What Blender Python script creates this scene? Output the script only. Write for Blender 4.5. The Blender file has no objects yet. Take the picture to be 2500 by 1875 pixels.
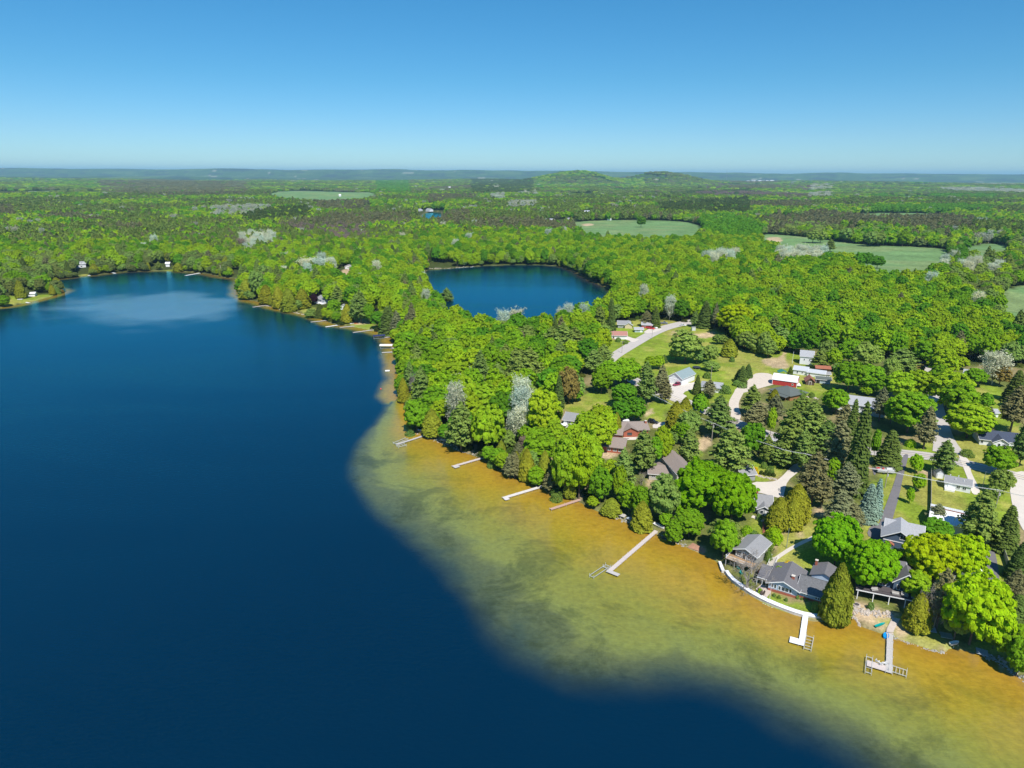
import bpy, math, random
import numpy as np
from mathutils import Vector, Matrix
from mathutils.geometry import delaunay_2d_cdt
SC = bpy.context.scene
COL = SC.collection
R = math.radians
# ------------------------------------------------------------------ camera, sky, sun, exposure
CAMH = 110.0
PITCH = R(17.1); ROLL = R(0.28); FPX = 1667.0            # focal length in photograph pixels (2500 wide)
cam = bpy.data.cameras.new('camera'); camo = bpy.data.objects.new('camera', cam); COL.objects.link(camo)
cam.sensor_width = 36.0; cam.lens = 36.0 * FPX / 2500.0; cam.clip_start = 1.0; cam.clip_end = 120000.0
_F = Vector((0, math.cos(PITCH), -math.sin(PITCH))); _U0 = Vector((0, math.sin(PITCH), math.cos(PITCH))); _R0 = Vector((1, 0, 0))
_R = _R0 * math.cos(ROLL) + _U0 * math.sin(ROLL); _U = _U0 * math.cos(ROLL) - _R0 * math.sin(ROLL)
camo.matrix_world = Matrix(((_R.x, _U.x, -_F.x, 0), (_R.y, _U.y, -_F.y, 0), (_R.z, _U.z, -_F.z, CAMH), (0, 0, 0, 1)))
SC.camera = camo
SUN_EL, SUN_AZ = R(54), R(163)          # azimuth clockwise from +Y (the view direction)
world = bpy.data.worlds.new('World'); SC.world = world; world.use_nodes = True
wn = world.node_tree; wn.nodes.clear()
sky = wn.nodes.new('ShaderNodeTexSky'); sky.sky_type = 'NISHITA'; sky.sun_disc = False
sky.sun_elevation = SUN_EL; sky.sun_rotation = SUN_AZ; sky.altitude = 300; sky.air_density = 1.0; sky.dust_density = 0.0; sky.ozone_density = 4.5
hsv = wn.nodes.new('ShaderNodeHueSaturation'); hsv.inputs['Saturation'].default_value = 1.18; hsv.inputs['Value'].default_value = 1.0
bg = wn.nodes.new('ShaderNodeBackground'); bg.inputs['Strength'].default_value = 0.095
wo = wn.nodes.new('ShaderNodeOutputWorld')
# the blue of this dry clear air: the bright band low over the horizon is toned down, all the way round
tcw = wn.nodes.new('ShaderNodeTexCoord'); sxz = wn.nodes.new('ShaderNodeSeparateXYZ'); rmp = wn.nodes.new('ShaderNodeValToRGB'); mlt = wn.nodes.new('ShaderNodeVectorMath'); mlt.operation = 'MULTIPLY'
wn.links.new(tcw.outputs['Generated'], sxz.inputs[0]); wn.links.new(sxz.outputs['Z'], rmp.inputs[0])
for i_, (p_, c_) in enumerate(((0.0, (.50, .72, .94)), (.05, (.45, .67, .87)), (.12, (.38, .70, .82)), (.27, (.36, .80, .86)), (.6, (.70, 1.0, 1.0)))):
    e_ = rmp.color_ramp.elements[i_] if i_ < 2 else rmp.color_ramp.elements.new(p_)
    e_.position = p_; e_.color = (*c_, 1)
wn.links.new(sky.outputs[0], hsv.inputs['Color']); wn.links.new(hsv.outputs[0], mlt.inputs[0]); wn.links.new(rmp.outputs[0], mlt.inputs[1]); wn.links.new(mlt.outputs[0], bg.inputs['Color']); wn.links.new(bg.outputs[0], wo.inputs[0])
sl = bpy.data.lights.new('sun', 'SUN'); sl.energy = 4.2; sl.angle = R(0.53); sl.color = (1.0, 0.955, 0.88)
so = bpy.data.objects.new('sun', sl); COL.objects.link(so)
_sd = Vector((math.sin(SUN_AZ) * math.cos(SUN_EL), math.cos(SUN_AZ) * math.cos(SUN_EL), math.sin(SUN_EL)))
so.rotation_euler = _sd.to_track_quat('Z', 'Y').to_euler(); so.location = (0, -200, 400)
SC.view_settings.view_transform = 'Standard'; SC.view_settings.look = 'None'; SC.view_settings.exposure = 0.5; SC.view_settings.gamma = 1.0
SC.view_settings.use_curve_mapping = False
SC.render.engine = 'CYCLES'
SC.cycles.max_bounces = 8; SC.cycles.diffuse_bounces = 4; SC.cycles.glossy_bounces = 2; SC.cycles.transmission_bounces = 4
SC.cycles.transparent_max_bounces = 8; SC.cycles.volume_bounces = 0; SC.cycles.use_denoising = True
SC.cycles.caustics_reflective = False; SC.cycles.caustics_refractive = False
try: SC.cycles.denoising_prefilter = 'ACCURATE'
except Exception: pass

# ------------------------------------------------------------------ pixel <-> place helpers
FR = {'S': (0, 0, 1), 'V': (0, 0, 0.8848), 'A': (550, 600, 4.022), 'B': (900, 750, 3.687), 'C': (1350, 700, 4.022), 'D': (1800, 750, 3.16),
      'E': (1250, 1000, 4.148), 'F': (1650, 950, 4.148), 'G': (2050, 1050, 4.74), 'H': (1700, 1250, 4.74), 'I': (2050, 1250, 3.687),
      'J': (1450, 760, 7.373), 'K': (1780, 820, 7.373), 'L': (1740, 1280, 9.217), 'M': (2180, 1480, 6.9125), 'N': (1400, 1280, 9.217),
      'P': (0, 380, 4.88), 'Q': (0, 600, 7.373), 'W': (0, 380, 2.458), 'X': (800, 380, 2.458), 'Y': (1600, 380, 2.458),
      'O': (1980, 1300, 8.296), 'T': (1880, 1500, 5.821), 'U': (940, 1020, 8.508), 'R': (2130, 1060, 5.978), 'Z': (750, 560, 5.53)}
def PX(f, x, y):
    a = FR[f]; return (a[0] + x / a[2], a[1] + y / a[2])
def ray(px, py):
    u = (px - 1250) / FPX; v = (937.5 - py) / FPX
    return _F + _R * u + _U * v
def flat(px, py, z=0.0):
    d = ray(px, py); t = (z - CAMH) / d.z
    return (d.x * t, d.y * t)
def poly_px(f, pts): return np.array([flat(*PX(f, *p)) for p in pts])
def depth(x, y, z=0): return (Vector((x, y, z - CAMH))).dot(_F)
def to_px(x, y, z):
    q = Vector((x, y, z - CAMH)); d = q.dot(_F)
    return 1250 + FPX * q.dot(_R) / d, 937.5 - FPX * q.dot(_U) / d

def chaikin(pts, n=2, closed=True):
    p = np.asarray(pts, float)
    for _ in range(n):
        q = np.roll(p, -1, 0) if closed else p[1:]
        a = p if closed else p[:-1]
        r = np.empty((2 * len(a), p.shape[1])); r[0::2] = .75 * a + .25 * q; r[1::2] = .25 * a + .75 * q
        if not closed: r = np.vstack([p[:1], r, p[-1:]])
        p = r
    return p
# lake outlines in photograph pixels (points on the waterline)
LAKE = [(-300, 2600), (3600, 2600), (3000, 1900), (2560, 1690), (2500, 1663), (2475, 1640), (2452, 1628), (2426, 1607), (2394, 1597), (2364, 1591), (2333, 1584), (2319, 1582),
        (2307, 1597), (2274, 1588), (2238, 1575), (2202, 1564), (2177, 1558), (2139, 1543), (2099, 1529), (2092, 1515), (2078, 1509), (2064, 1512), (2055, 1521),
        (2029, 1520), (1972, 1517), (1960, 1506), (1911, 1493), (1869, 1476), (1843, 1461), (1818, 1446), (1791, 1427), (1772, 1408), (1759, 1377),
        (1721, 1356), (1677, 1338), (1660, 1328), (1619, 1313), (1587, 1296), (1544, 1282), (1510, 1265), (1467, 1252), (1433, 1238), (1416, 1226), (1392, 1219),
        (1346, 1212), (1325, 1192), (1296, 1176), (1250, 1165), (1234, 1160), (1206, 1141), (1177, 1122), (1139, 1106), (1111, 1100), (1087, 1087), (1052, 1071),
        (1019, 1056), (1006, 1050), (995, 1027), (989, 1005), (994, 986), (974, 978), (973, 956), (978, 930), (973, 905), (967, 885), (966, 862), (962, 850), (958, 838),
        (956, 826), (946, 817), (923, 811), (873, 800), (851, 797), (811, 792), (799, 785), (786, 776), (754, 769), (709, 759), (684, 755), (649, 745), (634, 737),
        (595, 732), (582, 720), (580, 700), (592, 682), (541, 677), (508, 669), (447, 663), (366, 661), (285, 665), (228, 673), (175, 678), (126, 683), (104, 692),
        (120, 702), (155, 709), (150, 714), (134, 722), (73, 738), (41, 746), (0, 751), (-150, 765), (-600, 790), (-1200, 900), (-1500, 1500)]
LAKE2 = [(1030, 661), (1085, 657), (1166, 650), (1247, 647), (1349, 648), (1390, 657), (1430, 681), (1487, 705), (1502, 715), (1490, 745), (1440, 780), (1400, 800), (1320, 822),
         (1240, 826), (1160, 820), (1110, 800), (1070, 765), (1045, 725), (1030, 690)]
LAKE3 = [(1026, 527), (1038, 519), (1078, 517), (1080, 526), (1074, 536), (1040, 537)]
DROP = [(975, 955), (972, 972), (949, 986), (904, 1040), (864, 1096), (850, 1141), (870, 1198), (927, 1254), (994, 1300), (1062, 1356), (1119, 1424), (1175, 1492), (1232, 1559), (1300, 1616),
        (1390, 1655), (1503, 1666), (1616, 1656), (1729, 1668), (1831, 1706), (1944, 1763), (2034, 1808), (2124, 1875), (2250, 2000), (2800, 2400)]
lake_w = chaikin(poly_px('S', LAKE), 1); lake2_w = chaikin(poly_px('S', LAKE2), 1); lake3_w = chaikin(poly_px('S', LAKE3), 1)
drop_w = chaikin(poly_px('S', DROP), 2, closed=False)

def seg_dist(x, y, poly, closed=True):
    x = np.atleast_1d(np.asarray(x, float)); y = np.atleast_1d(np.asarray(y, float))
    a = poly if closed else poly[:-1]; b = np.roll(poly, -1, 0) if closed else poly[1:]
    out = np.full(x.shape, 1e12)
    step = max(1, int(4e6 // len(a)))
    e = b - a; L2 = (e ** 2).sum(1) + 1e-9
    for i in range(0, len(x), step):
        X = x[i:i + step, None]; Y = y[i:i + step, None]
        t = np.clip(((X - a[:, 0]) * e[:, 0] + (Y - a[:, 1]) * e[:, 1]) / L2, 0, 1)
        d = (X - a[:, 0] - t * e[:, 0]) ** 2 + (Y - a[:, 1] - t * e[:, 1]) ** 2
        out[i:i + step] = d.min(1)
    return np.sqrt(out)
def inside(x, y, poly):
    x = np.atleast_1d(np.asarray(x, float)); y = np.atleast_1d(np.asarray(y, float))
    res = np.zeros(x.shape, bool); n = len(poly)
    for i in range(n):
        x1, y1 = poly[i]; x2, y2 = poly[(i + 1) % n]
        if y1 == y2: continue
        c = ((y1 > y) != (y2 > y)) & (x < (x2 - x1) * (y - y1) / (y2 - y1) + x1)
        res ^= c
    return res
def sdf(x, y, poly):            # positive inside
    d = seg_dist(x, y, poly); return np.where(inside(x, y, poly), d, -d)
def land(x, y):                 # signed distance to water, positive on land
    x = np.atleast_1d(np.asarray(x, float)); y = np.atleast_1d(np.asarray(y, float))
    s = np.full(x.shape, 3000.0)
    near = (np.hypot(x, y) < 2600)
    if near.any():
        s1 = -sdf(x[near], y[near], lake_w); s2 = -sdf(x[near], y[near], lake2_w); s3 = -sdf(x[near], y[near], lake3_w)
        s[near] = np.minimum(np.minimum(s1, s2), s3)
    return s
_rt = np.random.RandomState(7).rand(256, 256)
def vnoise(x, y):
    xi = np.floor(x).astype(int); yi = np.floor(y).astype(int); fx = x - xi; fy = y - yi
    fx = fx * fx * (3 - 2 * fx); fy = fy * fy * (3 - 2 * fy)
    g = lambda a, b: _rt[a & 255, b & 255]
    return (g(xi, yi) * (1 - fx) + g(xi + 1, yi) * fx) * (1 - fy) + (g(xi, yi + 1) * (1 - fx) + g(xi + 1, yi + 1) * fx) * fy
def fbm(x, y, o=3):
    r = 0; a = .5; t = 0
    for k in range(o): r = r + a * vnoise(x * 2 ** k + 17.3 * k, y * 2 ** k + 9.1 * k); t += a; a *= .5
    return r / t
def ss(v, a, b):
    t = np.clip((v - a) / (b - a), 0, 1); return t * t * (3 - 2 * t)
def height(x, y, s=None):
    x = np.atleast_1d(np.asarray(x, float)); y = np.atleast_1d(np.asarray(y, float))
    s = land(x, y) if s is None else s; r = np.hypot(x, y)
    h = np.where(s < 0, np.maximum(-3.0, s * 0.5), 0.75 * ss(s, 0, 1.6) + 0.5 * ss(s, 2, 12) + 3.4 * ss(s, 13, 34))
    h = h + ss(s, 30, 160) * 9 * ss(r, 420, 900) * (fbm(x / 260, y / 260) - .35)
    h = h + 9 * np.exp(-(((x - 330) / 190) ** 2 + ((y - 690) / 120) ** 2)) * ss(s, 5, 60)
    h = h + ss(r, 1300, 4000) * 26 * (fbm(x / 900 + 5, y / 700 + 3) - .42)
    h = h + ss(r, 5000, 9000) * 75 * (fbm(x / 2600 + 1, y / 2000 + 8) - .45)
    for cx, cy, sx, sy, a in ((640, 6800, 330, 500, 124), (1470, 7200, 430, 500, 104), (250, 7000, 250, 400, 40)):
        h = h + a * np.exp(-(((x - cx) / sx) ** 2 + ((y - cy) / sy) ** 2))
    ridge = 168 + 110 * (fbm(x / 3300 + 3.3, y / 9000) - .5) + 42 * (fbm(x / 1100, y / 5000) - .5) + 30 * ss(-x, 3000, 11000)
    h = h + (ridge - 20) * ss(y, 13500, 17500)
    return h
def hz(x, y): return float(height(x, y)[0])
def at(px, py, dz=0.0):         # point of the ground seen at a photograph pixel
    d = ray(px, py); z = 0.0
    for _ in range(5):
        t = (z - CAMH) / d.z; x, y = d.x * t, d.y * t
        zn = hz(x, y); zn = max(zn, 0.0)
        z = z * .3 + zn * .7 if _ else zn
    t = (z - CAMH) / d.z
    return Vector((d.x * t, d.y * t, z + dz))
def atf(f, x, y, dz=0.0): return at(*PX(f, x, y), dz)

# ------------------------------------------------------------------ tagging and materials
def tag(o, label=None, cat=None, group=None, kind=None):
    if label: o['label'] = label
    if cat: o['category'] = cat
    if group: o['group'] = group
    if kind: o['kind'] = kind
    return o
def empty(name, loc, rz=0.0):
    o = bpy.data.objects.new(name, None); COL.objects.link(o); o.location = loc; o.rotation_euler = (0, 0, rz); o.empty_display_size = .3
    return o
def srgb(r, g, b): return tuple(((c / 255) / 12.92 if c / 255 <= .04045 else ((c / 255 + .055) / 1.055) ** 2.4) for c in (r, g, b))
_M = {}
def mat(name, col, rough=.8, var=.25, scale=1.2, metal=0, bump=0, wave=None, spec=.4):
    """noise-mottled material; wave=(axis vector scale, depth) adds courses of siding or shingles"""
    if name in _M: return _M[name]
    m = bpy.data.materials.new(name); m.use_nodes = True; nt = m.node_tree; N = nt.nodes; L = nt.links
    b = N['Principled BSDF']; b.inputs['Roughness'].default_value = rough; b.inputs['Metallic'].default_value = metal
    b.inputs['Specular IOR Level'].default_value = spec
    tc = N.new('ShaderNodeTexCoord'); n1 = N.new('ShaderNodeTexNoise'); n1.inputs['Scale'].default_value = scale; n1.inputs['Detail'].default_value = 8
    n1.inputs['Roughness'].default_value = .7
    L.new(tc.outputs['Object'], n1.inputs['Vector'])
    mr = N.new('ShaderNodeMapRange'); mr.inputs['From Min'].default_value = .25; mr.inputs['From Max'].default_value = .75
    mr.inputs['To Min'].default_value = 1 - var; mr.inputs['To Max'].default_value = 1 + var
    L.new(n1.outputs['Fac'], mr.inputs['Value'])
    mx = N.new('ShaderNodeVectorMath'); mx.operation = 'SCALE'; mx.inputs[0].default_value = col[:3]; L.new(mr.outputs[0], mx.inputs['Scale'])
    out = mx.outputs[0]; hsrc = n1.outputs['Fac']
    if wave:
        w = N.new('ShaderNodeTexWave'); w.bands_direction = wave[0]; w.inputs['Scale'].default_value = wave[1]; w.inputs['Distortion'].default_value = wave[3] if len(wave) > 3 else 0
        w.wave_profile = 'SAW'; L.new(tc.outputs['Object'], w.inputs['Vector'])
        r2 = N.new('ShaderNodeMapRange'); r2.inputs['To Min'].default_value = 1 - wave[2]; r2.inputs['To Max'].default_value = 1
        L.new(w.outputs['Fac'], r2.inputs['Value']); m2 = N.new('ShaderNodeVectorMath'); m2.operation = 'SCALE'
        L.new(out, m2.inputs[0]); L.new(r2.outputs[0], m2.inputs['Scale']); out = m2.outputs[0]; hsrc = w.outputs['Fac']
    L.new(out, b.inputs['Base Color'])
    if bump:
        bp = N.new('ShaderNodeBump'); bp.inputs['Strength'].default_value = bump; bp.inputs['Distance'].default_value = .03
        L.new(hsrc, bp.inputs['Height']); L.new(bp.outputs[0], b.inputs['Normal'])
    _M[name] = m; return m
def mesh_np(name, verts, faces, mats, smooth=False, fmat=None):
    """faces: (n,4) int array of quads or (n,3) of triangles"""
    me = bpy.data.meshes.new(name); n, k = faces.shape
    me.vertices.add(len(verts)); me.vertices.foreach_set('co', np.ascontiguousarray(verts, np.float32).ravel())
    me.loops.add(n * k); me.loops.foreach_set('vertex_index', np.ascontiguousarray(faces, np.int32).ravel())
    me.polygons.add(n); me.polygons.foreach_set('loop_start', np.arange(0, n * k, k, dtype=np.int32))
    try: me.polygons.foreach_set('loop_total', np.full(n, k, np.int32))
    except Exception: pass
    if fmat is not None: me.polygons.foreach_set('material_index', np.ascontiguousarray(fmat, np.int32))
    me.polygons.foreach_set('use_smooth', np.full(n, smooth))
    for m in mats: me.materials.append(m)
    me.update(calc_edges=True); return me
def obj(name, me, parent=None):
    o = bpy.data.objects.new(name, me); COL.objects.link(o)
    if parent: o.parent = parent
    return o

# ------------------------------------------------------------------ areas of the ground (photograph pixels)
VILLAGE = [('S', 1475, 862), ('S', 1468, 800), ('S', 1508, 786), ('S', 1640, 783), ('S', 1700, 790), ('S', 1758, 806), ('S', 1800, 852), ('S', 1838, 854), ('S', 1880, 873),
           ('S', 1925, 852), ('S', 1990, 850), ('S', 2060, 858), ('S', 2150, 875), ('S', 2245, 893), ('S', 2300, 900), ('S', 2370, 890), ('S', 2480, 895), ('S', 2900, 930),
           ('S', 3600, 2500), ('S', 2700, 1900), ('S', 2450, 1750), ('S', 1900, 1600), ('S', 1480, 1310), ('S', 1450, 1230), ('S', 1455, 1180), ('S', 1330, 1130), ('S', 1270, 1085), ('S', 1275, 1050), ('S', 1310, 1010),
           ('S', 1355, 985), ('S', 1400, 950), ('S', 1440, 905)]
def pf(lst): return np.array([flat(*PX(*p)) for p in lst])
def pa(lst): return np.array([at(*PX(*p))[:2] for p in lst])
def poly_at(f, pts): return pa([(f, *p) for p in pts])
village_w = pa(VILLAGE)
FIELDS = [[(1385, 543), (1450, 538), (1600, 536), (1715, 545), (1715, 585), (1690, 600), (1560, 602), (1450, 598), (1405, 575)],
          [(1850, 570), (1950, 576), (2050, 590), (2130, 600), (2220, 602), (2320, 608), (2322, 640), (2280, 682), (2200, 702), (2110, 692), (2060, 662), (1980, 640), (1900, 625), (1850, 602)],
          [(650, 478), (690, 466), (800, 467), (900, 469), (928, 480), (900, 494), (820, 502), (740, 498), (660, 488)],
          [(2430, 715), (2500, 695), (2700, 690), (2900, 800), (2700, 870), (2500, 845), (2440, 810)],
          [(2030, 526), (2120, 520), (2260, 520), (2330, 526), (2280, 540), (2080, 540)],
          [(1040, 496), (1080, 492), (1090, 500), (1060, 507), (1040, 506)], [(2250, 690), (2420, 560), (2480, 600), (2440, 650), (2330, 640)]]
FIELDS = FIELDS[:6] + [[(30, 468), (150, 465), (190, 471), (60, 477)], [(1480, 462), (1560, 460), (1580, 466), (1500, 468)], [(900, 505), (960, 500), (980, 508), (920, 512)], [(2150, 480), (2260, 478), (2290, 484), (2180, 487)], [(2340, 605), (2420, 592), (2475, 602), (2455, 640), (2370, 645)], [(2180, 578), (2320, 580), (2330, 596), (2210, 592)], [(1990, 562), (2100, 560), (2120, 572), (2010, 576)]]
fields_w = [chaikin(poly_at('S', f), 1) for f in FIELDS]
LAWNS = [[('C', 470, 740), ('C', 500, 560), ('C', 480, 440), ('C', 620, 330), ('C', 900, 330), ('C', 1200, 330), ('C', 1640, 400), ('C', 1640, 440), ('C', 1900, 590), ('C', 2300, 640), ('C', 2300, 860),
          ('C', 1780, 1100), ('C', 1700, 1160), ('C', 1300, 1130), ('C', 1100, 1230), ('C', 1100, 1330), ('C', 860, 1310), ('C', 980, 1130), ('C', 1090, 900), ('C', 900, 900), ('C', 600, 800)],
         [('C', 120, 1240), ('C', 120, 1130), ('C', 300, 1050), ('C', 560, 1030), ('C', 600, 1200), ('C', 350, 1260)],
         [('D', 120, 400), ('D', 400, 320), ('D', 620, 440), ('D', 780, 540), ('D', 760, 640), ('D', 620, 700), ('D', 450, 720), ('D', 380, 640), ('D', 300, 470), ('D', 0, 520)],
         [('G', 560, 260), ('G', 1130, 60), ('G', 2300, 60), ('G', 2300, 500), ('G', 1900, 1400), ('G', 2133, 1700), ('G', 1700, 1900), ('G', 1000, 1500), ('G', 100, 1350), ('G', 220, 1000)],
         [('H', 900, 520), ('H', 1000, 160), ('H', 1500, 30), ('H', 1900, 250), ('H', 1900, 700), ('H', 1400, 780), ('H', 820, 700)],
         [('H', 480, 320), ('H', 640, 60), ('H', 860, 60), ('H', 860, 330)],
         [('H', 560, 960), ('H', 860, 930), ('H', 1150, 1080), ('H', 1480, 1080), ('H', 1900, 1300), ('H', 1300, 1260), ('H', 900, 1120), ('H', 640, 1020), ('H', 330, 680), ('H', 450, 660)],
         [('D', 1780, 600), ('D', 2080, 600), ('D', 2212, 950), ('D', 2212, 1010), ('D', 1980, 960), ('D', 1900, 800)], [('F', 760, 700), ('F', 1040, 760), ('F', 1110, 840), ('F', 960, 950), ('F', 820, 940), ('F', 740, 860)],
         [('S', 2120, 1540), ('S', 2170, 1500), ('S', 2250, 1520), ('S', 2330, 1570), ('S', 2330, 1590), ('S', 2240, 1580)], [('S', 2370, 1570), ('S', 2460, 1560), ('S', 2510, 1640), ('S', 2430, 1610)],
         [('Q', 60, 900), ('Q', 500, 880), ('Q', 700, 880), ('Q', 1100, 870), ('Q', 1000, 930), ('Q', 600, 1010), ('Q', 150, 1080), ('Q', 0, 1100)],
         [('Q', 1380, 430), ('Q', 1500, 380), ('Q', 1640, 400), ('Q', 1700, 490), ('Q', 1450, 560)], [('P', 1780, 1330), ('P', 2060, 1310), ('P', 2060, 1380), ('P', 1780, 1380)],
         [('A', 700, 640), ('A', 800, 590), ('A', 1000, 640), ('A', 1160, 620), ('A', 1450, 720), ('A', 1500, 850), ('A', 1300, 810), ('A', 960, 720)],
         [('E', 1640, 620), ('E', 1500, 560), ('E', 1850, 230), ('E', 2000, 420)]]
lawns_w = [chaikin(pa(l), 1) for l in LAWNS]
DIRTS = [[('K', 560, 450), ('K', 700, 390), ('K', 900, 400), ('K', 1000, 245), ('K', 1060, 270), ('K', 990, 440), ('K', 1100, 560), ('K', 1000, 600), ('K', 720, 560)],
         [('J', 1290, 400), ('J', 1500, 400), ('J', 1750, 410), ('J', 1900, 400), ('J', 2200, 355), ('J', 2200, 420), ('J', 2060, 490), ('J', 1900, 470), ('J', 1500, 430)],
         [('J', 1330, 370), ('J', 1560, 330), ('J', 1600, 380), ('J', 1440, 400)],
         [('F', 1380, 1200), ('F', 1480, 1180), ('F', 1560, 1290), ('F', 1400, 1290)], [('F', 1210, 1440), ('F', 1280, 1430), ('F', 1310, 1500), ('F', 1230, 1490)],
         [('F', 1090, 1400), ('F', 1140, 1410), ('F', 1130, 1470), ('F', 1085, 1460)],
         [('E', 1850, 400), ('E', 1950, 230), ('E', 2040, 300), ('E', 1960, 440)], [('C', 880, 1270), ('C', 960, 1190), ('C', 1000, 1220), ('C', 930, 1290)],
         [('H', 880, 460), ('H', 700, 360), ('H', 950, 330), ('H', 960, 380)], [('O', 720, 1560), ('O', 900, 1380), ('O', 1150, 1420), ('O', 1500, 1560), ('O', 1900, 1700), ('O', 1500, 1760), ('O', 850, 1700)],
         [('I', 180, 980), ('I', 80, 900), ('I', 220, 920), ('I', 330, 990), ('I', 440, 1010), ('I', 420, 1100), ('I', 330, 1060)],
         [('I', 480, 1130), ('I', 500, 980), ('I', 640, 1040), ('I', 640, 1100), ('I', 560, 1160)],
         [('S', 1868, 580), ('S', 1905, 578), ('S', 1912, 592), ('S', 1878, 594)], [('S', 1416, 548), ('S', 1440, 545), ('S', 1454, 549), ('S', 1430, 553)],
         [('U', 1190, 220), ('U', 1300, 240), ('U', 1250, 420), ('U', 1130, 460), ('U', 1060, 420)], [('U', 1800, 640), ('U', 1900, 540), ('U', 1890, 700), ('U', 1780, 720), ('U', 1600, 720)],
         [('E', 650, 840), ('E', 740, 740), ('E', 770, 860), ('E', 700, 920)], [('E', 1330, 790), ('E', 1380, 690), ('E', 1460, 720), ('E', 1400, 800)],
         [('E', 1760, 1400), ('E', 1820, 1340), ('E', 1960, 1400), ('E', 1960, 1470)], [('E', 880, 440), ('E', 940, 400), ('E', 1120, 430), ('E', 1040, 500), ('E', 900, 500)],
         [('S', 2240, 1145), ('S', 2290, 1155), ('S', 2270, 1168), ('S', 2245, 1160)], [('A', 1200, 770), ('A', 1300, 730), ('A', 1440, 740), ('A', 1380, 780)],
         [('X', 960, 178), ('X', 1110, 180), ('X', 1100, 190), ('X', 970, 192)], [('A', 1130, 300), ('A', 1130, 240), ('A', 1250, 220), ('A', 1260, 340), ('A', 1180, 350)]]
dirts_w = [chaikin(pa(l), 1) for l in DIRTS]
PLANT = {  # special stands (photograph pixels)
 'redpine': [[(0, 512), (42, 514), (40, 542), (0, 540)], [(110, 535), (180, 533), (252, 552), (250, 562), (180, 550), (110, 546)], [(270, 563), (350, 568), (348, 584), (280, 578)],
             [(244, 463), (420, 460), (612, 462), (600, 482), (400, 486), (250, 478)], [(346, 440), (480, 437), (480, 461), (350, 458)], [(680, 562), (800, 548), (900, 542), (905, 568), (760, 576), (690, 576)],
             [(760, 498), (900, 500), (900, 528), (780, 524)], [(800, 537), (1003, 532), (1003, 562), (800, 566)], [(1064, 530), (1148, 526), (1150, 563), (1066, 566)],
             [(1158, 553), (1300, 548), (1430, 566), (1425, 582), (1300, 576), (1160, 574)], [(1044, 482), (1166, 480), (1160, 494), (1050, 496)], [(1779, 455), (1897, 455), (1897, 464), (1779, 464)],
             [(1860, 545), (2000, 525), (2100, 530), (2300, 535), (2373, 545), (2373, 575), (2250, 575), (2100, 560), (1980, 568), (1870, 575)], [(1830, 500), (1980, 498), (1980, 518), (1830, 515)]],
 'brown': [[(712, 568), (895, 562), (895, 585), (712, 588)], [(1702, 473), (1850, 470), (1986, 480), (1980, 492), (1702, 486)], [(800, 586), (870, 580), (900, 600), (820, 606)]],
 'silver': [[(520, 520), (660, 514), (660, 530), (520, 545)], [(2290, 461), (2400, 459), (2500, 468), (2500, 476), (2300, 466)], [(2373, 594), (2438, 590), (2438, 614), (2375, 616)],
            [(2230, 640), (2290, 632), (2332, 640), (2330, 668), (2240, 680)], [(2332, 668), (2438, 668), (2430, 700), (2340, 692)], [(1893, 640), (2007, 636), (2010, 660), (1900, 668)],
            [(586, 600), (620, 590), (671, 596), (671, 612), (600, 640)], [(1200, 482), (1230, 478), (1230, 492), (1200, 493)], [(1240, 505), (1310, 498), (1310, 515), (1240, 518)], [(1975, 475), (2030, 473), (2030, 490), (1975, 490)],
            [(1720, 655), (1760, 650), (1760, 668), (1720, 668)], [(1770, 650), (1800, 650), (1800, 665), (1770, 666)]],
 'deep': [[(1707, 545), (1760, 535), (1840, 550), (1862, 590), (1790, 600), (1712, 585)], [(2125, 512), (2426, 508), (2420, 528), (2125, 524)], [(2300, 640), (2375, 600), (2375, 640), (2310, 660)], [(920, 455), (1000, 458), (1000, 478), (920, 478)]],
 'spruce': [[(590, 540), (660, 520), (760, 515), (760, 545), (600, 560)], [(1150, 455), (1300, 450), (1300, 475), (1150, 478)], [(1600, 505), (1830, 490), (1830, 530), (1620, 528)]],
 'dull': [[(-200, 640), (60, 635), (230, 630), (420, 632), (560, 640), (600, 690), (400, 690), (230, 690), (160, 720), (-200, 760)], [(1760, 545), (2300, 575), (2310, 610), (1900, 575)], [(2330, 600), (2700, 600), (2700, 860), (2430, 800), (2300, 700)]]}
plant_w = {k: [poly_at('S', p) for p in v] for k, v in PLANT.items()}
# ------------------------------------------------------------------ ground sheet
def polar(r, a0, a1, na):
    a = np.linspace(a0, a1, na); RR, AA = np.meshgrid(r, a, indexing='ij')
    return RR * np.sin(AA), RR * np.cos(AA)
def grid_faces(nr, na, wrap=False):
    i = np.arange(nr - 1)[:, None] * na; j = np.arange(na if wrap else na - 1)[None, :]; j2 = (j + 1) % na
    return np.stack([i + j, i + j2, i + na + j2, i + na + j], -1).reshape(-1, 4)
rr = [105.0]
while rr[-1] < 1700: rr.append(rr[-1] * 1.0085)
while rr[-1] < 46000: rr.append(rr[-1] * 1.028)
rr = np.array([2.0, 40.0] + rr)
ang = np.concatenate([np.linspace(-math.pi, -R(56), 30)[:-1], np.linspace(-R(56), -R(40), 50)[:-1], np.linspace(-R(40), R(41), 560)[:-1], np.linspace(R(41), R(58), 50)[:-1], np.linspace(R(58), math.pi, 30)[:-1]])
RR, AA = np.meshgrid(rr, ang, indexing='ij'); GX = (RR * np.sin(AA)).ravel(); GY = (RR * np.cos(AA)).ravel()
GS = land(GX, GY); GZ = height(GX, GY, GS)
c_forest = np.array([.050, .066, .016]); c_lawn = np.array([.195, .265, .026]); c_dry = np.array([.36, .31, .085]); c_dirt = np.array([.50, .37, .23]); c_field = np.array([.135, .235, .085]); c_shore = np.array([.22, .20, .09])
far = ss(np.hypot(GX, GY), 2500, 6500)[:, None]
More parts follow.
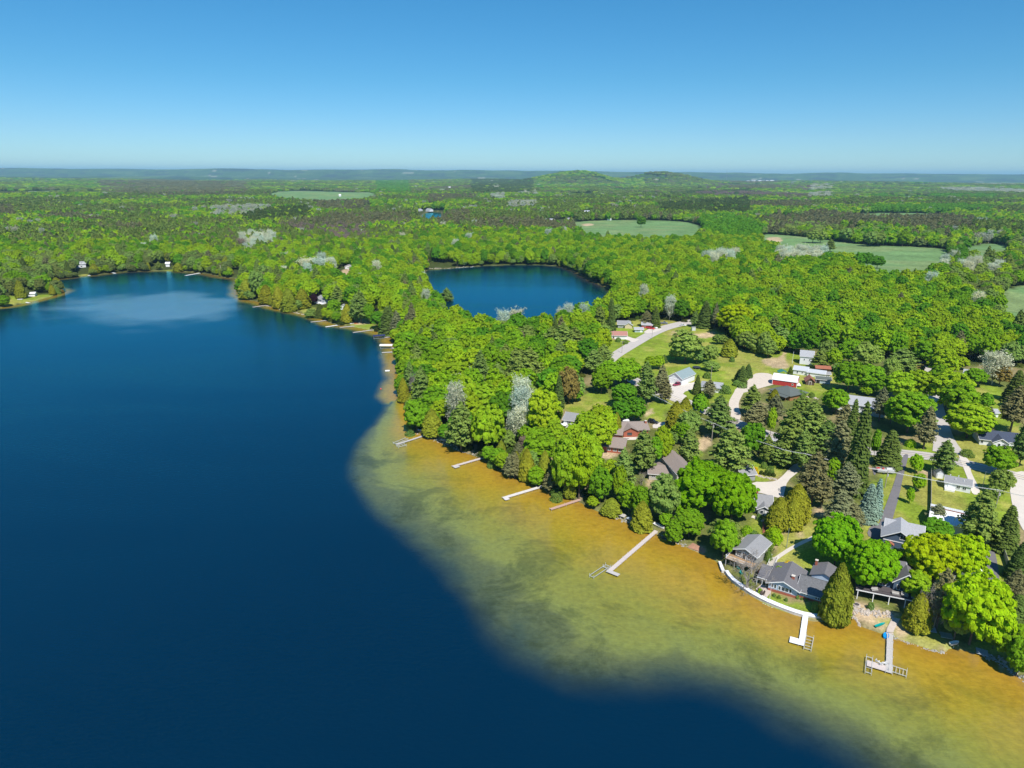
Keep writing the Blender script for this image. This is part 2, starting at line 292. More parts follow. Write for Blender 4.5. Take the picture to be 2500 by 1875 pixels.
n_f = fbm(GX / 420, GY / 300, 4)[:, None]; n_g = fbm(GX / 160 + 40, GY / 100, 3)[:, None]
col = c_forest * (1 - far) + far * np.where(n_f > .60, np.array([.035, .05, .035]), np.where(n_f < .36, np.array([.095, .15, .04]), np.array([.055, .105, .022]))) * (.75 + .5 * n_g)
speck = (vnoise(GX / 230 + 90, GY / 120 + 10) > .93)[:, None] & (far > .4)
col = np.where(speck, np.array([.30, .30, .22]), col)
near = np.hypot(GX, GY) < 900
vm = np.zeros(len(GX)); vm[near] = ss(sdf(GX[near], GY[near], village_w), -4, 4); yard = np.array([.125, .145, .035]) + (np.array([.26, .21, .10]) - np.array([.125, .145, .035])) * ss(fbm(GX / 12 + 3, GY / 12, 4), .46, .66)[:, None]
col = col * (1 - vm[:, None]) + yard * vm[:, None]
jit = (fbm(GX / 3.5, GY / 3.5, 3) - .5) * 5
for L_ in lawns_w:
    m = np.zeros(len(GX)); m[near] = ss(sdf(GX[near], GY[near], L_) + jit[near], -1.2, 1.2)
    dry = ss(fbm(GX / 16 + 3, GY / 16, 4), .46, .64)[:, None] * .62
    cl = c_lawn * (1 - dry) + c_dry * dry
    col = col * (1 - m[:, None]) + cl * m[:, None]
mid = np.hypot(GX, GY) < 4500
for F_ in fields_w:
    m = np.zeros(len(GX)); m[mid] = ss(sdf(GX[mid], GY[mid], F_) + jit[mid] * 3, -6, 6)
    cf = c_field * (.85 + .35 * fbm(GX / 90, GY / 40, 3)[:, None]); dryf = ss(fbm(GX / 70 + 9, GY / 50, 3), .5, .7)[:, None] * .35
    cf = cf * (1 - dryf) + np.array([.25, .26, .11]) * dryf
    col = col * (1 - m[:, None]) + cf * m[:, None]
sh = (1 - ss(GS, 1.0, 3.2))[:, None] * .40
col = col * (1 - sh) + c_shore * (.8 + .5 * fbm(GX / 5, GY / 5)[:, None]) * sh
for D_ in dirts_w:
    m = np.zeros(len(GX)); k = mid; m[k] = ss(sdf(GX[k], GY[k], D_) + jit[k] * .5, -.9, 1.1)
    col = col * (1 - m[:, None] * .9) + c_dirt * (.8 + .35 * fbm(GX / 4, GY / 4)[:, None]) * m[:, None] * .9
def ground_material():
    m = bpy.data.materials.new('grass_and_soil'); m.use_nodes = True; N = m.node_tree.nodes; L = m.node_tree.links; b = N['Principled BSDF']
    b.inputs['Roughness'].default_value = 1; b.inputs['Specular IOR Level'].default_value = .1
    a = N.new('ShaderNodeAttribute'); a.attribute_name = 'soil'; g = N.new('ShaderNodeNewGeometry')
    out = a.outputs['Color']
    for sc, lo, hi, det in ((1.6, .72, 1.28, 6), (.22, .8, 1.2, 4), (.03, .85, 1.15, 3)):
        n = N.new('ShaderNodeTexNoise'); n.inputs['Scale'].default_value = sc; n.inputs['Detail'].default_value = det; L.new(g.outputs['Position'], n.inputs['Vector'])
        r = N.new('ShaderNodeMapRange'); r.inputs['From Min'].default_value = .3; r.inputs['From Max'].default_value = .7; r.inputs['To Min'].default_value = lo; r.inputs['To Max'].default_value = hi
        L.new(n.outputs['Fac'], r.inputs['Value']); s = N.new('ShaderNodeVectorMath'); s.operation = 'SCALE'; L.new(out, s.inputs[0]); L.new(r.outputs[0], s.inputs['Scale']); out = s.outputs[0]
    L.new(out, b.inputs['Base Color']); return m
gme = mesh_np('ground', np.stack([GX, GY, GZ], 1), grid_faces(len(rr), len(ang), True), [ground_material()], True)
ca = gme.color_attributes.new('soil', 'FLOAT_COLOR', 'POINT'); ca.data.foreach_set('color', np.concatenate([col, np.ones((len(col), 1))], 1).astype(np.float32).ravel())
ground = tag(obj('ground', gme), kind='structure')

# ------------------------------------------------------------------ water
def water_material():
    m = bpy.data.materials.new('lake_water'); m.use_nodes = True; N = m.node_tree.nodes; L = m.node_tree.links; N.remove(N['Principled BSDF'])
    b = N.new('ShaderNodeBsdfDiffuse'); gl = N.new('ShaderNodeBsdfGlossy'); gl.inputs['Roughness'].default_value = .15; gl.inputs['Color'].default_value = (.22, .90, 1.0, 1)
    fn = N.new('ShaderNodeFresnel'); fn.inputs['IOR'].default_value = 1.50; ms = N.new('ShaderNodeMixShader'); L.new(fn.outputs[0], ms.inputs[0]); L.new(b.outputs[0], ms.inputs[1]); L.new(gl.outputs[0], ms.inputs[2]); L.new(ms.outputs[0], N['Material Output'].inputs['Surface'])
    a = N.new('ShaderNodeAttribute'); a.attribute_name = 'bed'; g = N.new('ShaderNodeNewGeometry'); sp = N.new('ShaderNodeSeparateColor'); L.new(a.outputs['Color'], sp.inputs[0])
    def noise(sc, det=4, dist=0, vec=None, rough=.6):
        n = N.new('ShaderNodeTexNoise'); n.inputs['Scale'].default_value = sc; n.inputs['Detail'].default_value = det; n.inputs['Distortion'].default_value = dist; n.inputs['Roughness'].default_value = rough
        L.new(vec or g.outputs['Position'], n.inputs['Vector']); return n.outputs['Fac']
    def math_(op, x, y, clamp=False):
        n = N.new('ShaderNodeMath'); n.operation = op; n.use_clamp = clamp
        for i, v in enumerate((x, y)):
            if isinstance(v, (int, float)): n.inputs[i].default_value = v
            else: L.new(v, n.inputs[i])
        return n.outputs[0]
    def mixc(f, x, y):
        n = N.new('ShaderNodeMix'); n.data_type = 'RGBA'
        if isinstance(f, (int, float)): n.inputs[0].default_value = f
        else: L.new(f, n.inputs[0])
        for i, v in ((6, x), (7, y)):
            if isinstance(v, tuple): n.inputs[i].default_value = (*v, 1)
            else: L.new(v, n.inputs[i])
        return n.outputs[2]
    # bed colour by how far out over the shelf (R), shelf mask (G), far shoal mask (B)
    t = math_('ADD', sp.outputs[0], math_('MULTIPLY', math_('SUBTRACT', noise(.055, 5, .8), .5), .34))
    ramp = N.new('ShaderNodeValToRGB'); cr = ramp.color_ramp; L.new(t, ramp.inputs[0])
    stops = [(0.0, (.32, .185, .020)), (.16, (.36, .235, .022)), (.36, (.29, .225, .024)), (.54, (.215, .215, .030)), (.72, (.180, .205, .046)), (.82, (.105, .125, .045)), (1.0, (.050, .075, .045))]
    cr.elements[0].position = 0; cr.elements[0].color = (*stops[0][1], 1); cr.elements[1].position = 1; cr.elements[1].color = (*stops[-1][1], 1)
    for p, c in stops[1:-1]:
        e = cr.elements.new(p); e.color = (*c, 1)
    weed = N.new('ShaderNodeMapRange'); weed.inputs['From Min'].default_value = .50; weed.inputs['From Max'].default_value = .60; L.new(noise(.045, 9, .5, rough=.72), weed.inputs['Value'])
    wfac = math_('MULTIPLY', weed.outputs[0], math_('ADD', math_('MULTIPLY', sp.outputs[0], 1.0), .12), True)
    bed = mixc(math_('MULTIPLY', wfac, .66), ramp.outputs[0], (.040, .052, .012))
    fine = N.new('ShaderNodeMapRange'); fine.inputs['From Min'].default_value = .3; fine.inputs['From Max'].default_value = .7; fine.inputs['To Min'].default_value = .84; fine.inputs['To Max'].default_value = 1.16; L.new(noise(.6, 5), fine.inputs['Value'])
    sc_ = N.new('ShaderNodeVectorMath'); sc_.operation = 'SCALE'; L.new(bed, sc_.inputs[0]); L.new(fine.outputs[0], sc_.inputs['Scale'])
    deep = mixc(noise(.006, 3), (.0001, .0115, .030), (.0002, .018, .044))
    c = mixc(sp.outputs[1], deep, sc_.outputs[0])
    shoal = mixc(noise(.05, 5, .8), (.13, .20, .23), (.085, .155, .20))
    c = mixc(sp.outputs[2], c, shoal)
    L.new(c, b.inputs['Color'])
    # ripples: crossed short waves, patches of wind
    mp = N.new('ShaderNodeMapping'); mp.inputs['Rotation'].default_value = (0, 0, R(28)); mp.inputs['Scale'].default_value = (.45, 1.35, 1); L.new(g.outputs['Position'], mp.inputs['Vector'])
    w1 = noise(1.15, 3, .4, mp.outputs[0]); mp2 = N.new('ShaderNodeMapping'); mp2.inputs['Rotation'].default_value = (0, 0, R(-35)); mp2.inputs['Scale'].default_value = (.5, 1.3, 1); L.new(g.outputs['Position'], mp2.inputs['Vector'])
    w2 = noise(.8, 2, .2, mp2.outputs[0]); hgt = math_('ADD', w1, math_('MULTIPLY', w2, .7))
    patch = N.new('ShaderNodeMapRange'); patch.inputs['From Min'].default_value = .38; patch.inputs['From Max'].default_value = .62; patch.inputs['To Min'].default_value = .35; patch.inputs['To Max'].default_value = 1.0
    mp3 = N.new('ShaderNodeMapping'); mp3.inputs['Rotation'].default_value = (0, 0, R(-12)); mp3.inputs['Scale'].default_value = (.35, 1, 1); L.new(g.outputs['Position'], mp3.inputs['Vector'])
    L.new(noise(.012, 3, .6, mp3.outputs[0]), patch.inputs['Value'])
    bp = N.new('ShaderNodeBump'); bp.inputs['Distance'].default_value = .11; L.new(math_('MULTIPLY', patch.outputs[0], .9), bp.inputs['Strength']); L.new(hgt, bp.inputs['Height']); L.new(bp.outputs[0], b.inputs['Normal']); L.new(bp.outputs[0], gl.inputs['Normal']); L.new(bp.outputs[0], fn.inputs['Normal'])
    return m
WMAT = water_material()
def water_sheet(name, r, a):
    RR, AA = np.meshgrid(r, a, indexing='ij'); x = (RR * np.sin(AA)).ravel(); y = (RR * np.cos(AA)).ravel()
    s = np.maximum(-land(x, y), 0); dd = seg_dist(x, y, drop_w, False)
    lk = np.concatenate([drop_w, pf([('S', 4000, 3200), ('S', 3600, 2300), ('S', 2600, 1750), ('S', 2500, 1560), ('S', 1900, 1300), ('S', 1300, 1080), ('S', 1010, 975), ('S', 985, 945)])])
    ins = inside(x, y, lk); sd = np.where(ins, dd, -dd)
    edge = 2.2 + 4 * ss(-y, -260, -120)
    wob = (fbm(x / 14, y / 14, 3) - .5) * 5
    mask = ss(sd + wob, -edge * 1.3, edge * 1.3)
    t = np.where(sd > -15, s / (s + np.maximum(sd, 0) + .5), 1)
    # narrow shelf along the rest of the shore
    fr = (1 - ss(s + (fbm(x / 16, y / 16) - .5) * 5, 5, 12)) * (1 - .55 * ss(y, 520, 900)) * .9
    fr2 = fr * (~ins); tt = np.where(fr2 > mask, np.clip(s / 22, 0, .75), t); mk = np.maximum(mask, fr2)
    sh = ss(14 + sdf(x, y, SHOAL) + (fbm(x / 45, y / 30) - .5) * 80, -22, 26) * .92
    lake2 = inside(x, y, lake2_w); mk = np.where(lake2, mk * .12, mk)
    me = mesh_np(name, np.stack([x, y, np.zeros_like(x)], 1), grid_faces(len(r), len(a)), [WMAT], True)
    ca = me.color_attributes.new('bed', 'FLOAT_COLOR', 'POINT'); ca.data.foreach_set('color', np.stack([tt, mk, sh, np.ones_like(x)], 1).astype(np.float32).ravel())
    return tag(obj(name, me), kind='structure')
SHOAL = chaikin(poly_px('S', [(190, 738), (300, 724), (450, 722), (560, 735), (480, 768), (400, 784), (330, 792), (240, 780), (180, 760)]), 2)
wr = [3.0, 60.0, 95.0]
while wr[-1] < 1500: wr.append(wr[-1] * 1.011)
water_sheet('lake_water', np.array(wr), np.concatenate([np.linspace(-R(170), -R(52), 24)[:-1], np.linspace(-R(52), R(52), 420)[:-1], np.linspace(R(52), R(170), 24)]))
x3, y3 = lake3_w.mean(0)
water_sheet('pond_water', np.linspace(math.hypot(x3, y3) - 220, math.hypot(x3, y3) + 330, 24), np.linspace(math.atan2(x3, y3) - .06, math.atan2(x3, y3) + .06, 24))
bpy.data.objects['pond_water'].location.z = .01

# ------------------------------------------------------------------ haze
def haze_box():
    v = np.array([(x, y, z) for z in (-60, 330) for y in (-3000, 45000) for x in (-42000, 42000)], float)
    f = np.array([(0, 2, 3, 1), (4, 5, 7, 6), (0, 1, 5, 4), (2, 6, 7, 3), (0, 4, 6, 2), (1, 3, 7, 5)])
    m = bpy.data.materials.new('thin_air'); m.use_nodes = True; N = m.node_tree.nodes; N.clear(); pv = N.new('ShaderNodeVolumePrincipled'); o = N.new('ShaderNodeOutputMaterial')
    pv.inputs['Color'].default_value = (.42, .78, 1.0, 1); pv.inputs['Density'].default_value = HAZE; pv.inputs['Anisotropy'].default_value = .0
    m.node_tree.links.new(pv.outputs[0], o.inputs['Volume'])
    return tag(obj('haze', mesh_np('haze', v, f, [m])), kind='stuff')
HAZE = 0.000042
haze_box()

# ------------------------------------------------------------------ trees
def leaf_material(name, trans=.35):
    m = bpy.data.materials.new(name); m.use_nodes = True; nt = m.node_tree; N = nt.nodes; L = nt.links; N.clear()
    a = N.new('ShaderNodeAttribute'); a.attribute_type = 'INSTANCER'; a.attribute_name = 'tint'
    oi = N.new('ShaderNodeObjectInfo'); g = N.new('ShaderNodeTexCoord')
    n = N.new('ShaderNodeTexNoise'); n.inputs['Scale'].default_value = .55; n.inputs['Detail'].default_value = 5; n.inputs['Roughness'].default_value = .7; L.new(g.outputs['Object'], n.inputs['Vector'])
    r = N.new('ShaderNodeMapRange'); r.inputs['From Min'].default_value = .3; r.inputs['From Max'].default_value = .7; r.inputs['To Min'].default_value = .70; r.inputs['To Max'].default_value = 1.30; L.new(n.outputs['Fac'], r.inputs['Value'])
    s = N.new('ShaderNodeVectorMath'); s.operation = 'SCALE'; L.new(a.outputs['Color'], s.inputs[0]); L.new(r.outputs[0], s.inputs['Scale'])
    hs = N.new('ShaderNodeHueSaturation'); L.new(s.outputs[0], hs.inputs['Color'])
    r2 = N.new('ShaderNodeMapRange'); r2.inputs['To Min'].default_value = .484; r2.inputs['To Max'].default_value = .512; L.new(n.outputs['Fac'], r2.inputs['Value']); L.new(r2.outputs[0], hs.inputs['Hue'])
    d = N.new('ShaderNodeBsdfDiffuse'); t = N.new('ShaderNodeBsdfTranslucent'); mx = N.new('ShaderNodeMixShader'); mx.inputs[0].default_value = trans; o = N.new('ShaderNodeOutputMaterial')
    L.new(hs.outputs[0], d.inputs['Color']); L.new(hs.outputs[0], t.inputs['Color']); L.new(d.outputs[0], mx.inputs[1]); L.new(t.outputs[0], mx.inputs[2]); L.new(mx.outputs[0], o.inputs['Surface'])
    return m
LEAF = leaf_material('leaves', .42); NEEDLE = leaf_material('needles', .18)
BARK = mat('bark', (.13, .10, .075), .95, .35, 3); PALEBARK = mat('pale_bark', (.50, .46, .40), .9, .25, 4)
def unit(v): return v / (np.linalg.norm(v, axis=-1, keepdims=True) + 1e-9)
def quads(C, Nn, size, rng, asp=1.0, droop=None):
    n = len(C); t = unit(np.cross(Nn, unit(rng.normal(size=(n, 3))))) if droop is None else unit(droop - Nn * (droop * Nn).sum(1, keepdims=True))
    b = np.cross(Nn, t); s = np.asarray(size).reshape(-1, 1) * np.ones((n, 1)); h = s * .5
    jit = lambda: 1 + rng.uniform(-.35, .35, (n, 1))
    v = np.stack([C - t * h * jit() * asp - b * h * jit(), C + t * h * jit() * asp - b * h * jit() * .8, C + t * h * jit() * asp + b * h * jit(), C - t * h * jit() * asp + b * h * jit() * .8], 1)
    return v.reshape(-1, 3), np.arange(4 * n).reshape(n, 4)
def tube(p, r, k=5):
    p = np.asarray(p, float); r = np.asarray(r, float); n = len(p); d = np.gradient(p, axis=0); d = unit(d)
    up = np.where(np.abs(d[:, 2:3]) > .9, np.array([[1., 0, 0]]), np.array([[0, 0, 1.]])); a = unit(np.cross(d, up)); b = np.cross(d, a)
    th = np.arange(k) * 2 * math.pi / k
    v = (p[:, None] + r[:, None, None] * (a[:, None] * np.cos(th)[None, :, None] + b[:, None] * np.sin(th)[None, :, None])).reshape(-1, 3)
    i = np.arange(n - 1)[:, None] * k; j = np.arange(k)[None]; f = np.stack([i + j, i + (j + 1) % k, i + k + (j + 1) % k, i + k + j], -1).reshape(-1, 4)
    return v, f
def joinq(parts):
    V = []; F = []; o = 0
    for v, f in parts: V.append(v); F.append(f + o); o += len(v)
    return np.concatenate(V), np.concatenate(F)
def sphere_pts(n, rng, zmin=-.6):
    z = rng.uniform(zmin, 1, n); a = (np.arange(n) * 2.39996 + rng.uniform(0, .6, n)); r = np.sqrt(1 - z * z)
    return np.stack([r * np.cos(a), r * np.sin(a), z], 1)
def broad(seed, H=16, Rr=6.5, K=290, M=32, leaf=.68, zc=.56, rz=.44, clump=(.075, .16), inner=.85, limbs=4, loose=0.0):
    rng = np.random.RandomState(seed); P = sphere_pts(K, rng, -.75)
    lump = .62 + .62 * (fbm(P[:, 0] * 2.3 + seed * 3, P[:, 1] * 2.3 + P[:, 2] * 2.6 + seed, 3))
    rad = rng.uniform(inner - .12, 1.0, K) * lump
    ctr = np.stack([P[:, 0] * Rr * rad, P[:, 1] * Rr * rad, zc * H + P[:, 2] * rz * H * rad * .95], 1)
    ctr[:, 0] += (ctr[:, 2] / H - .5) * rng.uniform(-1, 1)
    rc = rng.uniform(*clump, K) * Rr; parts = []
    d = unit(rng.normal(size=(K * M, 3))); out = np.repeat(unit(P + np.array([0, 0, .55])), M, 0)
    flip = (d * out).sum(1) < -.15; d[flip] *= -1
    C = np.repeat(ctr, M, 0) + d * np.repeat(rc, M)[:, None] * rng.uniform(.55 - loose, 1.06 + loose, (K * M, 1)) * np.array([1, 1, .72])
    nn = unit(d * .75 + out * .45 + np.array([0, 0, .35]) + rng.normal(size=d.shape) * .30)
    parts.append(quads(C, nn, rng.uniform(.7, 1.3, K * M) * leaf, rng, 1.15))
    # leaves deeper in the crown so gaps show shaded foliage
    n2 = int(K * M * .24); q = unit(rng.normal(size=(n2, 3))) * rng.uniform(.2, .75, (n2, 1))
    parts.append(quads(np.stack([q[:, 0] * Rr, q[:, 1] * Rr, zc * H + q[:, 2] * rz * H], 1), unit(rng.normal(size=(n2, 3))), leaf * 1.7, rng))
    tr = [tube([(0, 0, -.5), (.1, 0, H * .2), (0, .1, H * .45), (.1, 0, H * .75)], [.03 * H * .8, .022 * H * .8, .016 * H * .8, .05])]
    for i in rng.choice(K, limbs, False): e = ctr[i]; tr.append(tube([(0, 0, H * .25), (e[0] * .45, e[1] * .45, H * .25 + (e[2] - H * .25) * .5), e], [.2, .13, .04], 4))
    return joinq(parts), joinq(tr), H, Rr
def poplar(seed, H=17, Rr=4.8, leaf=.38, n=3600):
    rng = np.random.RandomState(seed); parts = []; tr = [tube([(0, 0, -.5), (.15, .1, H * .35), (-.1, .1, H * .7), (0, 0, H * .97)], [.26, .2, .12, .03])]; C = []
    for i in range(46):
        z = H * (.22 + .75 * i / 46); L = Rr * (1.05 - .75 * abs((i / 46) - .35)) * rng.uniform(.7, 1.1); a = i * 2.4 + rng.uniform(-.4, .4)
        e = np.array([math.cos(a) * L, math.sin(a) * L, min(z + L * rng.uniform(.5, 1.0), H * 1.02)]); m = e * np.array([.45, .45, 0]) + np.array([0, 0, z + (e[2] - z) * .35])
        tr.append(tube([(0, 0, z), m, e], [.085, .055, .02], 3))
        for k in range(4):
            w = m + (e - m) * rng.rand(); q = w + rng.normal(size=3) * np.array([.9, .9, .9]) + np.array([0, 0, .4]); tr.append(tube([w, (w + q) / 2 + .1, q], [.03, .025, .012], 3)); C.append(q)
        C += [e, m * .4 + e * .6]
    C = np.array(C); k = n // len(C) + 1; Q = np.repeat(C, k, 0) + rng.normal(size=(len(C) * k, 3)) * .62
    parts.append(quads(Q, unit(rng.normal(size=Q.shape) + np.array([0, 0, .5])), rng.uniform(.6, 1.3, len(Q)) * leaf, rng))
    return joinq(parts), joinq(tr), H, Rr
def pine(seed, H=20, Rr=4.6, dens=1.0, leaf=.5, start=.18):
    rng = np.random.RandomState(seed); C = []; Nn = []; tr = [tube([(0, 0, -.5), (.1, 0, H * .4), (0, .1, H * .8), (0, 0, H * .99)], [.34, .26, .13, .03])]
    lv = 19
    for i in range(lv):
        u = i / (lv - 1); z = H * (start + (.95 - start) * u); nb = 6 if u < .8 else 4
        for b_ in range(nb):
            L = Rr * (1.08 * (1 - u) ** .62 + .10) * rng.uniform(.62, 1.12) * (.75 if u < .08 else 1); a = i * 1.1 + b_ * 2 * math.pi / nb + rng.uniform(-.35, .35)
            dx, dy = math.cos(a), math.sin(a); lift = rng.uniform(.02, .30) * L
            tr.append(tube([(0, 0, z), (dx * L * .6, dy * L * .6, z + lift * .3), (dx * L, dy * L, z + lift)], [.07, .045, .015], 3))
            for s_ in (.42, .66, .9):
                k = int(26 * dens * (.7 + .5 * s_)); rr_ = .30 * L * (1.1 - .3 * s_) + .35
                q = unit(rng.normal(size=(k, 3))) * rng.uniform(.3, 1, (k, 1)) * np.array([rr_, rr_, .30 * rr_ + .18])
                C.append(q + np.array([dx * L * s_, dy * L * s_, z + lift * s_ + .25])); Nn.append(unit(q * np.array([.5, .5, 1.2]) + np.array([dx * .3, dy * .3, .6]) + rng.normal(size=(k, 3)) * .35))
    C.append(np.array([[0, 0, H]] * 20) + rng.normal(size=(20, 3)) * .3); Nn.append(unit(rng.normal(size=(20, 3))))
    C = np.concatenate(C); Nn = np.concatenate(Nn)
    return quads(C, Nn, rng.uniform(.6, 1.3, len(C)) * leaf, rng, 1.3), joinq(tr), H, Rr
def spruce(seed, H=16, Rr=3.4, lv=28, nb=12, leaf=.44):
    rng = np.random.RandomState(seed); C = []; Nn = []; D = []
    for i in range(lv):
        u = i / lv; z = H * (.05 + .93 * u); L0 = Rr * (1 - u) ** .68 + .12; n_b = max(6, int(nb * (1 - u * .4)))
        for b_ in range(n_b):
            L = L0 * rng.uniform(.82, 1.08); a = i * .9 + b_ * 2 * math.pi / n_b + rng.uniform(-.15, .15); k = max(3, int(L / .24)); s_ = np.linspace(.25, 1, k); dx, dy = math.cos(a), math.sin(a)
            for w in (-.36, -.12, .12, .36):
                off = np.array([-dy, dx]) * w * L * .55
                C.append(np.stack([dx * L * s_ + off[0] * s_, dy * L * s_ + off[1] * s_, z - .34 * L * s_ ** 1.3 + rng.uniform(-.05, .05, k) + .28], 1)); Nn.append(unit(np.tile([dx * .55, dy * .55, .85], (k, 1)) + rng.normal(size=(k, 3)) * .28)); D.append(np.tile([dx, dy, -.4], (k, 1)))
    C = np.concatenate(C); Nn = np.concatenate(Nn); D = np.concatenate(D)
    return quads(C, Nn, rng.uniform(.8, 1.25, len(C)) * leaf, rng, 1.35, D), tube([(0, 0, -.5), (0, 0, H * .5), (0, 0, H)], [.24, .15, .03]), H, Rr
def cedar(seed, H=10, Rr=3.4, n=9500, leaf=.34, power=.62, base=.02):
    rng = np.random.RandomState(seed); u = rng.rand(n) ** .8; a = rng.uniform(0, 2 * math.pi, n)
    prof = np.minimum(1.0, (u / .22 + .62)) * (1 - u ** 1.7) ** power
    bump = .74 + .48 * fbm(np.cos(a) * 2.2 + seed * 5, np.sin(a) * 2.2 + u * 6, 3); fine_ = .86 + .28 * vnoise(a * 5 + seed, u * 24)
    rad = Rr * prof * bump * fine_ * rng.uniform(.84, 1.03, n)
    C = np.stack([np.cos(a) * rad, np.sin(a) * rad, H * (base + (1 - base) * u) * 1.0], 1)
    Nn = unit(np.stack([np.cos(a), np.sin(a), np.full(n, .55)], 1) + rng.normal(size=(n, 3)) * .5)
    return quads(C, Nn, rng.uniform(.7, 1.3, n) * leaf, rng, 1.4, np.tile([0, 0, 1.0], (n, 1)) + rng.normal(size=(n, 3)) * .3), tube([(0, 0, -.4), (0, 0, H * .5), (0, 0, H * .95)], [.22, .14, .03]), H, Rr
def bare(seed, H=12, Rr=6, depth_=5, leaf=0):
    rng = np.random.RandomState(seed); seg = []; tips = []
    def grow(p, d, L, r, n):
        q = p + d * L * .5 + rng.normal(size=3) * L * .04; e = p + d * L + rng.normal(size=3) * L * .06
        seg.append(tube([p, q, e], [max(r, .028), max(r * .8, .025), max(r * .6, .02)], 4 if r > .05 else 3))
        if n == 0: tips.append(e); return
        for k in range(3 if n > 1 else 4):
            nd = d * .75 + rng.normal(size=3) * .52 + np.array([0, 0, .12]); nd /= np.linalg.norm(nd); grow(e if k else q, nd, L * rng.uniform(.62, .85), r * .52, n - 1)
    for k in range(4):
        a = k * 1.6 + rng.rand(); grow(np.array([0, 0, H * .16]), unit(np.array([math.cos(a) * .6, math.sin(a) * .6, 1.0])), H * .25, .16, depth_)
    seg.append(tube([(0, 0, -.4), (0, 0, H * .1), (0, 0, H * .18)], [.34, .26, .20], 7))
    return joinq(seg), None, H, Rr
def shrub(seed, H=2.2, Rr=1.8, n=900, leaf=.22):
    rng = np.random.RandomState(seed); P = sphere_pts(n, rng, -.1); lump = .75 + .45 * fbm(P[:, 0] * 2.2 + seed, P[:, 1] * 2.2 + P[:, 2] * 2, 2)
    C = P * np.array([Rr, Rr, H * .9]) * (lump * rng.uniform(.8, 1.03, n))[:, None] + np.array([0, 0, .1])
    return quads(C, unit(P + np.array([0, 0, .3]) + rng.normal(size=P.shape) * .5), rng.uniform(.7, 1.3, n) * leaf, rng), tube([(0, 0, -.3), (0, 0, H * .3), (.1, 0, H * .6)], [.09, .06, .02], 4), H, Rr
PROTO = {}
def proto(key, res, leafm, barkm):
    (cv, cf), tr, H, Rr = res
    crown = mesh_np(key + '_crown', cv, cf, [leafm]); trunk = mesh_np(key + '_trunk', *tr, [barkm], True) if tr is not None else None
    if tr is not None: jv, jf = joinq([(cv, cf), tr]); fm = np.concatenate([np.zeros(len(cf)), np.ones(len(tr[1]))])
    else: jv, jf, fm = cv, cf, np.zeros(len(cf))
    whole = mesh_np(key + '_tree', jv, jf, [leafm, barkm], fmat=fm)
    PROTO[key] = (crown, trunk, whole, H, Rr)
for i_ in range(4): proto('broad%d' % i_, broad(11 + i_, zc=.55 + .02 * i_, rz=.43 - .03 * (i_ % 2)), LEAF, BARK)
for i_ in range(2): proto('sage%d' % i_, broad(31 + i_, H=14, Rr=5, K=120, M=44, leaf=.54, zc=.55, rz=.43, clump=(.14, .24), loose=.22), LEAF, BARK)
for i_ in range(2): proto('big%d' % i_, broad(41 + i_, H=15, Rr=8, K=440, M=36, leaf=.62, zc=.56, rz=.43, clump=(.065, .12), limbs=6), LEAF, BARK)
for i_ in range(2): proto('poplar%d' % i_, poplar(51 + i_), LEAF, PALEBARK)
for i_ in range(3): proto('pine%d' % i_, pine(61 + i_), NEEDLE, BARK)
for i_ in range(2): proto('redpine%d' % i_, pine(71 + i_, H=18, Rr=3.6, dens=.9, leaf=.36, start=.25), NEEDLE, BARK)
for i_ in range(2): proto('spruce%d' % i_, spruce(81 + i_), NEEDLE, BARK)
for i_ in range(2): proto('cedar%d' % i_, cedar(91 + i_), NEEDLE, BARK)
GREYBARK = mat('grey_bark', (.27, .24, .205), .95, .3, 4); proto('bare0', bare(95), GREYBARK, GREYBARK); proto('bare1', bare(97, H=11, Rr=4, depth_=4), GREYBARK, GREYBARK)
for i_ in range(2): proto('shrub%d' % i_, shrub(98 + i_), LEAF, BARK)
# coarser crowns for the distance
for i_ in range(3): proto('farbroad%d' % i_, broad(111 + i_, K=40, M=18, leaf=1.8, clump=(.24, .38), limbs=1), LEAF, BARK)
proto('farpine0', pine(121, dens=.22, leaf=1.15), NEEDLE, BARK); proto('farpoplar0', poplar(123, leaf=.8, n=500), LEAF, PALEBARK)
for i_ in range(2): proto('grove%d' % i_, broad(131 + i_, H=16, Rr=20, K=90, M=12, leaf=3.0, zc=.45, rz=.42, clump=(.10, .17), limbs=1), LEAF, BARK)

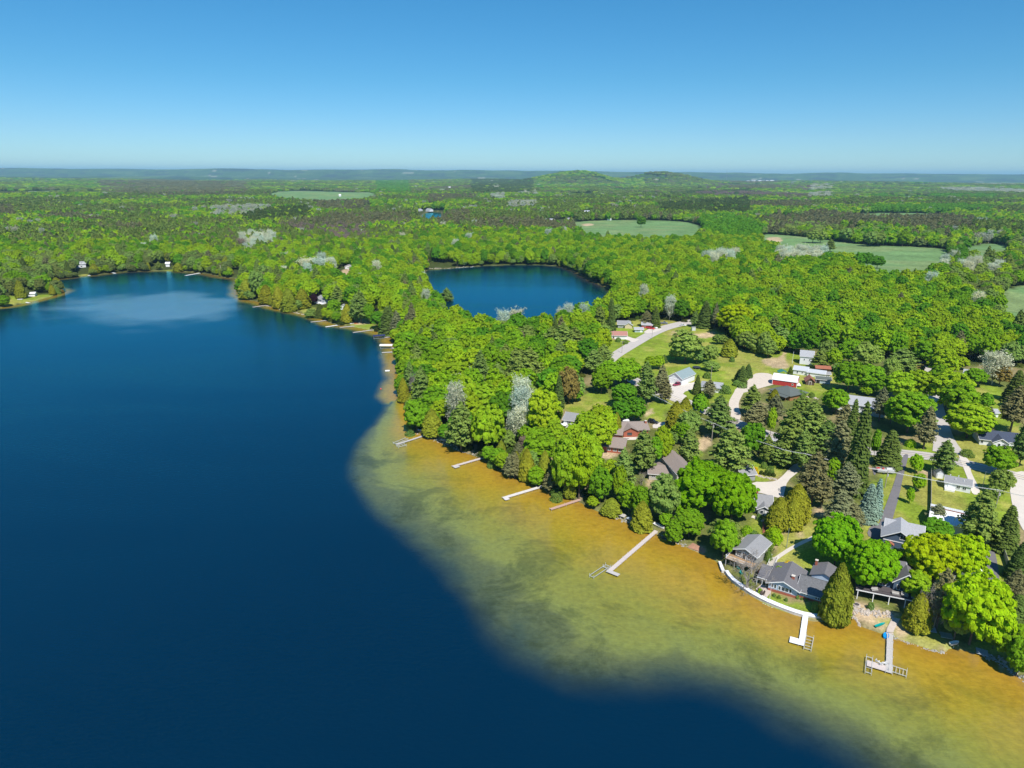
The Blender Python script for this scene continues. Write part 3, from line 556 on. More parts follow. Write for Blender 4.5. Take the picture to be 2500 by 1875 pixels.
# species: (prototype family, count of variants, tint, name, category, wording)
SP = {'lime': ('broad', 4, (.205, .308, .013), 'broadleaf_tree', 'lime green broadleaf tree'), 'yellow': ('broad', 4, (.215, .322, .012), 'broadleaf_tree', 'yellow green broadleaf tree'),
      'green': ('broad', 4, (.135, .260, .011), 'broadleaf_tree', 'mid green broadleaf tree'), 'deep': ('broad', 4, (.080, .205, .012), 'broadleaf_tree', 'deep green broadleaf tree'),
      'sage': ('sage', 2, (.165, .245, .050), 'broadleaf_tree', 'grey green loose broadleaf tree'), 'dull': ('sage', 2, (.125, .165, .045), 'broadleaf_tree', 'dull olive broadleaf tree'),
      'silver': ('poplar', 2, (.40, .43, .32), 'poplar_tree', 'silvery pale poplar'), 'brown': ('poplar', 2, (.20, .155, .12), 'poplar_tree', 'brownish nearly leafless poplar'),
      'rust': ('sage', 2, (.20, .165, .045), 'broadleaf_tree', 'rust coloured broadleaf tree'), 'purple': ('broad', 4, (.030, .012, .020), 'broadleaf_tree', 'dark purple leaved tree'),
      'pine': ('pine', 3, (.125, .180, .036), 'pine_tree', 'dark green white pine'), 'redpine': ('redpine', 2, (.135, .140, .062), 'pine_tree', 'brownish green pine'),
      'spruce': ('spruce', 2, (.070, .105, .022), 'spruce_tree', 'dark green spruce'), 'blue': ('spruce', 2, (.14, .215, .175), 'spruce_tree', 'blue grey spruce'),
      'cedar': ('cedar', 2, (.160, .180, .016), 'cedar_tree', 'olive green cedar'), 'bare': ('bare', 2, (.3, .27, .22), 'bare_tree', 'leafless grey branched tree'),
      'big': ('big', 2, (.125, .275, .006), 'broadleaf_tree', 'very wide green maple'), 'bigyellow': ('big', 2, (.250, .345, .006), 'broadleaf_tree', 'very wide yellow green tree'),
      'shrub': ('shrub', 2, (.12, .20, .04), 'shrub', 'round green shrub'), 'limeshrub': ('shrub', 2, (.22, .36, .01), 'shrub', 'bright lime shrub'),
      'yellowshrub': ('shrub', 2, (.55, .42, .01), 'shrub', 'yellow flowering shrub'), 'loose': ('sage', 2, (.195, .315, .010), 'broadleaf_tree', 'loose crowned lime green tree'), 'youngtree': ('sage', 2, (.18, .33, .01), 'broadleaf_tree', 'slender young lime green tree'),
      'deadorange': ('redpine', 2, (.50, .20, .06), 'pine_tree', 'dead orange needled conifer')}
GAIN = 1.6
trng = random.Random(5)
def add_tree(sp, x, y, h, w, label, group=None, parts=True, z=None):
    fam, nv, tint, name, desc = SP[sp]; crown, trunk, whole, H, Rr = PROTO['%s%d' % (fam, trng.randrange(nv))]
    v = trng.uniform(.86, 1.14); hue = trng.uniform(-.1, .1)
    tn = (tint[0] * v * (1 + hue) * GAIN, tint[1] * v * GAIN, tint[2] * v * (1 - hue) * GAIN)
    z = hz(x, y) if z is None else z; rz_ = trng.uniform(0, 6.28)
    if parts and trunk is not None:
        t = empty(name, (x, y, z), rz_); t.scale = (w / (2 * Rr), w / (2 * Rr), h / H)
        c = obj('crown', crown, t); c['tint'] = tn; obj('trunk', trunk, t)
    else:
        t = obj(name, whole); t.location = (x, y, z); t.rotation_euler = (0, 0, rz_); t.scale = (w / (2 * Rr), w / (2 * Rr), h / H); t['tint'] = tn
    tag(t, label, name.replace('_tree', ' tree').replace('_', ' ') if name != 'shrub' else 'shrub', group)
    if name == 'bare_tree': t['category'] = 'tree'
    else: t['category'] = 'shrub' if name == 'shrub' else 'tree'
    return t
TREES = []   # (x, y, radius) of everything planted
HAND = []
def ptree(f, sp, cx, ytop, ybase, w):
    """tree by its outline in a zoomed view: centre x, top y, ground y, width"""
    X, Y0 = PX(f, cx, ytop); _, Yb = PX(f, cx, ybase); s = FR[f][2]; bx = X
    v = (937.5 - Y0) / FPX
    for _ in range(2):
        p = at(bx, Yb); q_ = Vector((p.x, p.y, p.z - CAMH)); h = min(45, max(.3, (v * q_.dot(_F) - q_.dot(_U)) / (_U.z - v * _F.z))); cxp = to_px(p.x, p.y, p.z + h * .55)[0]; bx += X - cxp
    wd = w / s * depth(p.x, p.y, p.z + h * .5) / FPX
    if wd > 1.12 * h and SP[sp][0] in ('broad', 'sage') and wd > 9:      # a wide clump is two trees side by side
        for sg in (-1, 1):
            q = p + Vector((sg * wd * .21, trng.uniform(-1.5, 1.5), 0)); HAND.append([sp, q.x, q.y, h * trng.uniform(.88, 1.03), wd * .62, X + sg * 5, (Y0 + Yb) / 2]); TREES.append((q.x, q.y, wd * .31))
        return
    HAND.append([sp, p.x, p.y, h, wd, X, (Y0 + Yb) / 2]); TREES.append((p.x, p.y, wd / 2)); return HAND[-1]
# ------------------------------------------------------------------ trees one can tell apart in the village and along the shore
LIST = [
 # view E: waterfront wood in the middle
 ('E', [('silver', 90, 0, 330, 200), ('lime', 300, 20, 300, 260), ('lime', 540, 240, 900, 270), ('loose', 690, 270, 900, 280), ('lime', 430, 90, 420, 210), ('lime', 620, 130, 400, 180), ('lime', 780, 190, 800, 290), ('lime', 880, 60, 420, 300), ('yellow', 960, 0, 350, 230),
        ('cedar', 1060, 30, 250, 110), ('cedar', 150, 400, 720, 170), ('cedar', 330, 420, 730, 150), ('green', 250, 560, 780, 170), ('lime', 480, 560, 820, 160), ('cedar', 590, 590, 885, 140), ('green', 690, 680, 830, 110),
        ('redpine', 380, 620, 850, 130), ('shrub', 455, 810, 915, 150), ('redpine', 30, 430, 700, 130), ('pine', 1330, 215, 640, 260), ('pine', 1130, 400, 900, 230), ('lime', 1530, 160, 570, 190), ('green', 1450, 270, 590, 170),
        ('green', 900, 560, 960, 230), ('lime', 1010, 500, 760, 170), ('cedar', 1010, 900, 1055, 210), ('bare', 890, 700, 960, 110), ('bare', 1320, 600, 760, 110), ('green', 1190, 740, 1050, 210), ('green', 1310, 770, 1120, 190),
        ('cedar', 1320, 920, 1215, 215), ('sage', 1540, 650, 1130, 300), ('green', 1800, 1010, 1290, 280), ('green', 1640, 1100, 1360, 180), ('lime', 820, 880, 990, 130), ('sage', 1260, 1010, 1100, 110), ('green', 1560, 1040, 1190, 130),
        ('redpine', 60, 330, 560, 120), ('lime', 1090, 560, 960, 130), ('sage', 520, 500, 640, 180)]),
 # view F: middle of the village
 ('F', [('big', 270, 715, 1250, 560), ('big', 590, 800, 1370, 430), ('big', 100, 950, 1300, 300), ('green', 140, 1230, 1500, 290), ('sage', 500, 1310, 1650, 300), ('pine', 560, 385, 870, 360), ('deep', 780, 335, 700, 240),
        ('lime', 975, 170, 480, 90), ('pine', 440, 70, 480, 280), ('green', 240, 50, 280, 150), ('pine', 780, -40, 270, 190), ('redpine', 830, 130, 420, 250), ('pine', 1170, 185, 760, 320), ('pine', 1380, 130, 640, 330),
        ('pine', 1530, 320, 710, 270), ('redpine', 1660, 330, 900, 280), ('pine', 1080, 510, 770, 290), ('pine', 1300, 420, 830, 260), ('spruce', 1880, 110, 1060, 270), ('spruce', 1790, 90, 700, 180), ('redpine', 1410, 640, 1170, 300),
        ('green', 1600, 690, 1000, 160), ('redpine', 1730, 750, 1130, 260), ('redpine', 1690, 1060, 1400, 330), ('redpine', 1800, 1160, 1430, 200), ('cedar', 1230, 970, 1330, 280), ('cedar', 1050, 1100, 1410, 240), ('cedar', 1190, 1120, 1410, 220),
        ('blue', 1965, 950, 1335, 215), ('blue', 2050, 895, 1290, 140), ('big', 1650, 1270, 1800, 470), ('pine', 140, 400, 770, 220), ('shrub', 895, 735, 800, 65), ('shrub', 960, 775, 850, 80), ('yellowshrub', 800, 785, 865, 80),
        ('redpine', 1500, 900, 1200, 180), ('green', 1480, 1000, 1180, 110), ('redpine', 1010, 60, 330, 170), ('sage', 1280, 60, 260, 150), ('green', 1640, 0, 260, 210), ('redpine', 1720, 160, 480, 190), ('pine', 930, 470, 760, 150),
        ('green', 80, 330, 560, 160), ('sage', 180, 200, 420, 150), ('shrub', 848, 1260, 1320, 60), ('shrub', 790, 1430, 1490, 90), ('limeshrub', 990, 1400, 1530, 170), ('limeshrub', 720, 1380, 1470, 120), ('cedar', 1000, 0, 130, 110)]),
 # view G: right side
 ('G', [('spruce', 590, -10, 425, 300), ('green', 425, -20, 320, 100), ('redpine', 1000, -120, 215, 170), ('limeshrub', 825, 105, 185, 115), ('pine', 1225, 125, 505, 260), ('green', 1860, 175, 505, 320),
        ('youngtree', 900, 270, 500, 130), ('youngtree', 925, 500, 715, 140), ('youngtree', 825, 660, 850, 80), ('sage', 1880, 455, 740, 240), ('redpine', 1140, 860, 1090, 210), ('pine', 1650, 710, 1330, 380),
        ('spruce', 1960, 860, 1390, 290), ('deep', 1130, 1030, 1300, 330), ('deep', 880, 1180, 1330, 200), ('bigyellow', 1060, 1190, 1760, 560), ('bigyellow', 1440, 1200, 1720, 480), ('spruce', 2090, 1330, 1720, 260), ('pine', 2150, -140, 420, 220),
        ('big', 370, 1240, 1830, 580), ('shrub', 1480, 220, 300, 150), ('sage', 1780, 640, 860, 130)]),
 ('H', [('green', 330, 95, 540, 310), ('limeshrub', 905, 190, 345, 180), ('shrub', 700, 230, 290, 90), ('shrub', 835, 440, 560, 90), ('cedar', 1650, 610, 1275, 340), ('bare', 620, 380, 885, 420), ('yellowshrub', 1060, 560, 700, 110), ('shrub', 1130, 640, 750, 160),
        ('limeshrub', 960, 620, 740, 110), ('limeshrub', 1060, 660, 770, 150), ('limeshrub', 1180, 660, 740, 120), ('shrub', 1170, 960, 1000, 45), ('shrub', 1220, 985, 1015, 30), ('shrub', 1275, 1000, 1030, 30), ('bare', 760, 560, 700, 160), ('shrub', 1380, 1030, 1140, 90),
        ('shrub', 2020, 1040, 1120, 80), ('shrub', 960, 960, 1000, 40), ('shrub', 900, 940, 975, 40), ('shrub', 1040, 990, 1030, 40), ('limeshrub', 740, 880, 940, 50), ('shrub', 820, 300, 420, 170)]),
 ('I', [('yellow', 690, 540, 800, 260), ('bigyellow', 1250, 550, 1190, 560), ('redpine', 930, 520, 1050, 250), ('bare', 900, 560, 1060, 300), ('cedar', 720, 740, 1060, 230), ('redpine', 1590, 520, 790, 170), ('spruce', 1650, 260, 600, 240), ('spruce', 1600, 740, 1010, 220),
        ('green', 1570, 980, 1340, 280), ('sage', 1080, 720, 1160, 260), ('green', 1400, 1060, 1230, 150), ('green', 1640, 1120, 1480, 200), ('sage', 520, 320, 480, 110)]),
 # view D: along the road and the wood edge
 ('D', [('lime', 1340, 490, 720, 340), ('green', 1340, 650, 970, 330), ('green', 1200, 690, 900, 150), ('redpine', 1115, 620, 880, 120), ('pine', 1280, 320, 510, 230), ('green', 950, 420, 660, 350), ('sage', 1000, 265, 470, 210), ('green', 870, 240, 450, 170),
        ('lime', 750, 310, 480, 120), ('pine', 640, 335, 475, 120), ('deep', 560, 155, 370, 170), ('deep', 460, 190, 350, 160), ('green', 750, 630, 810, 180), ('lime', 1600, 320, 570, 210), ('lime', 1650, 480, 770, 290), ('green', 1720, 560, 860, 260),
        ('lime', 1800, 740, 1010, 310), ('lime', 1730, 380, 480, 110), ('silver', 1990, 370, 600, 200), ('green', 1840, 470, 610, 160), ('rust', 2040, 440, 610, 130), ('green', 1920, 660, 800, 110), ('redpine', 1945, 770, 930, 80), ('spruce', 2160, 480, 730, 170),
        ('redpine', 2150, 610, 960, 180), ('green', 2200, 940, 1160, 90), ('redpine', 1470, 770, 1095, 140), ('limeshrub', 1340, 1015, 1075, 75), ('shrub', 490, 640, 700, 80), ('shrub', 575, 655, 695, 50), ('spruce', 40, 450, 590, 90), ('spruce', 85, 440, 540, 80), ('spruce', 410, 455, 545, 50), ('shrub', 40, 580, 620, 70),
        ('sage', 130, 210, 350, 130), ('sage', 210, 180, 370, 90), ('sage', 245, 250, 385, 110), ('lime', 310, 210, 360, 130), ('sage', 780, 430, 500, 90), ('bare', 1160, 390, 480, 130), ('rust', 1390, 430, 520, 100), ('yellow', 1000, 600, 680, 100), ('green', 1110, 520, 690, 140),
        ('sage', 1200, 380, 560, 120), ('green', 1480, 250, 450, 200), ('lime', 1570, 260, 470, 160), ('sage', 700, 250, 430, 130), ('pine', 2250, 560, 800, 200), ('green', 1560, 440, 640, 150)]),
 # view C: north field and barns
 ('C', [('spruce', 580, 120, 445, 100), ('sage', 1310, 415, 750, 290), ('sage', 1420, 560, 755, 140), ('sage', 1210, 560, 725, 120), ('sage', 1540, 560, 755, 155), ('cedar', 1735, 515, 685, 155), ('sage', 1560, 730, 825, 150), ('sage', 1650, 465, 570, 140), ('sage', 1890, 430, 620, 170), ('cedar', 2020, 460, 650, 130), ('sage', 2120, 510, 700, 130),
        ('spruce', 1920, 755, 880, 90), ('spruce', 1830, 805, 935, 110), ('shrub', 1810, 915, 970, 90), ('spruce', 1095, 665, 745, 70), ('shrub', 1760, 685, 735, 55), ('shrub', 1515, 835, 895, 85), ('spruce', 1420, 860, 1055, 95), ('redpine', 1540, 915, 1090, 140),
        ('green', 560, 720, 1000, 260), ('green', 730, 690, 960, 260), ('green', 480, 780, 1050, 200), ('lime', 1000, 665, 810, 190), ('deep', 700, 950, 1180, 250), ('deep', 740, 1080, 1320, 330), ('pine', 920, 745, 1140, 200), ('redpine', 1070, 775, 1130, 150), ('lime', 470, 1150, 1450, 270), ('lime', 330, 1220, 1500, 220),
        ('pine', 500, 570, 800, 200), ('pine', 400, 620, 850, 200), ('rust', 160, 770, 1150, 190), ('sage', 220, 850, 1120, 170), ('spruce', 60, 860, 1190, 120), ('green', 230, 950, 1130, 130), ('cedar', 1210, 1130, 1400, 190), ('cedar', 1300, 1090, 1330, 170), ('green', 1450, 1050, 1240, 160), ('sage', 1330, 1220, 1500, 220), ('lime', 1240, 1330, 1510, 150),
        ('shrub', 640, 495, 540, 60), ('shrub', 710, 520, 560, 60), ('cedar', 775, 340, 405, 22), ('green', 400, 350, 600, 200), ('green', 250, 330, 640, 200), ('shrub', 1690, 960, 1040, 130), ('green', 480, 470, 610, 110), ('redpine', 1110, 900, 1150, 130), ('spruce', 1010, 190, 400, 110), ('redpine', 920, 240, 390, 120),
        ('spruce', 1500, 130, 400, 170), ('redpine', 1600, 160, 420, 70), ('pine', 1400, 240, 395, 90), ('bigyellow', 1800, 150, 480, 330), ('yellow', 1950, 170, 460, 200), ('deep', 1270, 120, 340, 150), ('silver', 1150, 110, 330, 110), ('redpine', 1360, 1440, 1620, 140), ('sage', 1180, 1420, 1560, 100)]),
 # view B: the wood between the lakes
 ('B', [('pine', 1750, 150, 480, 230), ('pine', 1850, 190, 450, 260), ('pine', 1650, 180, 450, 220), ('pine', 1450, 370, 700, 240), ('pine', 1370, 380, 610, 170), ('silver', 1215, 50, 290, 130), ('silver', 1330, 40, 290, 150), ('silver', 1440, 195, 300, 150), ('silver', 905, 305, 380, 120), ('brown', 840, 365, 480, 120),
        ('silver', 790, 630, 840, 110), ('silver', 905, 560, 710, 120), ('silver', 1005, 580, 680, 90), ('sage', 1080, 540, 650, 130), ('silver', 1370, 755, 1090, 190), ('silver', 1490, 775, 880, 110), ('silver', 1290, 970, 1180, 100), ('lime', 1580, 735, 1200, 300), ('pine', 830, 860, 1300, 250), ('cedar', 570, 920, 1155, 180),
        ('green', 430, 810, 1130, 210), ('cedar', 310, 640, 855, 110), ('cedar', 450, 620, 830, 90), ('bare', 395, 540, 860, 90), ('pine', 370, 500, 770, 120), ('pine', 480, 185, 410, 110), ('pine', 430, 330, 570, 130), ('lime', 1080, 870, 1320, 290), ('rust', 1370, 580, 700, 150), ('green', 1620, 550, 770, 150),
        ('pine', 1540, 640, 770, 100), ('pine', 1170, 510, 690, 120), ('pine', 1110, 400, 530, 110), ('deadorange', 1180, 430, 530, 50), ('green', 1340, 510, 600, 80), ('lime', 650, 830, 1040, 210), ('green', 600, 700, 1000, 230), ('lime', 900, 760, 1050, 260), ('lime', 1050, 680, 960, 240), ('green', 520, 420, 600, 150), ('silver', 530, 460, 580, 90),
        ('sage', 1240, 1100, 1290, 150), ('green', 1420, 1050, 1250, 160), ('cedar', 1400, 1280, 1520, 150), ('redpine', 1270, 1310, 1540, 110), ('green', 1160, 1260, 1440, 140), ('brown', 1400, 1180, 1310, 110), ('shrub', 370, 1060, 1150, 110), ('shrub', 1110, 1370, 1440, 90), ('lime', 680, 200, 400, 260), ('lime', 780, 470, 740, 260), ('green', 330, 380, 560, 150), ('redpine', 250, 90, 260, 110)]),
 # view A: the near peninsula
 ('A', [('cedar', 210, 330, 515, 170), ('dull', 190, 380, 520, 110), ('cedar', 400, 385, 565, 155), ('cedar', 520, 400, 610, 130), ('cedar', 620, 410, 645, 160), ('cedar', 755, 425, 612, 160), ('sage', 310, 230, 520, 140), ('silver', 800, 140, 330, 180), ('silver', 920, 140, 330, 200), ('deep', 860, 315, 475, 230), ('purple', 868, 465, 580, 80),
        ('spruce', 930, 565, 705, 120), ('sage', 845, 585, 705, 120), ('green', 1065, 525, 715, 135), ('pine', 1285, 470, 755, 150), ('pine', 1325, 440, 760, 170), ('cedar', 1195, 575, 755, 120), ('deep', 1495, 640, 820, 140), ('spruce', 1590, 590, 880, 180), ('redpine', 1680, 640, 900, 120), ('lime', 1010, 415, 560, 110), ('pine', 1100, 390, 600, 130),
        ('yellow', 1195, 390, 560, 130), ('pine', 1370, 385, 560, 120), ('green', 1410, 560, 770, 110), ('yellow', 1050, 210, 380, 140), ('silver', 575, 210, 330, 100), ('silver', 600, 80, 200, 110), ('silver', 1340, 280, 400, 90), ('silver', 1270, 280, 400, 80), ('brown', 160, -60, 120, 90), ('sage', 370, 180, 380, 160), ('redpine', 1830, 560, 900, 110), ('silver', 1950, 270, 400, 60)]),
 ('X', [('deep', 1882, 362, 430, 56), ('pine', 1738, 475, 535, 36), ('pine', 715, 775, 870, 80), ('spruce', 1700, 850, 1020, 60), ('green', 1850, 340, 385, 30), ('silver', 882, 390, 440, 40), ('silver', 1025, 240, 280, 55)]),
 ('Y', [('pine', 1052, 500, 575, 62), ('deep', 1850, 490, 575, 90), ('deep', 1800, 535, 620, 100), ('deep', 1250, 580, 680, 120), ('deep', 1335, 600, 680, 80), ('lime', 1150, 580, 670, 100), ('yellow', 1690, 695, 800, 120), ('green', 1652, 312, 365, 48), ('yellow', 1415, 488, 535, 60), ('sage', 970, 440, 525, 110), ('green', 890, 415, 480, 80),
        ('sage', 1150, 430, 520, 80), ('sage', 1320, 440, 545, 120), ('green', 1490, 450, 545, 70), ('sage', 1640, 445, 510, 80), ('pine', 1420, 700, 750, 60), ('sage', 1700, 430, 520, 60)]),
 ('Q', [('green', 90, 370, 640, 190), ('cedar', 930, 700, 880, 110), ('green', 860, 680, 850, 90), ('shrub', 1040, 750, 870, 110), ('rust', 1100, 770, 850, 90), ('lime', 1670, 240, 440, 120), ('cedar', 1690, 320, 500, 180), ('dull', 480, 740, 940, 70), ('cedar', 350, 620, 950, 180), ('dull', 200, 620, 900, 150), ('green', 60, 870, 1090, 180), ('bare', 790, 560, 740, 100), ('bare', 380, 480, 600, 80), ('spruce', 590, 390, 580, 80),
        ('dull', 1080, 450, 590, 160), ('dull', 1220, 450, 570, 150), ('dull', 1340, 460, 560, 110), ('dull', 900, 490, 620, 120), ('bare', 690, 570, 730, 80), ('dull', 540, 480, 720, 130), ('sage', 700, 740, 830, 160)]),
 ('P', [('dull', 1700, 1270, 1370, 120), ('dull', 1560, 1280, 1385, 100), ('pine', 1240, 1180, 1370, 100), ('cedar', 2120, 1270, 1375, 120), ('pine', 1890, 1260, 1360, 70), ('pine', 1150, 930, 1110, 170), ('pine', 630, 860, 990, 100), ('pine', 415, 820, 930, 80)]),
]
for f_, L_ in LIST:
    for sp_, cx_, yt_, yb_, w_ in L_: ptree(f_, sp_, cx_, yt_, yb_, w_)
# ------------------------------------------------------------------ what the woods are made of
LIMEWOOD = poly_at('S', [(1450, 600), (1900, 600), (2100, 680), (2250, 720), (2430, 800), (2460, 900), (2300, 910), (2050, 860), (1900, 860), (1750, 810), (1500, 790), (1480, 700)])
def species_at(x, y, r, rng):
    """arrays of species codes for positions; patches from noise and the marked stands"""
    n = len(x); out = np.empty(n, object)
    a = fbm(x / 75 + 11, y / 75, 3); b = fbm(x / 300 + 2, y / 220 + 5, 3); u = rng.rand(n)
    c2 = fbm(x / 110 + 21, y / 80 + 2, 3); con = ss(r, 650, 1500) * ss(b, .48, .60) * .75 + .06 + (a < .34) * .20
    out[:] = 'lime'; out[a > .54] = 'green'; out[(a > .44) & (a <= .50)] = 'yellow'; out[(u < .16)] = 'deep'; out[(u > .16) & (u < .30)] = 'green'; out[(u > .30) & (u < .34)] = 'yellow'; out[(u > .36) & (u < .43)] = 'sage'; out[(u > .43) & (u < .60)] = 'lime'; out[(u > .60) & (u < .76)] = 'loose'
    v = rng.rand(n); out[v < con * .6] = 'pine'; out[(v > con * .6) & (v < con * .75)] = 'spruce'; out[(v > con * .75) & (v < con)] = 'redpine'
    sil = (fbm(x / 60 + 31, y / 60 + 7, 2) > .80); out[sil & (rng.rand(n) < .55)] = 'silver'; out[rng.rand(n) < .010] = 'silver'
    fr_ = ss(r, 750, 1300) * (rng.rand(n)); w_ = (out == 'lime') & (fr_ > .45); out[w_] = np.where(c2[w_] > .5, 'green', np.where(c2[w_] > .38, 'deep', 'sage')); w_ = (out == 'yellow') & (fr_ > .35); out[w_] = 'lime'; w_ = (out == 'silver') & (r > 750) & (rng.rand(n) < .75); out[w_] = 'sage'
    lw = inside(x, y, LIMEWOOD); sw = lw & np.isin(out.astype(str), ['pine', 'spruce', 'redpine', 'silver', 'sage']) & (rng.rand(n) < .8); out[sw] = np.where(rng.rand(sw.sum()) < .5, 'lime', 'green')
    for k, polys in plant_w.items():
        for p in polys:
            m = inside(x, y, p)
            if not m.any(): continue
            w = rng.rand(n)
            if k == 'dull': out[m & (w < .45)] = 'dull'; out[m & (w > .45) & (w < .58)] = 'cedar'; out[m & (w > .61) & (w < .80)] = 'sage'
            else: out[m & (w < (.58 if k in ('silver', 'brown') else .93))] = k
    return out
def clear_of(x, y, rad, k=.62):
    ok = np.ones(len(x), bool)
    for tx, ty, tr_ in TREES: ok &= (x - tx) ** 2 + (y - ty) ** 2 > ((rad + tr_) * k) ** 2
    return ok
KEEP = [[('S', 1015, 512), ('S', 1088, 512), ('S', 1090, 552), ('S', 1018, 552)], [('A', 1090, 380), ('A', 1060, 440), ('A', 1250, 470), ('A', 1270, 300), ('A', 1250, 200), ('A', 1130, 220)], [('A', 890, 480), ('A', 880, 640), ('A', 1000, 700), ('A', 1000, 560), ('A', 990, 470)], [('A', 1130, 560), ('A', 1110, 660), ('A', 1210, 640), ('A', 1210, 570)],
        [('A', 1150, 640), ('A', 960, 720), ('A', 700, 640), ('A', 780, 590), ('A', 1000, 620)], [('A', 1180, 780), ('A', 1180, 730), ('A', 1460, 730), ('A', 1500, 850)], [('A', 1450, 610), ('A', 1450, 700), ('A', 1530, 700), ('A', 1530, 610)],
        [('Q', 0, 1120), ('Q', 60, 870), ('Q', 450, 840), ('Q', 1150, 850), ('Q', 1000, 950)], [('Q', 1360, 410), ('Q', 1340, 560), ('Q', 1660, 540), ('Q', 1560, 360)], [('P', 1770, 1290), ('P', 2060, 1290), ('P', 2080, 1400), ('P', 1770, 1400)], [('W', 1380, 690), ('W', 1470, 690), ('W', 1470, 760), ('W', 1380, 740)],
        [('X', 1290, 385), ('X', 1500, 372), ('X', 1500, 430), ('X', 1390, 440), ('X', 1290, 430)], [('X', 1510, 335), ('X', 1600, 335), ('X', 1600, 375), ('X', 1510, 375)], [('X', 600, 640), ('X', 580, 690), ('X', 800, 690), ('X', 760, 655)],
        [('B', 1640, 1090), ('B', 1640, 1230), ('B', 1900, 1230), ('B', 1900, 940), ('B', 1750, 940)]]
keep_w = [pa(k) for k in KEEP]
def allowed(x, y, extra=0):
    s = land(x, y); ok = s > 2.0 + extra
    nearv = np.hypot(x, y) < 900
    ok &= ~(nearv & inside(x, y, village_w))
    for w in fields_w + dirts_w: ok &= ~inside(x, y, w)
    for w in lawns_w[1:2] + lawns_w[11:15] + keep_w: ok &= ~inside(x, y, w)
    return ok
def scatter(r0, r1, s0, s1, seed, a0=-R(48), a1=R(49)):
    rng = np.random.RandomState(seed); X = []; Y = []; S = []; r = r0; k = 0
    while r < r1:
        s = s0 + (s1 - s0) * (r - r0) / (r1 - r0); n = max(3, int((a1 - a0) * r / s)); a = np.linspace(a0, a1, n) + (k % 2) * .5 * s / r + rng.uniform(-.36, .36, n) * s / r
        q = r + rng.uniform(-.36, .36, n) * s; X.append(q * np.sin(a)); Y.append(q * np.cos(a)); S.append(np.full(n, s)); r += s * .87; k += 1
    return np.concatenate(X), np.concatenate(Y), np.concatenate(S), rng
SIZE = {'loose': (15, 10), 'lime': (17, 11.5), 'yellow': (16, 11), 'green': (16, 11), 'deep': (17, 11.5), 'sage': (14, 9), 'dull': (12, 8), 'silver': (18, 8), 'brown': (15, 8), 'pine': (20, 9), 'spruce': (17, 6.5), 'redpine': (17, 7), 'cedar': (10, 6.5)}
# nearer woods: every tree a thing of its own
fx, fy, fs, rng_ = scatter(200, 640, 8.6, 9.8, 21, -R(44), R(44))
m_ = allowed(fx, fy); fx, fy, fs = fx[m_], fy[m_], fs[m_]; m_ = clear_of(fx, fy, 4.6, .80); fx, fy, fs = fx[m_], fy[m_], fs[m_]
fsp = species_at(fx, fy, np.hypot(fx, fy), rng_)
counts = {}
for h_ in HAND: counts[SP[h_[0]][3]] = counts.get(SP[h_[0]][3], 0) + 1
order = np.argsort(np.hypot(fx, fy)); LATE = []
WOODS = {'loose': 'loose crowned lime green tree standing in the wood around the two lakes', 'lime': 'lime green broadleaf tree with a full round crown in the wood around the two lakes', 'yellow': 'yellow green broadleaf tree with fresh leaves in the wood around the two lakes', 'green': 'mid green broadleaf tree standing in the wood around the two lakes',
         'deep': 'deep green broadleaf tree standing darker in the wood around the two lakes', 'sage': 'grey green loose crowned tree in the wood around the two lakes', 'dull': 'dull olive broadleaf tree in the swampy wood by the far bay', 'silver': 'silvery pale poplar standing among green trees in the wood', 'brown': 'brownish nearly leafless poplar standing in the wood',
         'pine': 'dark green white pine rising among the broadleaf trees of the wood', 'spruce': 'dark narrow spruce rising among the broadleaf trees of the wood', 'redpine': 'brownish green pine standing among the broadleaf trees of the wood', 'cedar': 'olive green cedar standing in the wood by the far bay'}
for i_ in order:
    sp_ = fsp[i_]; nm = SP[sp_][3]; h, w = SIZE[sp_]; f1 = trng.uniform(.75, 1.15); x, y = fx[i_], fy[i_]; vis = abs(math.atan2(x, y)) < R(39.5)
    if counts.get(nm, 0) >= 300 or not vis: LATE.append((x, y, h * f1, w * trng.uniform(.9, 1.2), sp_)); continue
    counts[nm] = counts.get(nm, 0) + 1
    add_tree(sp_, x, y, h * f1, w * trng.uniform(.88, 1.2), WOODS[sp_], WOODS[sp_].split(' standing')[0].split(' rising')[0].split(' in the')[0].split(' with')[0] + 's of the wood', parts=math.hypot(x, y) < 420)

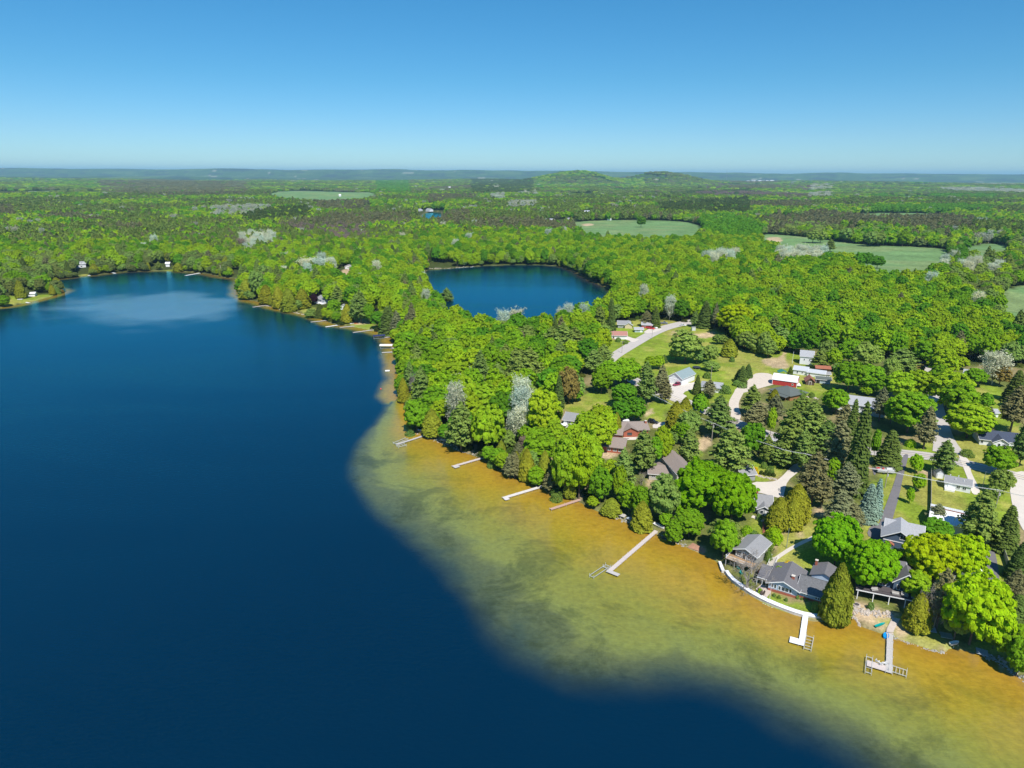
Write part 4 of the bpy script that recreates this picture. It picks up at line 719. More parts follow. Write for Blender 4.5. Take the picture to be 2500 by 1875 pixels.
# ------------------------------------------------------------------ the woods beyond, as masses
def instance_wood(name, keys, X, Y, Z, SX, SZ, ROT, IDX, TINT):
    pc = bpy.data.collections.new(name + '_kinds')
    for i, k in enumerate(keys):
        q = bpy.data.objects.new('kind_%02d_%s' % (i, name), PROTO[k][2]); pc.objects.link(q)
    n = len(X); me = bpy.data.meshes.new(name); me.vertices.add(n); me.vertices.foreach_set('co', np.stack([X, Y, Z], 1).astype(np.float32).ravel())
    def at_(nm, t, arr, fld): q = me.attributes.new(nm, t, 'POINT'); q.data.foreach_set(fld, np.ascontiguousarray(arr).ravel())
    at_('size', 'FLOAT_VECTOR', np.stack([SX, SX, SZ], 1).astype(np.float32), 'vector'); at_('turn', 'FLOAT_VECTOR', np.stack([0 * ROT, 0 * ROT, ROT], 1).astype(np.float32), 'vector')
    at_('which', 'INT', IDX.astype(np.int32), 'value'); at_('tint', 'FLOAT_COLOR', np.concatenate([TINT, np.ones((n, 1))], 1).astype(np.float32), 'color')
    o = tag(obj(name, me), kind='stuff'); g = bpy.data.node_groups.new(name, 'GeometryNodeTree')
    g.interface.new_socket('Geometry', in_out='INPUT', socket_type='NodeSocketGeometry'); g.interface.new_socket('Geometry', in_out='OUTPUT', socket_type='NodeSocketGeometry')
    N = g.nodes; L = g.links; gi = N.new('NodeGroupInput'); go = N.new('NodeGroupOutput'); ip = N.new('GeometryNodeInstanceOnPoints'); ci = N.new('GeometryNodeCollectionInfo')
    ci.inputs['Collection'].default_value = pc; ci.inputs['Separate Children'].default_value = True; ci.inputs['Reset Children'].default_value = True
    def na(nm, t): q = N.new('GeometryNodeInputNamedAttribute'); q.data_type = t; q.inputs['Name'].default_value = nm; return q.outputs['Attribute']
    L.new(gi.outputs[0], ip.inputs['Points']); L.new(ci.outputs[0], ip.inputs['Instance']); ip.inputs['Pick Instance'].default_value = True
    L.new(na('which', 'INT'), ip.inputs['Instance Index']); L.new(na('size', 'FLOAT_VECTOR'), ip.inputs['Scale']); L.new(na('turn', 'FLOAT_VECTOR'), ip.inputs['Rotation']); L.new(ip.outputs[0], go.inputs[0])
    md = o.modifiers.new('planting', 'NODES'); md.node_group = g; return o
def mass(name, X, Y, S, SPC, keysets, rng, k_h=1.0):
    keys = sorted({k for v in keysets.values() for k in v}); n = len(X); Z = height(X, Y); IDX = np.zeros(n, int); SX = np.ones(n); SZ = np.ones(n); T = np.zeros((n, 3))
    for sp in set(SPC):
        m = SPC == sp; ks = keysets.get(sp, keysets['lime']); pick = rng.randint(0, len(ks), n); f1 = rng.uniform(.78, 1.18, n); f2 = rng.uniform(.85, 1.15, n); h, w = SIZE[sp]
        for j, k in enumerate(ks):
            mm = m & (pick == j); IDX[mm] = keys.index(k); H, Rr = PROTO[k][3], PROTO[k][4]
            SZ[mm] = (h * f1 / H * k_h)[mm]; SX[mm] = (np.maximum(w, S * 1.12) * f2 / (2 * Rr))[mm]
        v = rng.uniform(.88, 1.14, n)[:, None]; hue = rng.uniform(-.08, .08, n)[:, None]; t = np.array(SP[sp][2])[None] * v * np.concatenate([1 + hue, hue * 0 + 1, 1 - hue], 1) * GAIN; T[m] = t[m] * (.72 if sp in ('silver', 'brown') and Y.mean() > 900 else 1)
    return instance_wood(name, keys, X, Y, Z, SX, SZ, rng.uniform(0, 6.28, n), IDX, T)
fb = ['farbroad0', 'farbroad1', 'farbroad2']; nb4 = ['broad0', 'broad1', 'broad2', 'broad3']
KS_NEAR = {'loose': ['sage0', 'sage1'], 'lime': nb4, 'yellow': nb4, 'green': nb4, 'deep': nb4, 'sage': ['sage0', 'sage1'], 'dull': ['sage0', 'sage1'], 'silver': ['poplar0', 'poplar1'], 'brown': ['poplar0'], 'pine': ['pine0', 'pine1', 'pine2'], 'redpine': ['redpine0'], 'spruce': ['spruce0'], 'cedar': ['cedar0']}
KS_FAR = {'lime': fb, 'silver': ['farpoplar0'], 'brown': ['farpoplar0'], 'pine': ['farpine0'], 'redpine': ['farpine0'], 'spruce': ['farpine0'], 'cedar': ['farpine0']}
gx, gy, gs, rg = scatter(640, 1150, 8.8, 9.5, 22); m_ = allowed(gx, gy); gx, gy, gs = gx[m_], gy[m_], gs[m_]; m_ = clear_of(gx, gy, 4.5); gx, gy, gs = gx[m_], gy[m_], gs[m_]; gsp = species_at(gx, gy, np.hypot(gx, gy), rg)
if LATE:
    la = np.array([(a, b) for a, b, _, _, _ in LATE]); gx = np.concatenate([gx, la[:, 0]]); gy = np.concatenate([gy, la[:, 1]]); gs = np.concatenate([gs, np.full(len(la), 9.0)]); gsp = np.concatenate([gsp, np.array([l[4] for l in LATE], object)])
mass('middle_woodland', gx, gy, gs, gsp, KS_NEAR, rg)
gx, gy, gs, rg = scatter(1150, 3600, 9.5, 17, 23); m_ = allowed(gx, gy) & ~((fbm(gx / 220 + 60, gy / 160, 3) > .685) & (gy > 1500)); gx, gy, gs = gx[m_], gy[m_], gs[m_]; gsp = species_at(gx, gy, np.hypot(gx, gy), rg)
mass('far_woodland', gx, gy, gs, gsp, KS_FAR, rg)
gx, gy, gs, rg = scatter(3600, 10500, 26, 60, 24); m_ = ~(fbm(gx / 420 + 60, gy / 260, 3) > .66) 
for w_ in fields_w: m_ &= ~inside(gx, gy, w_)
gx, gy, gs = gx[m_], gy[m_], gs[m_]; gsp = species_at(gx / 1.6, gy / 1.6, np.hypot(gx, gy), rg)
for k_, pl_ in plant_w.items():
    for p_ in pl_:
        mm = inside(gx, gy, p_); gsp[mm & (rg.rand(len(gx)) < .9)] = k_
SIZE_ = dict(SIZE)
mass('distant_woodland', gx, gy, gs, gsp, {'lime': ['grove0', 'grove1']}, rg)
# smaller trees and bushes leaning over the wooded shores
ex, ey, es, re_ = scatter(180, 1400, 5.0, 7.5, 27, -R(42), R(42)); s_ = land(ex, ey); ok_ = (s_ > .6) & (s_ < 6.5) & allowed(ex, ey, -1.4); ex, ey, es = ex[ok_], ey[ok_], es[ok_]; m_ = clear_of(ex, ey, 2.2, .55); ex, ey, es = ex[m_], ey[m_], es[m_]
esp = np.array(['green', 'sage', 'cedar', 'deep', 'lime', 'sage'], object)[re_.randint(0, 6, len(ex))]; _sz = dict(SIZE)
SIZE.update({'green': (8.5, 6.5), 'sage': (8, 6.5), 'cedar': (8, 5), 'deep': (8.5, 6.5), 'lime': (8.5, 6.5)}); mass('shoreline_woodland', ex, ey, es * .7, esp, KS_NEAR, re_); SIZE.update(_sz)
# undergrowth along the edges of the near woods
ux, uy, us, ru = scatter(140, 620, 3.2, 5.5, 25, -R(42), R(42)); s_ = land(ux, uy); ok_ = (s_ > 1.0) & allowed(ux, uy, -1.2)
ux, uy = ux[ok_], uy[ok_]; k_ = ru.rand(len(ux)) < .55; ux, uy = ux[k_], uy[k_]; n_ = len(ux); tt_ = np.array([(.085, .14, .022)]) * ru.uniform(.6, 1.35, (n_, 1)) * np.stack([ru.uniform(.8, 1.4, n_), np.ones(n_), np.ones(n_)], 1)
instance_wood('undergrowth', ['shrub0', 'shrub1'], ux, uy, height(ux, uy), ru.uniform(.7, 1.7, n_), ru.uniform(.6, 1.4, n_), ru.uniform(0, 6.28, n_), ru.randint(0, 2, n_), tt_)
print('individual trees', counts, 'hand', len(HAND), 'mass', len(gx))
# ------------------------------------------------------------------ building kit
class MB:
    def __init__(s): s.v = []; s.f = []
    def add(s, v, f): o = len(s.v); s.v += [tuple(p) for p in v]; s.f += [tuple(i + o for i in q) for q in f]; return s
    def box(s, c, d, rz=0.0, tilt=None):
        x, y, z = d[0] / 2, d[1] / 2, d[2] / 2; ca, sa = math.cos(rz), math.sin(rz); P = []
        for sx, sy, sz in ((-1, -1, -1), (1, -1, -1), (1, 1, -1), (-1, 1, -1), (-1, -1, 1), (1, -1, 1), (1, 1, 1), (-1, 1, 1)):
            p = Vector((sx * x, sy * y, sz * z))
            if tilt: p = tilt @ p
            P.append((c[0] + p.x * ca - p.y * sa, c[1] + p.x * sa + p.y * ca, c[2] + p.z))
        return s.add(P, [(0, 3, 2, 1), (4, 5, 6, 7), (0, 1, 5, 4), (1, 2, 6, 5), (2, 3, 7, 6), (3, 0, 4, 7)])
    def bar(s, a, b, w, h=None):                      # square bar between two points
        a = Vector(a); b = Vector(b); d = b - a; L = d.length; h = h or w
        if L < 1e-6: return s
        q = d.to_track_quat('X', 'Z'); P = []
        for t in (0, L):
            for y, z in ((-w / 2, -h / 2), (w / 2, -h / 2), (w / 2, h / 2), (-w / 2, h / 2)): P.append(a + q @ Vector((t, y, z)))
        return s.add(P, [(0, 1, 2, 3), (7, 6, 5, 4), (0, 4, 5, 1), (1, 5, 6, 2), (2, 6, 7, 3), (3, 7, 4, 0)])
    def tube(s, a, b, r0, r1=None, k=8):
        v, f = tube([tuple(a), tuple((Vector(a) + Vector(b)) / 2), tuple(b)], [r0, ((r0 + (r1 or r0)) / 2), r1 or r0], k); n = len(v)
        s.add(v, [tuple(q) for q in f] + [tuple(range(k))[::-1], tuple(range(n - k, n))] if False else [tuple(q) for q in f]); o = len(s.v) - n
        s.f.append(tuple(o + i for i in range(k))); s.f.append(tuple(o + n - k + i for i in range(k))[::-1]); return s
    def prism(s, prof, y0, y1):                       # profile in x,z extruded along y
        n = len(prof); P = [(x, y0, z) for x, z in prof] + [(x, y1, z) for x, z in prof]
        return s.add(P, [tuple(range(n)), tuple(range(2 * n - 1, n - 1, -1))] + [(i, i + n, (i + 1) % n + n, (i + 1) % n) for i in range(n)])
    def prismx(s, prof, x0, x1):                      # profile in y,z extruded along x
        n = len(prof); P = [(x0, y, z) for y, z in prof] + [(x1, y, z) for y, z in prof]
        return s.add(P, [tuple(range(n))[::-1], tuple(range(n, 2 * n))] + [(i, (i + 1) % n, (i + 1) % n + n, i + n) for i in range(n)])
    def loft(s, secs):                                # closed sections joined, ends capped
        n = len(secs[0]); o = len(s.v)
        for q in secs: s.v += [tuple(p) for p in q]
        for i in range(len(secs) - 1):
            for j in range(n): s.f.append((o + i * n + j, o + i * n + (j + 1) % n, o + (i + 1) * n + (j + 1) % n, o + (i + 1) * n + j))
        s.f.append(tuple(o + j for j in range(n))[::-1]); s.f.append(tuple(o + (len(secs) - 1) * n + j for j in range(n))); return s
    def build(s, name, m, parent=None, smooth=False, loc=None):
        me = bpy.data.meshes.new(name); me.from_pydata(s.v, [], s.f); me.materials.append(m)
        if smooth: me.polygons.foreach_set('use_smooth', [True] * len(me.polygons))
        me.update(); o = obj(name, me, parent)
        if loc: o.location = loc
        return o
WHITE = mat('white_paint', (.80, .80, .79), .6, .06, 2); TRIM = mat('white_trim', (.82, .82, .82), .5, .04, 3)
GLASS = mat('window_glass', (.045, .06, .075), .12, .3, .8, spec=.8)
def siding(n, c): return mat(n, c, .75, .07, 1.5, wave=('Z', 1.1, .14))
def shingle(n, c, v=.2): return mat(n, c, .95, v, 2.2, wave=('Z', 2.2, .16, 1.2))
def metalroof(n, c): return mat(n, c, .45, .07, .5, wave=('X', .55, .16), spec=.5)
S_WHITE = siding('white_siding', (.80, .81, .82)); S_BLUE = siding('light_blue_siding', (.44, .54, .66)); S_NAVY = siding('slate_blue_siding', (.075, .115, .18)); S_GREY = siding('grey_siding', (.33, .34, .33)); S_BEIGE = siding('beige_siding', (.52, .49, .42))
S_BROWN = siding('brown_siding', (.34, .17, .07)); BRICK = mat('red_brick', (.40, .12, .07), .9, .22, 3, wave=('Z', 3.5, .2)); S_RED = siding('red_barn_siding', (.50, .045, .04)); LOG = mat('weathered_boards', (.15, .10, .07), .95, .35, 3, wave=('X', 1.2, .5)); S_TEAL = siding('pale_blue_siding', (.38, .48, .52)); S_CREAM = siding('cream_siding', (.62, .52, .33))
ROOF_G = shingle('grey_shingles', (.28, .28, .285)); ROOF_D = shingle('dark_grey_shingles', (.16, .155, .165)); ROOF_M = shingle('mottled_grey_shingles', (.15, .15, .155), .4); ROOF_B = shingle('brown_grey_shingles', (.29, .235, .205)); ROOF_N = shingle('navy_shingles', (.06, .075, .115)); ROOF_L = shingle('light_grey_shingles', (.38, .385, .40)); ROOF_R = shingle('faded_red_shingles', (.42, .20, .16)); ROOF_V = shingle('dark_green_grey_shingles', (.115, .135, .125))
R_STEEL = metalroof('grey_green_metal_roof', (.27, .34, .34)); R_WHITE = metalroof('white_metal_roof', (.85, .85, .85)); R_GREEN = metalroof('green_metal_roof', (.05, .22, .17)); R_RUST = metalroof('rusty_metal_roof', (.38, .14, .08)); R_SILV = metalroof('pale_metal_roof', (.52, .54, .56))
DECKW = mat('brown_deck_boards', (.42, .27, .15), .85, .15, 2, wave=('X', 3, .25)); GREYW = mat('weathered_grey_boards', (.53, .50, .47), .9, .15, 2, wave=('X', 2.4, .22)); CONC = mat('pale_concrete', (.62, .57, .50), .9, .12, .5); ALU = mat('aluminium', (.62, .63, .62), .4, .1, 3, metal=.3)
LANDMARK = []     # (words, x, y)
def window(parent, x, y, z, w, h, nrm, lights=1, fm=None):
    """window on a wall: nrm is 'F' (-y), 'B' (+y), 'L' (-x) or 'R' (+x)"""
    f = MB(); g = MB(); t = .09
    def bx(mb, u0, u1, z0, z1, d0, d1):
        cu, cz, su, sz = (u0 + u1) / 2, (z0 + z1) / 2, abs(u1 - u0), z1 - z0; cd, sd = (d0 + d1) / 2, d1 - d0
        if nrm == 'F': mb.box((x + cu, y - cd, z + cz), (su, sd, sz))
        elif nrm == 'B': mb.box((x + cu, y + cd, z + cz), (su, sd, sz))
        elif nrm == 'L': mb.box((x - cd, y + cu, z + cz), (sd, su, sz))
        else: mb.box((x + cd, y + cu, z + cz), (sd, su, sz))
    bx(f, -w / 2 - t, w / 2 + t, h / 2, h / 2 + t, .0, .09); bx(f, -w / 2 - t, w / 2 + t, -h / 2 - t, -h / 2, .0, .12)
    bx(f, -w / 2 - t, -w / 2, -h / 2, h / 2, .0, .09); bx(f, w / 2, w / 2 + t, -h / 2, h / 2, .0, .09)
    for i in range(1, lights): bx(f, -w / 2 + w * i / lights - .035, -w / 2 + w * i / lights + .035, -h / 2, h / 2, .0, .08)
    bx(g, -w / 2, w / 2, -h / 2, h / 2, -.02, .035)
    fo = f.build('window', fm or TRIM, parent); g.build('pane', GLASS, fo); return fo
def door(parent, x, y, z0, w, h, nrm, m=None, panels=0, name='door'):
    d = MB(); s_ = {'F': (0, -1), 'B': (0, 1), 'L': (-1, 0), 'R': (1, 0)}[nrm]
    sz = (w, .1, h) if nrm in 'FB' else (.1, w, h); d.box((x + s_[0] * .05, y + s_[1] * .05, z0 + h / 2), sz)
    for i in range(panels):
        zz = z0 + h * (i + .5) / panels; q = (w * .9, .03, h / panels * .72) if nrm in 'FB' else (.03, w * .9, h / panels * .72); d.box((x + s_[0] * .11, y + s_[1] * .11, zz), q)
    o = d.build(name, m or WHITE, parent)
    f = MB()
    for u, zz, ww, hh in ((0, z0 + h + .06, w + .24, .12), (-w / 2 - .06, z0 + h / 2, .12, h), (w / 2 + .06, z0 + h / 2, .12, h)):
        f.box((x + s_[0] * .07 + (u if nrm in 'FB' else 0), y + s_[1] * .07 + (u if nrm in 'LR' else 0), zz), (ww, .14, hh) if nrm in 'FB' else (.14, ww, hh))
    f.build('door_frame', TRIM, o); return o
def gable(t, x0, x1, y0, y1, wh, rh, axis, wm, rm, over=.45, thick=.2, base=-1.2, base_m=None, fascia=True, basem_h=.9, z0=0.0, ends=None):
    """walls and pitched roof; axis 'x': ridge parallel to the front; 'y': gable faces the front"""
    w = MB(); r = MB(); f = MB(); ov = over
    if axis == 'y':
        cx = (x0 + x1) / 2; hw = (x1 - x0) / 2; sl = rh / hw
        w.prism([(x0, base + z0), (x1, base + z0), (x1, wh + z0), (cx, wh + rh + z0), (x0, wh + z0)], y0, y1)
        e = lambda u, up: wh + rh + z0 - sl * abs(u) + up
        a, b = -hw - ov, hw + ov; off = .012
        r.prism([(cx + a, e(a, off)), (cx, e(0, off)), (cx + b, e(b, off)), (cx + b, e(b, off + thick)), (cx, e(0, off + thick)), (cx + a, e(a, off + thick))], y0 - ov, y1 + ov)
        if fascia:
            for yy in (y0 - ov - .07, y1 + ov + .002): f.prism([(cx + a - .02, e(a, off - .1)), (cx, e(0, off - .1)), (cx + b + .02, e(b, off - .1)), (cx + b + .02, e(b, off + thick - .03)), (cx, e(0, off + thick - .03)), (cx + a - .02, e(a, off + thick - .03))], yy, yy + .07)
            for sgn, xx in ((-1, cx + a - .045), (1, cx + b + .045)): f.box((xx, (y0 + y1) / 2, e(a, off) + .04), (.05, y1 - y0 + 2 * ov, .2))
    else:
        cy = (y0 + y1) / 2; hw = (y1 - y0) / 2; sl = rh / hw
        w.prismx([(y0, base + z0), (y1, base + z0), (y1, wh + z0), (cy, wh + rh + z0), (y0, wh + z0)], x0, x1)
        e = lambda u, up: wh + rh + z0 - sl * abs(u) + up
        a, b = -hw - ov, hw + ov; off = .012
        r.prismx([(cy + a, e(a, off)), (cy, e(0, off)), (cy + b, e(b, off)), (cy + b, e(b, off + thick)), (cy, e(0, off + thick)), (cy + a, e(a, off + thick))], x0 - ov, x1 + ov)
        if fascia:
            for xx in (x0 - ov - .07, x1 + ov + .002): f.prismx([(cy + a - .02, e(a, off - .1)), (cy, e(0, off - .1)), (cy + b + .02, e(b, off - .1)), (cy + b + .02, e(b, off + thick - .03)), (cy, e(0, off + thick - .03)), (cy + a - .02, e(a, off + thick - .03))], xx, xx + .07)
            for yy in (cy + a - .045, cy + b + .045): f.box(((x0 + x1) / 2, yy, e(a, off) + .04), (x1 - x0 + 2 * ov, .05, .2))
    w.build('wall', wm, t); ro = r.build('roof', rm, t)
    if fascia: f.build('fascia', TRIM, ro)
    if base_m:
        bm = MB(); p = .04
        for c, d in ((((x0 + x1) / 2, y0 - p / 2 + .001, basem_h / 2 - .5), (x1 - x0 + 2 * p, p, basem_h + 1)), (((x0 + x1) / 2, y1 + p / 2 - .001, basem_h / 2 - .5), (x1 - x0 + 2 * p, p, basem_h + 1)),
                     ((x0 - p / 2 + .001, (y0 + y1) / 2, basem_h / 2 - .5), (p, y1 - y0 - .004, basem_h + 1)), ((x1 + p / 2 - .001, (y0 + y1) / 2, basem_h / 2 - .5), (p, y1 - y0 - .004, basem_h + 1))): bm.box(c, d)
        bm.build('base_course', base_m, t)
    return ro
def hip(t, x0, x1, y0, y1, wh, rh, wm, rm, over=.6, base=-1.2):
    w = MB(); w.box(((x0 + x1) / 2, (y0 + y1) / 2, (wh + base) / 2), (x1 - x0, y1 - y0, wh - base)); w.build('wall', wm, t)
    X0, X1, Y0, Y1 = x0 - over, x1 + over, y0 - over, y1 + over; z = wh - .12; k = min(X1 - X0, Y1 - Y0) / 2
    if X1 - X0 >= Y1 - Y0: a, b = (X0 + k, (Y0 + Y1) / 2, wh + rh), (X1 - k, (Y0 + Y1) / 2, wh + rh)
    else: a, b = ((X0 + X1) / 2, Y0 + k, wh + rh), ((X0 + X1) / 2, Y1 - k, wh + rh)
    P = [(X0, Y0, z), (X1, Y0, z), (X1, Y1, z), (X0, Y1, z), (X0, Y0, z + .16), (X1, Y0, z + .16), (X1, Y1, z + .16), (X0, Y1, z + .16), a, b]
    Fc = [(3, 2, 1, 0), (0, 1, 5, 4), (1, 2, 6, 5), (2, 3, 7, 6), (3, 0, 4, 7)]
    Fc += [(4, 5, 9, 8), (5, 6, 9), (6, 7, 8, 9), (7, 4, 8)] if X1 - X0 >= Y1 - Y0 else [(4, 5, 8), (5, 6, 9, 8), (6, 7, 9), (7, 4, 8, 9)]
    return MB().add(P, Fc).build('roof', rm, t)
def chimney(parent, x, y, z0, z1, w=.8, m=None):
    c = MB().box((x, y, (z0 + z1) / 2), (w, w, z1 - z0)).build('chimney', m or BRICK, parent); MB().box((x, y, z1 + .06), (w + .2, w + .2, .12)).build('chimney_cap', CONC, c); return c
def site(name, label, cat, f, A, B, lm=None, group=None, z=None):
    """a building's Empty at the middle of the front wall foot; returns (empty, width, depth direction scale)"""
    a = atf(f, *A); b = atf(f, *B)
    if a.x > b.x: a, b = b, a
    c = (a + b) / 2; c.z = min(a.z, b.z) if z is None else z
    t = empty(name, c, math.atan2(b.y - a.y, b.x - a.x)); tag(t, label, cat, group)
    W = math.hypot(b.x - a.x, b.y - a.y); cc = t.matrix_basis.to_translation() if False else c
    LANDMARK.append((lm or label, c.x, c.y)); return t, W

def faraway(f, x, y, dist):
    X, Y = PX(f, x, y); d = ray(X, Y); t_ = dist / d.y; p = Vector((d.x * t_, dist, 0)); p.z = hz(p.x, p.y); return p
# ------------------------------------------------------------------ waterfront houses
def blue_cottage():
    t, W = site('cottage', 'light blue waterfront cottage with grey roof and brick base behind the white seawall', 'house', 'H', (862, 915), (1125, 992), 'blue cottage by the white seawall'); W = max(W, 7.5)
    x0, x1 = -W / 2, W / 2
    ro = gable(t, x0, x1, 0, 10.5, 2.7, 1.55, 'y', S_BLUE, ROOF_D, .7, base_m=BRICK, basem_h=.8); chimney(ro, x1 - 2.0, 3.4, 2.4, 4.6, .75)
    window(t, x0 + .95, 0, 1.85, .5, 1.1, 'F'); window(t, x0 + 1.75, 0, 1.85, .5, 1.1, 'F'); window(t, .55, 0, 1.75, 1.7, 1.15, 'F', 2); window(t, -.85, 0, 1.75, .5, 1.15, 'F'); window(t, 1.95, 0, 1.75, .5, 1.15, 'F')
    # open porch on the left
    p = MB(); p.prismx([(.9, 2.45), (7.2, 3.25), (7.2, 3.4), (.9, 2.6)], x0 - 3.4, x0 - .72); pr = p.build('porch_roof', ROOF_D, t); MB().box((x0 - 2.06, .86, 2.5), (2.7, .06, .24)).build('fascia', TRIM, pr)
    for xx in (x0 - 3.3, x0 - 1.9): MB().box((xx, 1.1, 1.2), (.12, .12, 2.45)).build('porch_post', TRIM, t)
    MB().box((x0 - 2.1, 6.2, 1.3), (2.6, .1, 2.6)).build('porch_back_wall', mat('porch_shade', (.04, .045, .06), .8, .2), t)  # near-black colour paints the shade in the porch's dark opening
    # long low wing on the right
    t2 = gable(t, x1 + .05, x1 + 8.6, .9, 9.6, 2.3, 2.0, 'x', S_BLUE, ROOF_M, .55, base_m=BRICK, basem_h=.8)
    for u in (1.2, 1.75, 2.3): window(t, x1 + u, .9, 1.65, .38, .65, 'F')
    for u in (4.6, 5.2, 5.8, 6.4, 7.0): window(t, x1 + u, .9, 1.55, .42, .75, 'F')
    w = MB(); w.prism([(x1 + 2.0, 2), (x1 + 8.2, 2), (x1 + 8.2, 4.3), (x1 + 5.1, 5.6), (x1 + 2.0, 4.3)], 7.5, 13.5); w.build('rear_wall', S_BLUE, t)
    r = MB(); r.prism([(x1 + 1.5, 4.12), (x1 + 5.1, 5.62), (x1 + 8.7, 4.12), (x1 + 8.7, 4.32), (x1 + 5.1, 5.82), (x1 + 1.5, 4.32)], 7.0, 14); rr_ = r.build('rear_roof', ROOF_D, t); chimney(rr_, x1 + 2.3, 12.6, 4, 6.1, .6)
    return t
blue_cottage()
def grey_cottage():
    t, W = site('cottage', 'grey waterfront cottage with three white framed windows and a railed wooden deck', 'house', 'L', (510, 880), (905, 1010), 'grey cottage with the lake deck', z=None); W = max(W, 6.0)
    zb = 2.3; x0, x1 = -W / 2, W / 2; t.location.z = .9
    gable(t, x0, x1, 0, 9.5, 2.5 + zb, 1.25, 'y', S_GREY, ROOF_G, .75, base=-1)
    window(t, x0 + 1.1, 0, zb + 1.25, 1.2, 1.35, 'F', 2); d = door(t, x0 + 2.7, 0, zb + .05, .95, 2.0, 'F', GLASS); window(t, x0 + 4.3, 0, zb + 1.25, 1.3, 1.35, 'F', 2)
    window(t, x1, 3, zb + 1.3, .8, 1.1, 'R'); window(t, x1, 6.5, zb + 1.3, .8, 1.1, 'R')
    dk = MB().box((-.6, -1.5, zb - .06), (W + 2.0, 2.95, .14)).build('deck_floor', DECKW, t)
    MB().box((x0 - .9, 2.0, zb - .06), (1.7, 4.0, .14)).build('side_deck', DECKW, t)
    rl = MB()
    for a, b in (((-.6 - W / 2 - 1, -2.93, 0), (-.6 + W / 2 + 1, -2.93, 0)), ((-.6 - W / 2 - 1, -2.93, 0), (-.6 - W / 2 - 1, 3.9, 0))):
        a = Vector(a); b = Vector(b)
        for zz in (.15, 1.0): rl.bar(a + Vector((0, 0, zb + zz)), b + Vector((0, 0, zb + zz)), .07)
        n = int((b - a).length / .16)
        for i in range(n + 1): q = a.lerp(b, i / n); rl.bar(q + Vector((0, 0, zb + .1)), q + Vector((0, 0, zb + 1.0)), .03)
    rl.build('railing', TRIM, dk)
    for i in range(4): MB().box((-.6 - W / 2 - .85 + i * (W + 1.8) / 3, -2.75, zb / 2 - .5), (.15, .15, zb + .9)).build('deck_post', GREYW, t)
grey_cottage()
def big_dark_house():
    t, W = site('house', 'large dark blue lake house with a long deck on white posts, half hidden by maples', 'house', 'I', (230, 780), (640, 860), 'dark blue lake house with the long deck'); W = max(W, 15)
    gable(t, -W / 2 + 1, W / 2 - 4, 3.4, 13, 5.6, 3.0, 'x', S_NAVY, ROOF_D, .6); gable(t, 1.0, 7.0, 2.6, 9, 5.6, 2.6, 'y', S_NAVY, ROOF_D, .5)
    for xx, n in ((-4.5, 2), (-1.4, 2), (2.6, 2), (5.4, 2)): window(t, xx, 2.6 if xx > 1 else 3.4, 3.9, 1.5, 1.4, 'F', n)
    window(t, 4.0, 2.6, 6.6, 1.2, 1.0, 'F', 2)
    dk = MB().box((0, 1.2, 2.72), (W + 1, 4.3, .2)).build('deck_floor', mat('dark_deck_boards', (.10, .085, .09), .8, .2, 3, wave=('X', 3, .25)), t); MB().box((0, -.98, 2.72), (W + 1.1, .06, .3)).build('deck_edge', TRIM, dk)
    rl = MB()
    for zz in (2.95, 3.75): rl.bar((-W / 2 - .5, -.95, zz), (W / 2 + .5, -.95, zz), .05)
    for i in range(40): x = -W / 2 - .5 + i * (W + 1) / 39; rl.bar((x, -.95, 2.82), (x, -.95, 3.75), .025)
    rl.build('railing', mat('black_railing', (.03, .03, .035), .5, .1), dk)
    for i in range(5): MB().box((-W / 2 + i * W / 4, -.8, 1.0), (.2, .2, 3.3)).build('deck_post', TRIM, t)
    for xx, yy, rz in ((-3.6, .2, .4), (1.4, .3, 0), (3.6, .5, -.3)):
        b = MB(); b.box((xx, yy, 3.15), (1.7, .75, .35), rz); b.box((xx, yy + .33, 3.4), (1.7, .15, .5), rz); b.build('outdoor_sofa', mat('grey_cushion', (.42, .40, .38), .9, .2), t)
    MB().tube((5.6, .6, 2.82), (5.6, .6, 3.5), .55, .55, 12).build('patio_table', mat('grey_cushion', (.42, .40, .38), .9, .2), t)
big_dark_house()
def simple(name, label, cat, f, A, B, depth_, wh, rh, axis, wm, rm, wins=(), lm=None, over=.5, hipped=False, minw=None, basem=None, doors=(), chim=None, fascia=True, group=None):
    t, W = site(name, label, cat, f, A, B, lm, group)
    if minw: W = max(W, minw)
    if hipped: ro = hip(t, -W / 2, W / 2, 0, depth_, wh, rh, wm, rm, over)
    else: ro = gable(t, -W / 2, W / 2, 0, depth_, wh, rh, axis, wm, rm, over, base_m=basem, fascia=fascia)
    for s_, u, z, w, h, n in wins:
        if s_ == 'F': window(t, -W / 2 + u * W, 0, z, w, h, 'F', n)
        elif s_ == 'R': window(t, W / 2, u * depth_, z, w, h, 'R', n)
        else: window(t, -W / 2, u * depth_, z, w, h, 'L', n)
    for s_, u, w, h, m, pn, nm in doors:
        if s_ == 'F': door(t, -W / 2 + u * W, 0, 0, w, h, 'F', m, pn, nm)
        elif s_ == 'R': door(t, W / 2, u * depth_, 0, w, h, 'R', m, pn, nm)
        else: door(t, -W / 2, u * depth_, 0, w, h, 'L', m, pn, nm)
    if chim: chimney(ro, chim[0] * W, chim[1] * depth_, wh, wh + rh + chim[2], .8)
    return t, W, ro
W1 = [('F', .2, 1.6, .9, 1.1, 1), ('F', .5, 1.6, 1.4, 1.1, 2), ('F', .8, 1.6, .9, 1.1, 1)]
t, W, ro = simple('house', 'slate grey house with white trimmed gable and porch above the red stairs', 'house', 'F', (690, 1245), (965, 1262), 9.5, 2.7, 2.1, 'x', S_GREY, ROOF_G, [('F', .55, 1.6, .9, 1.1, 1)], 'grey house above the red stairs', chim=(-.05, .7, .5))
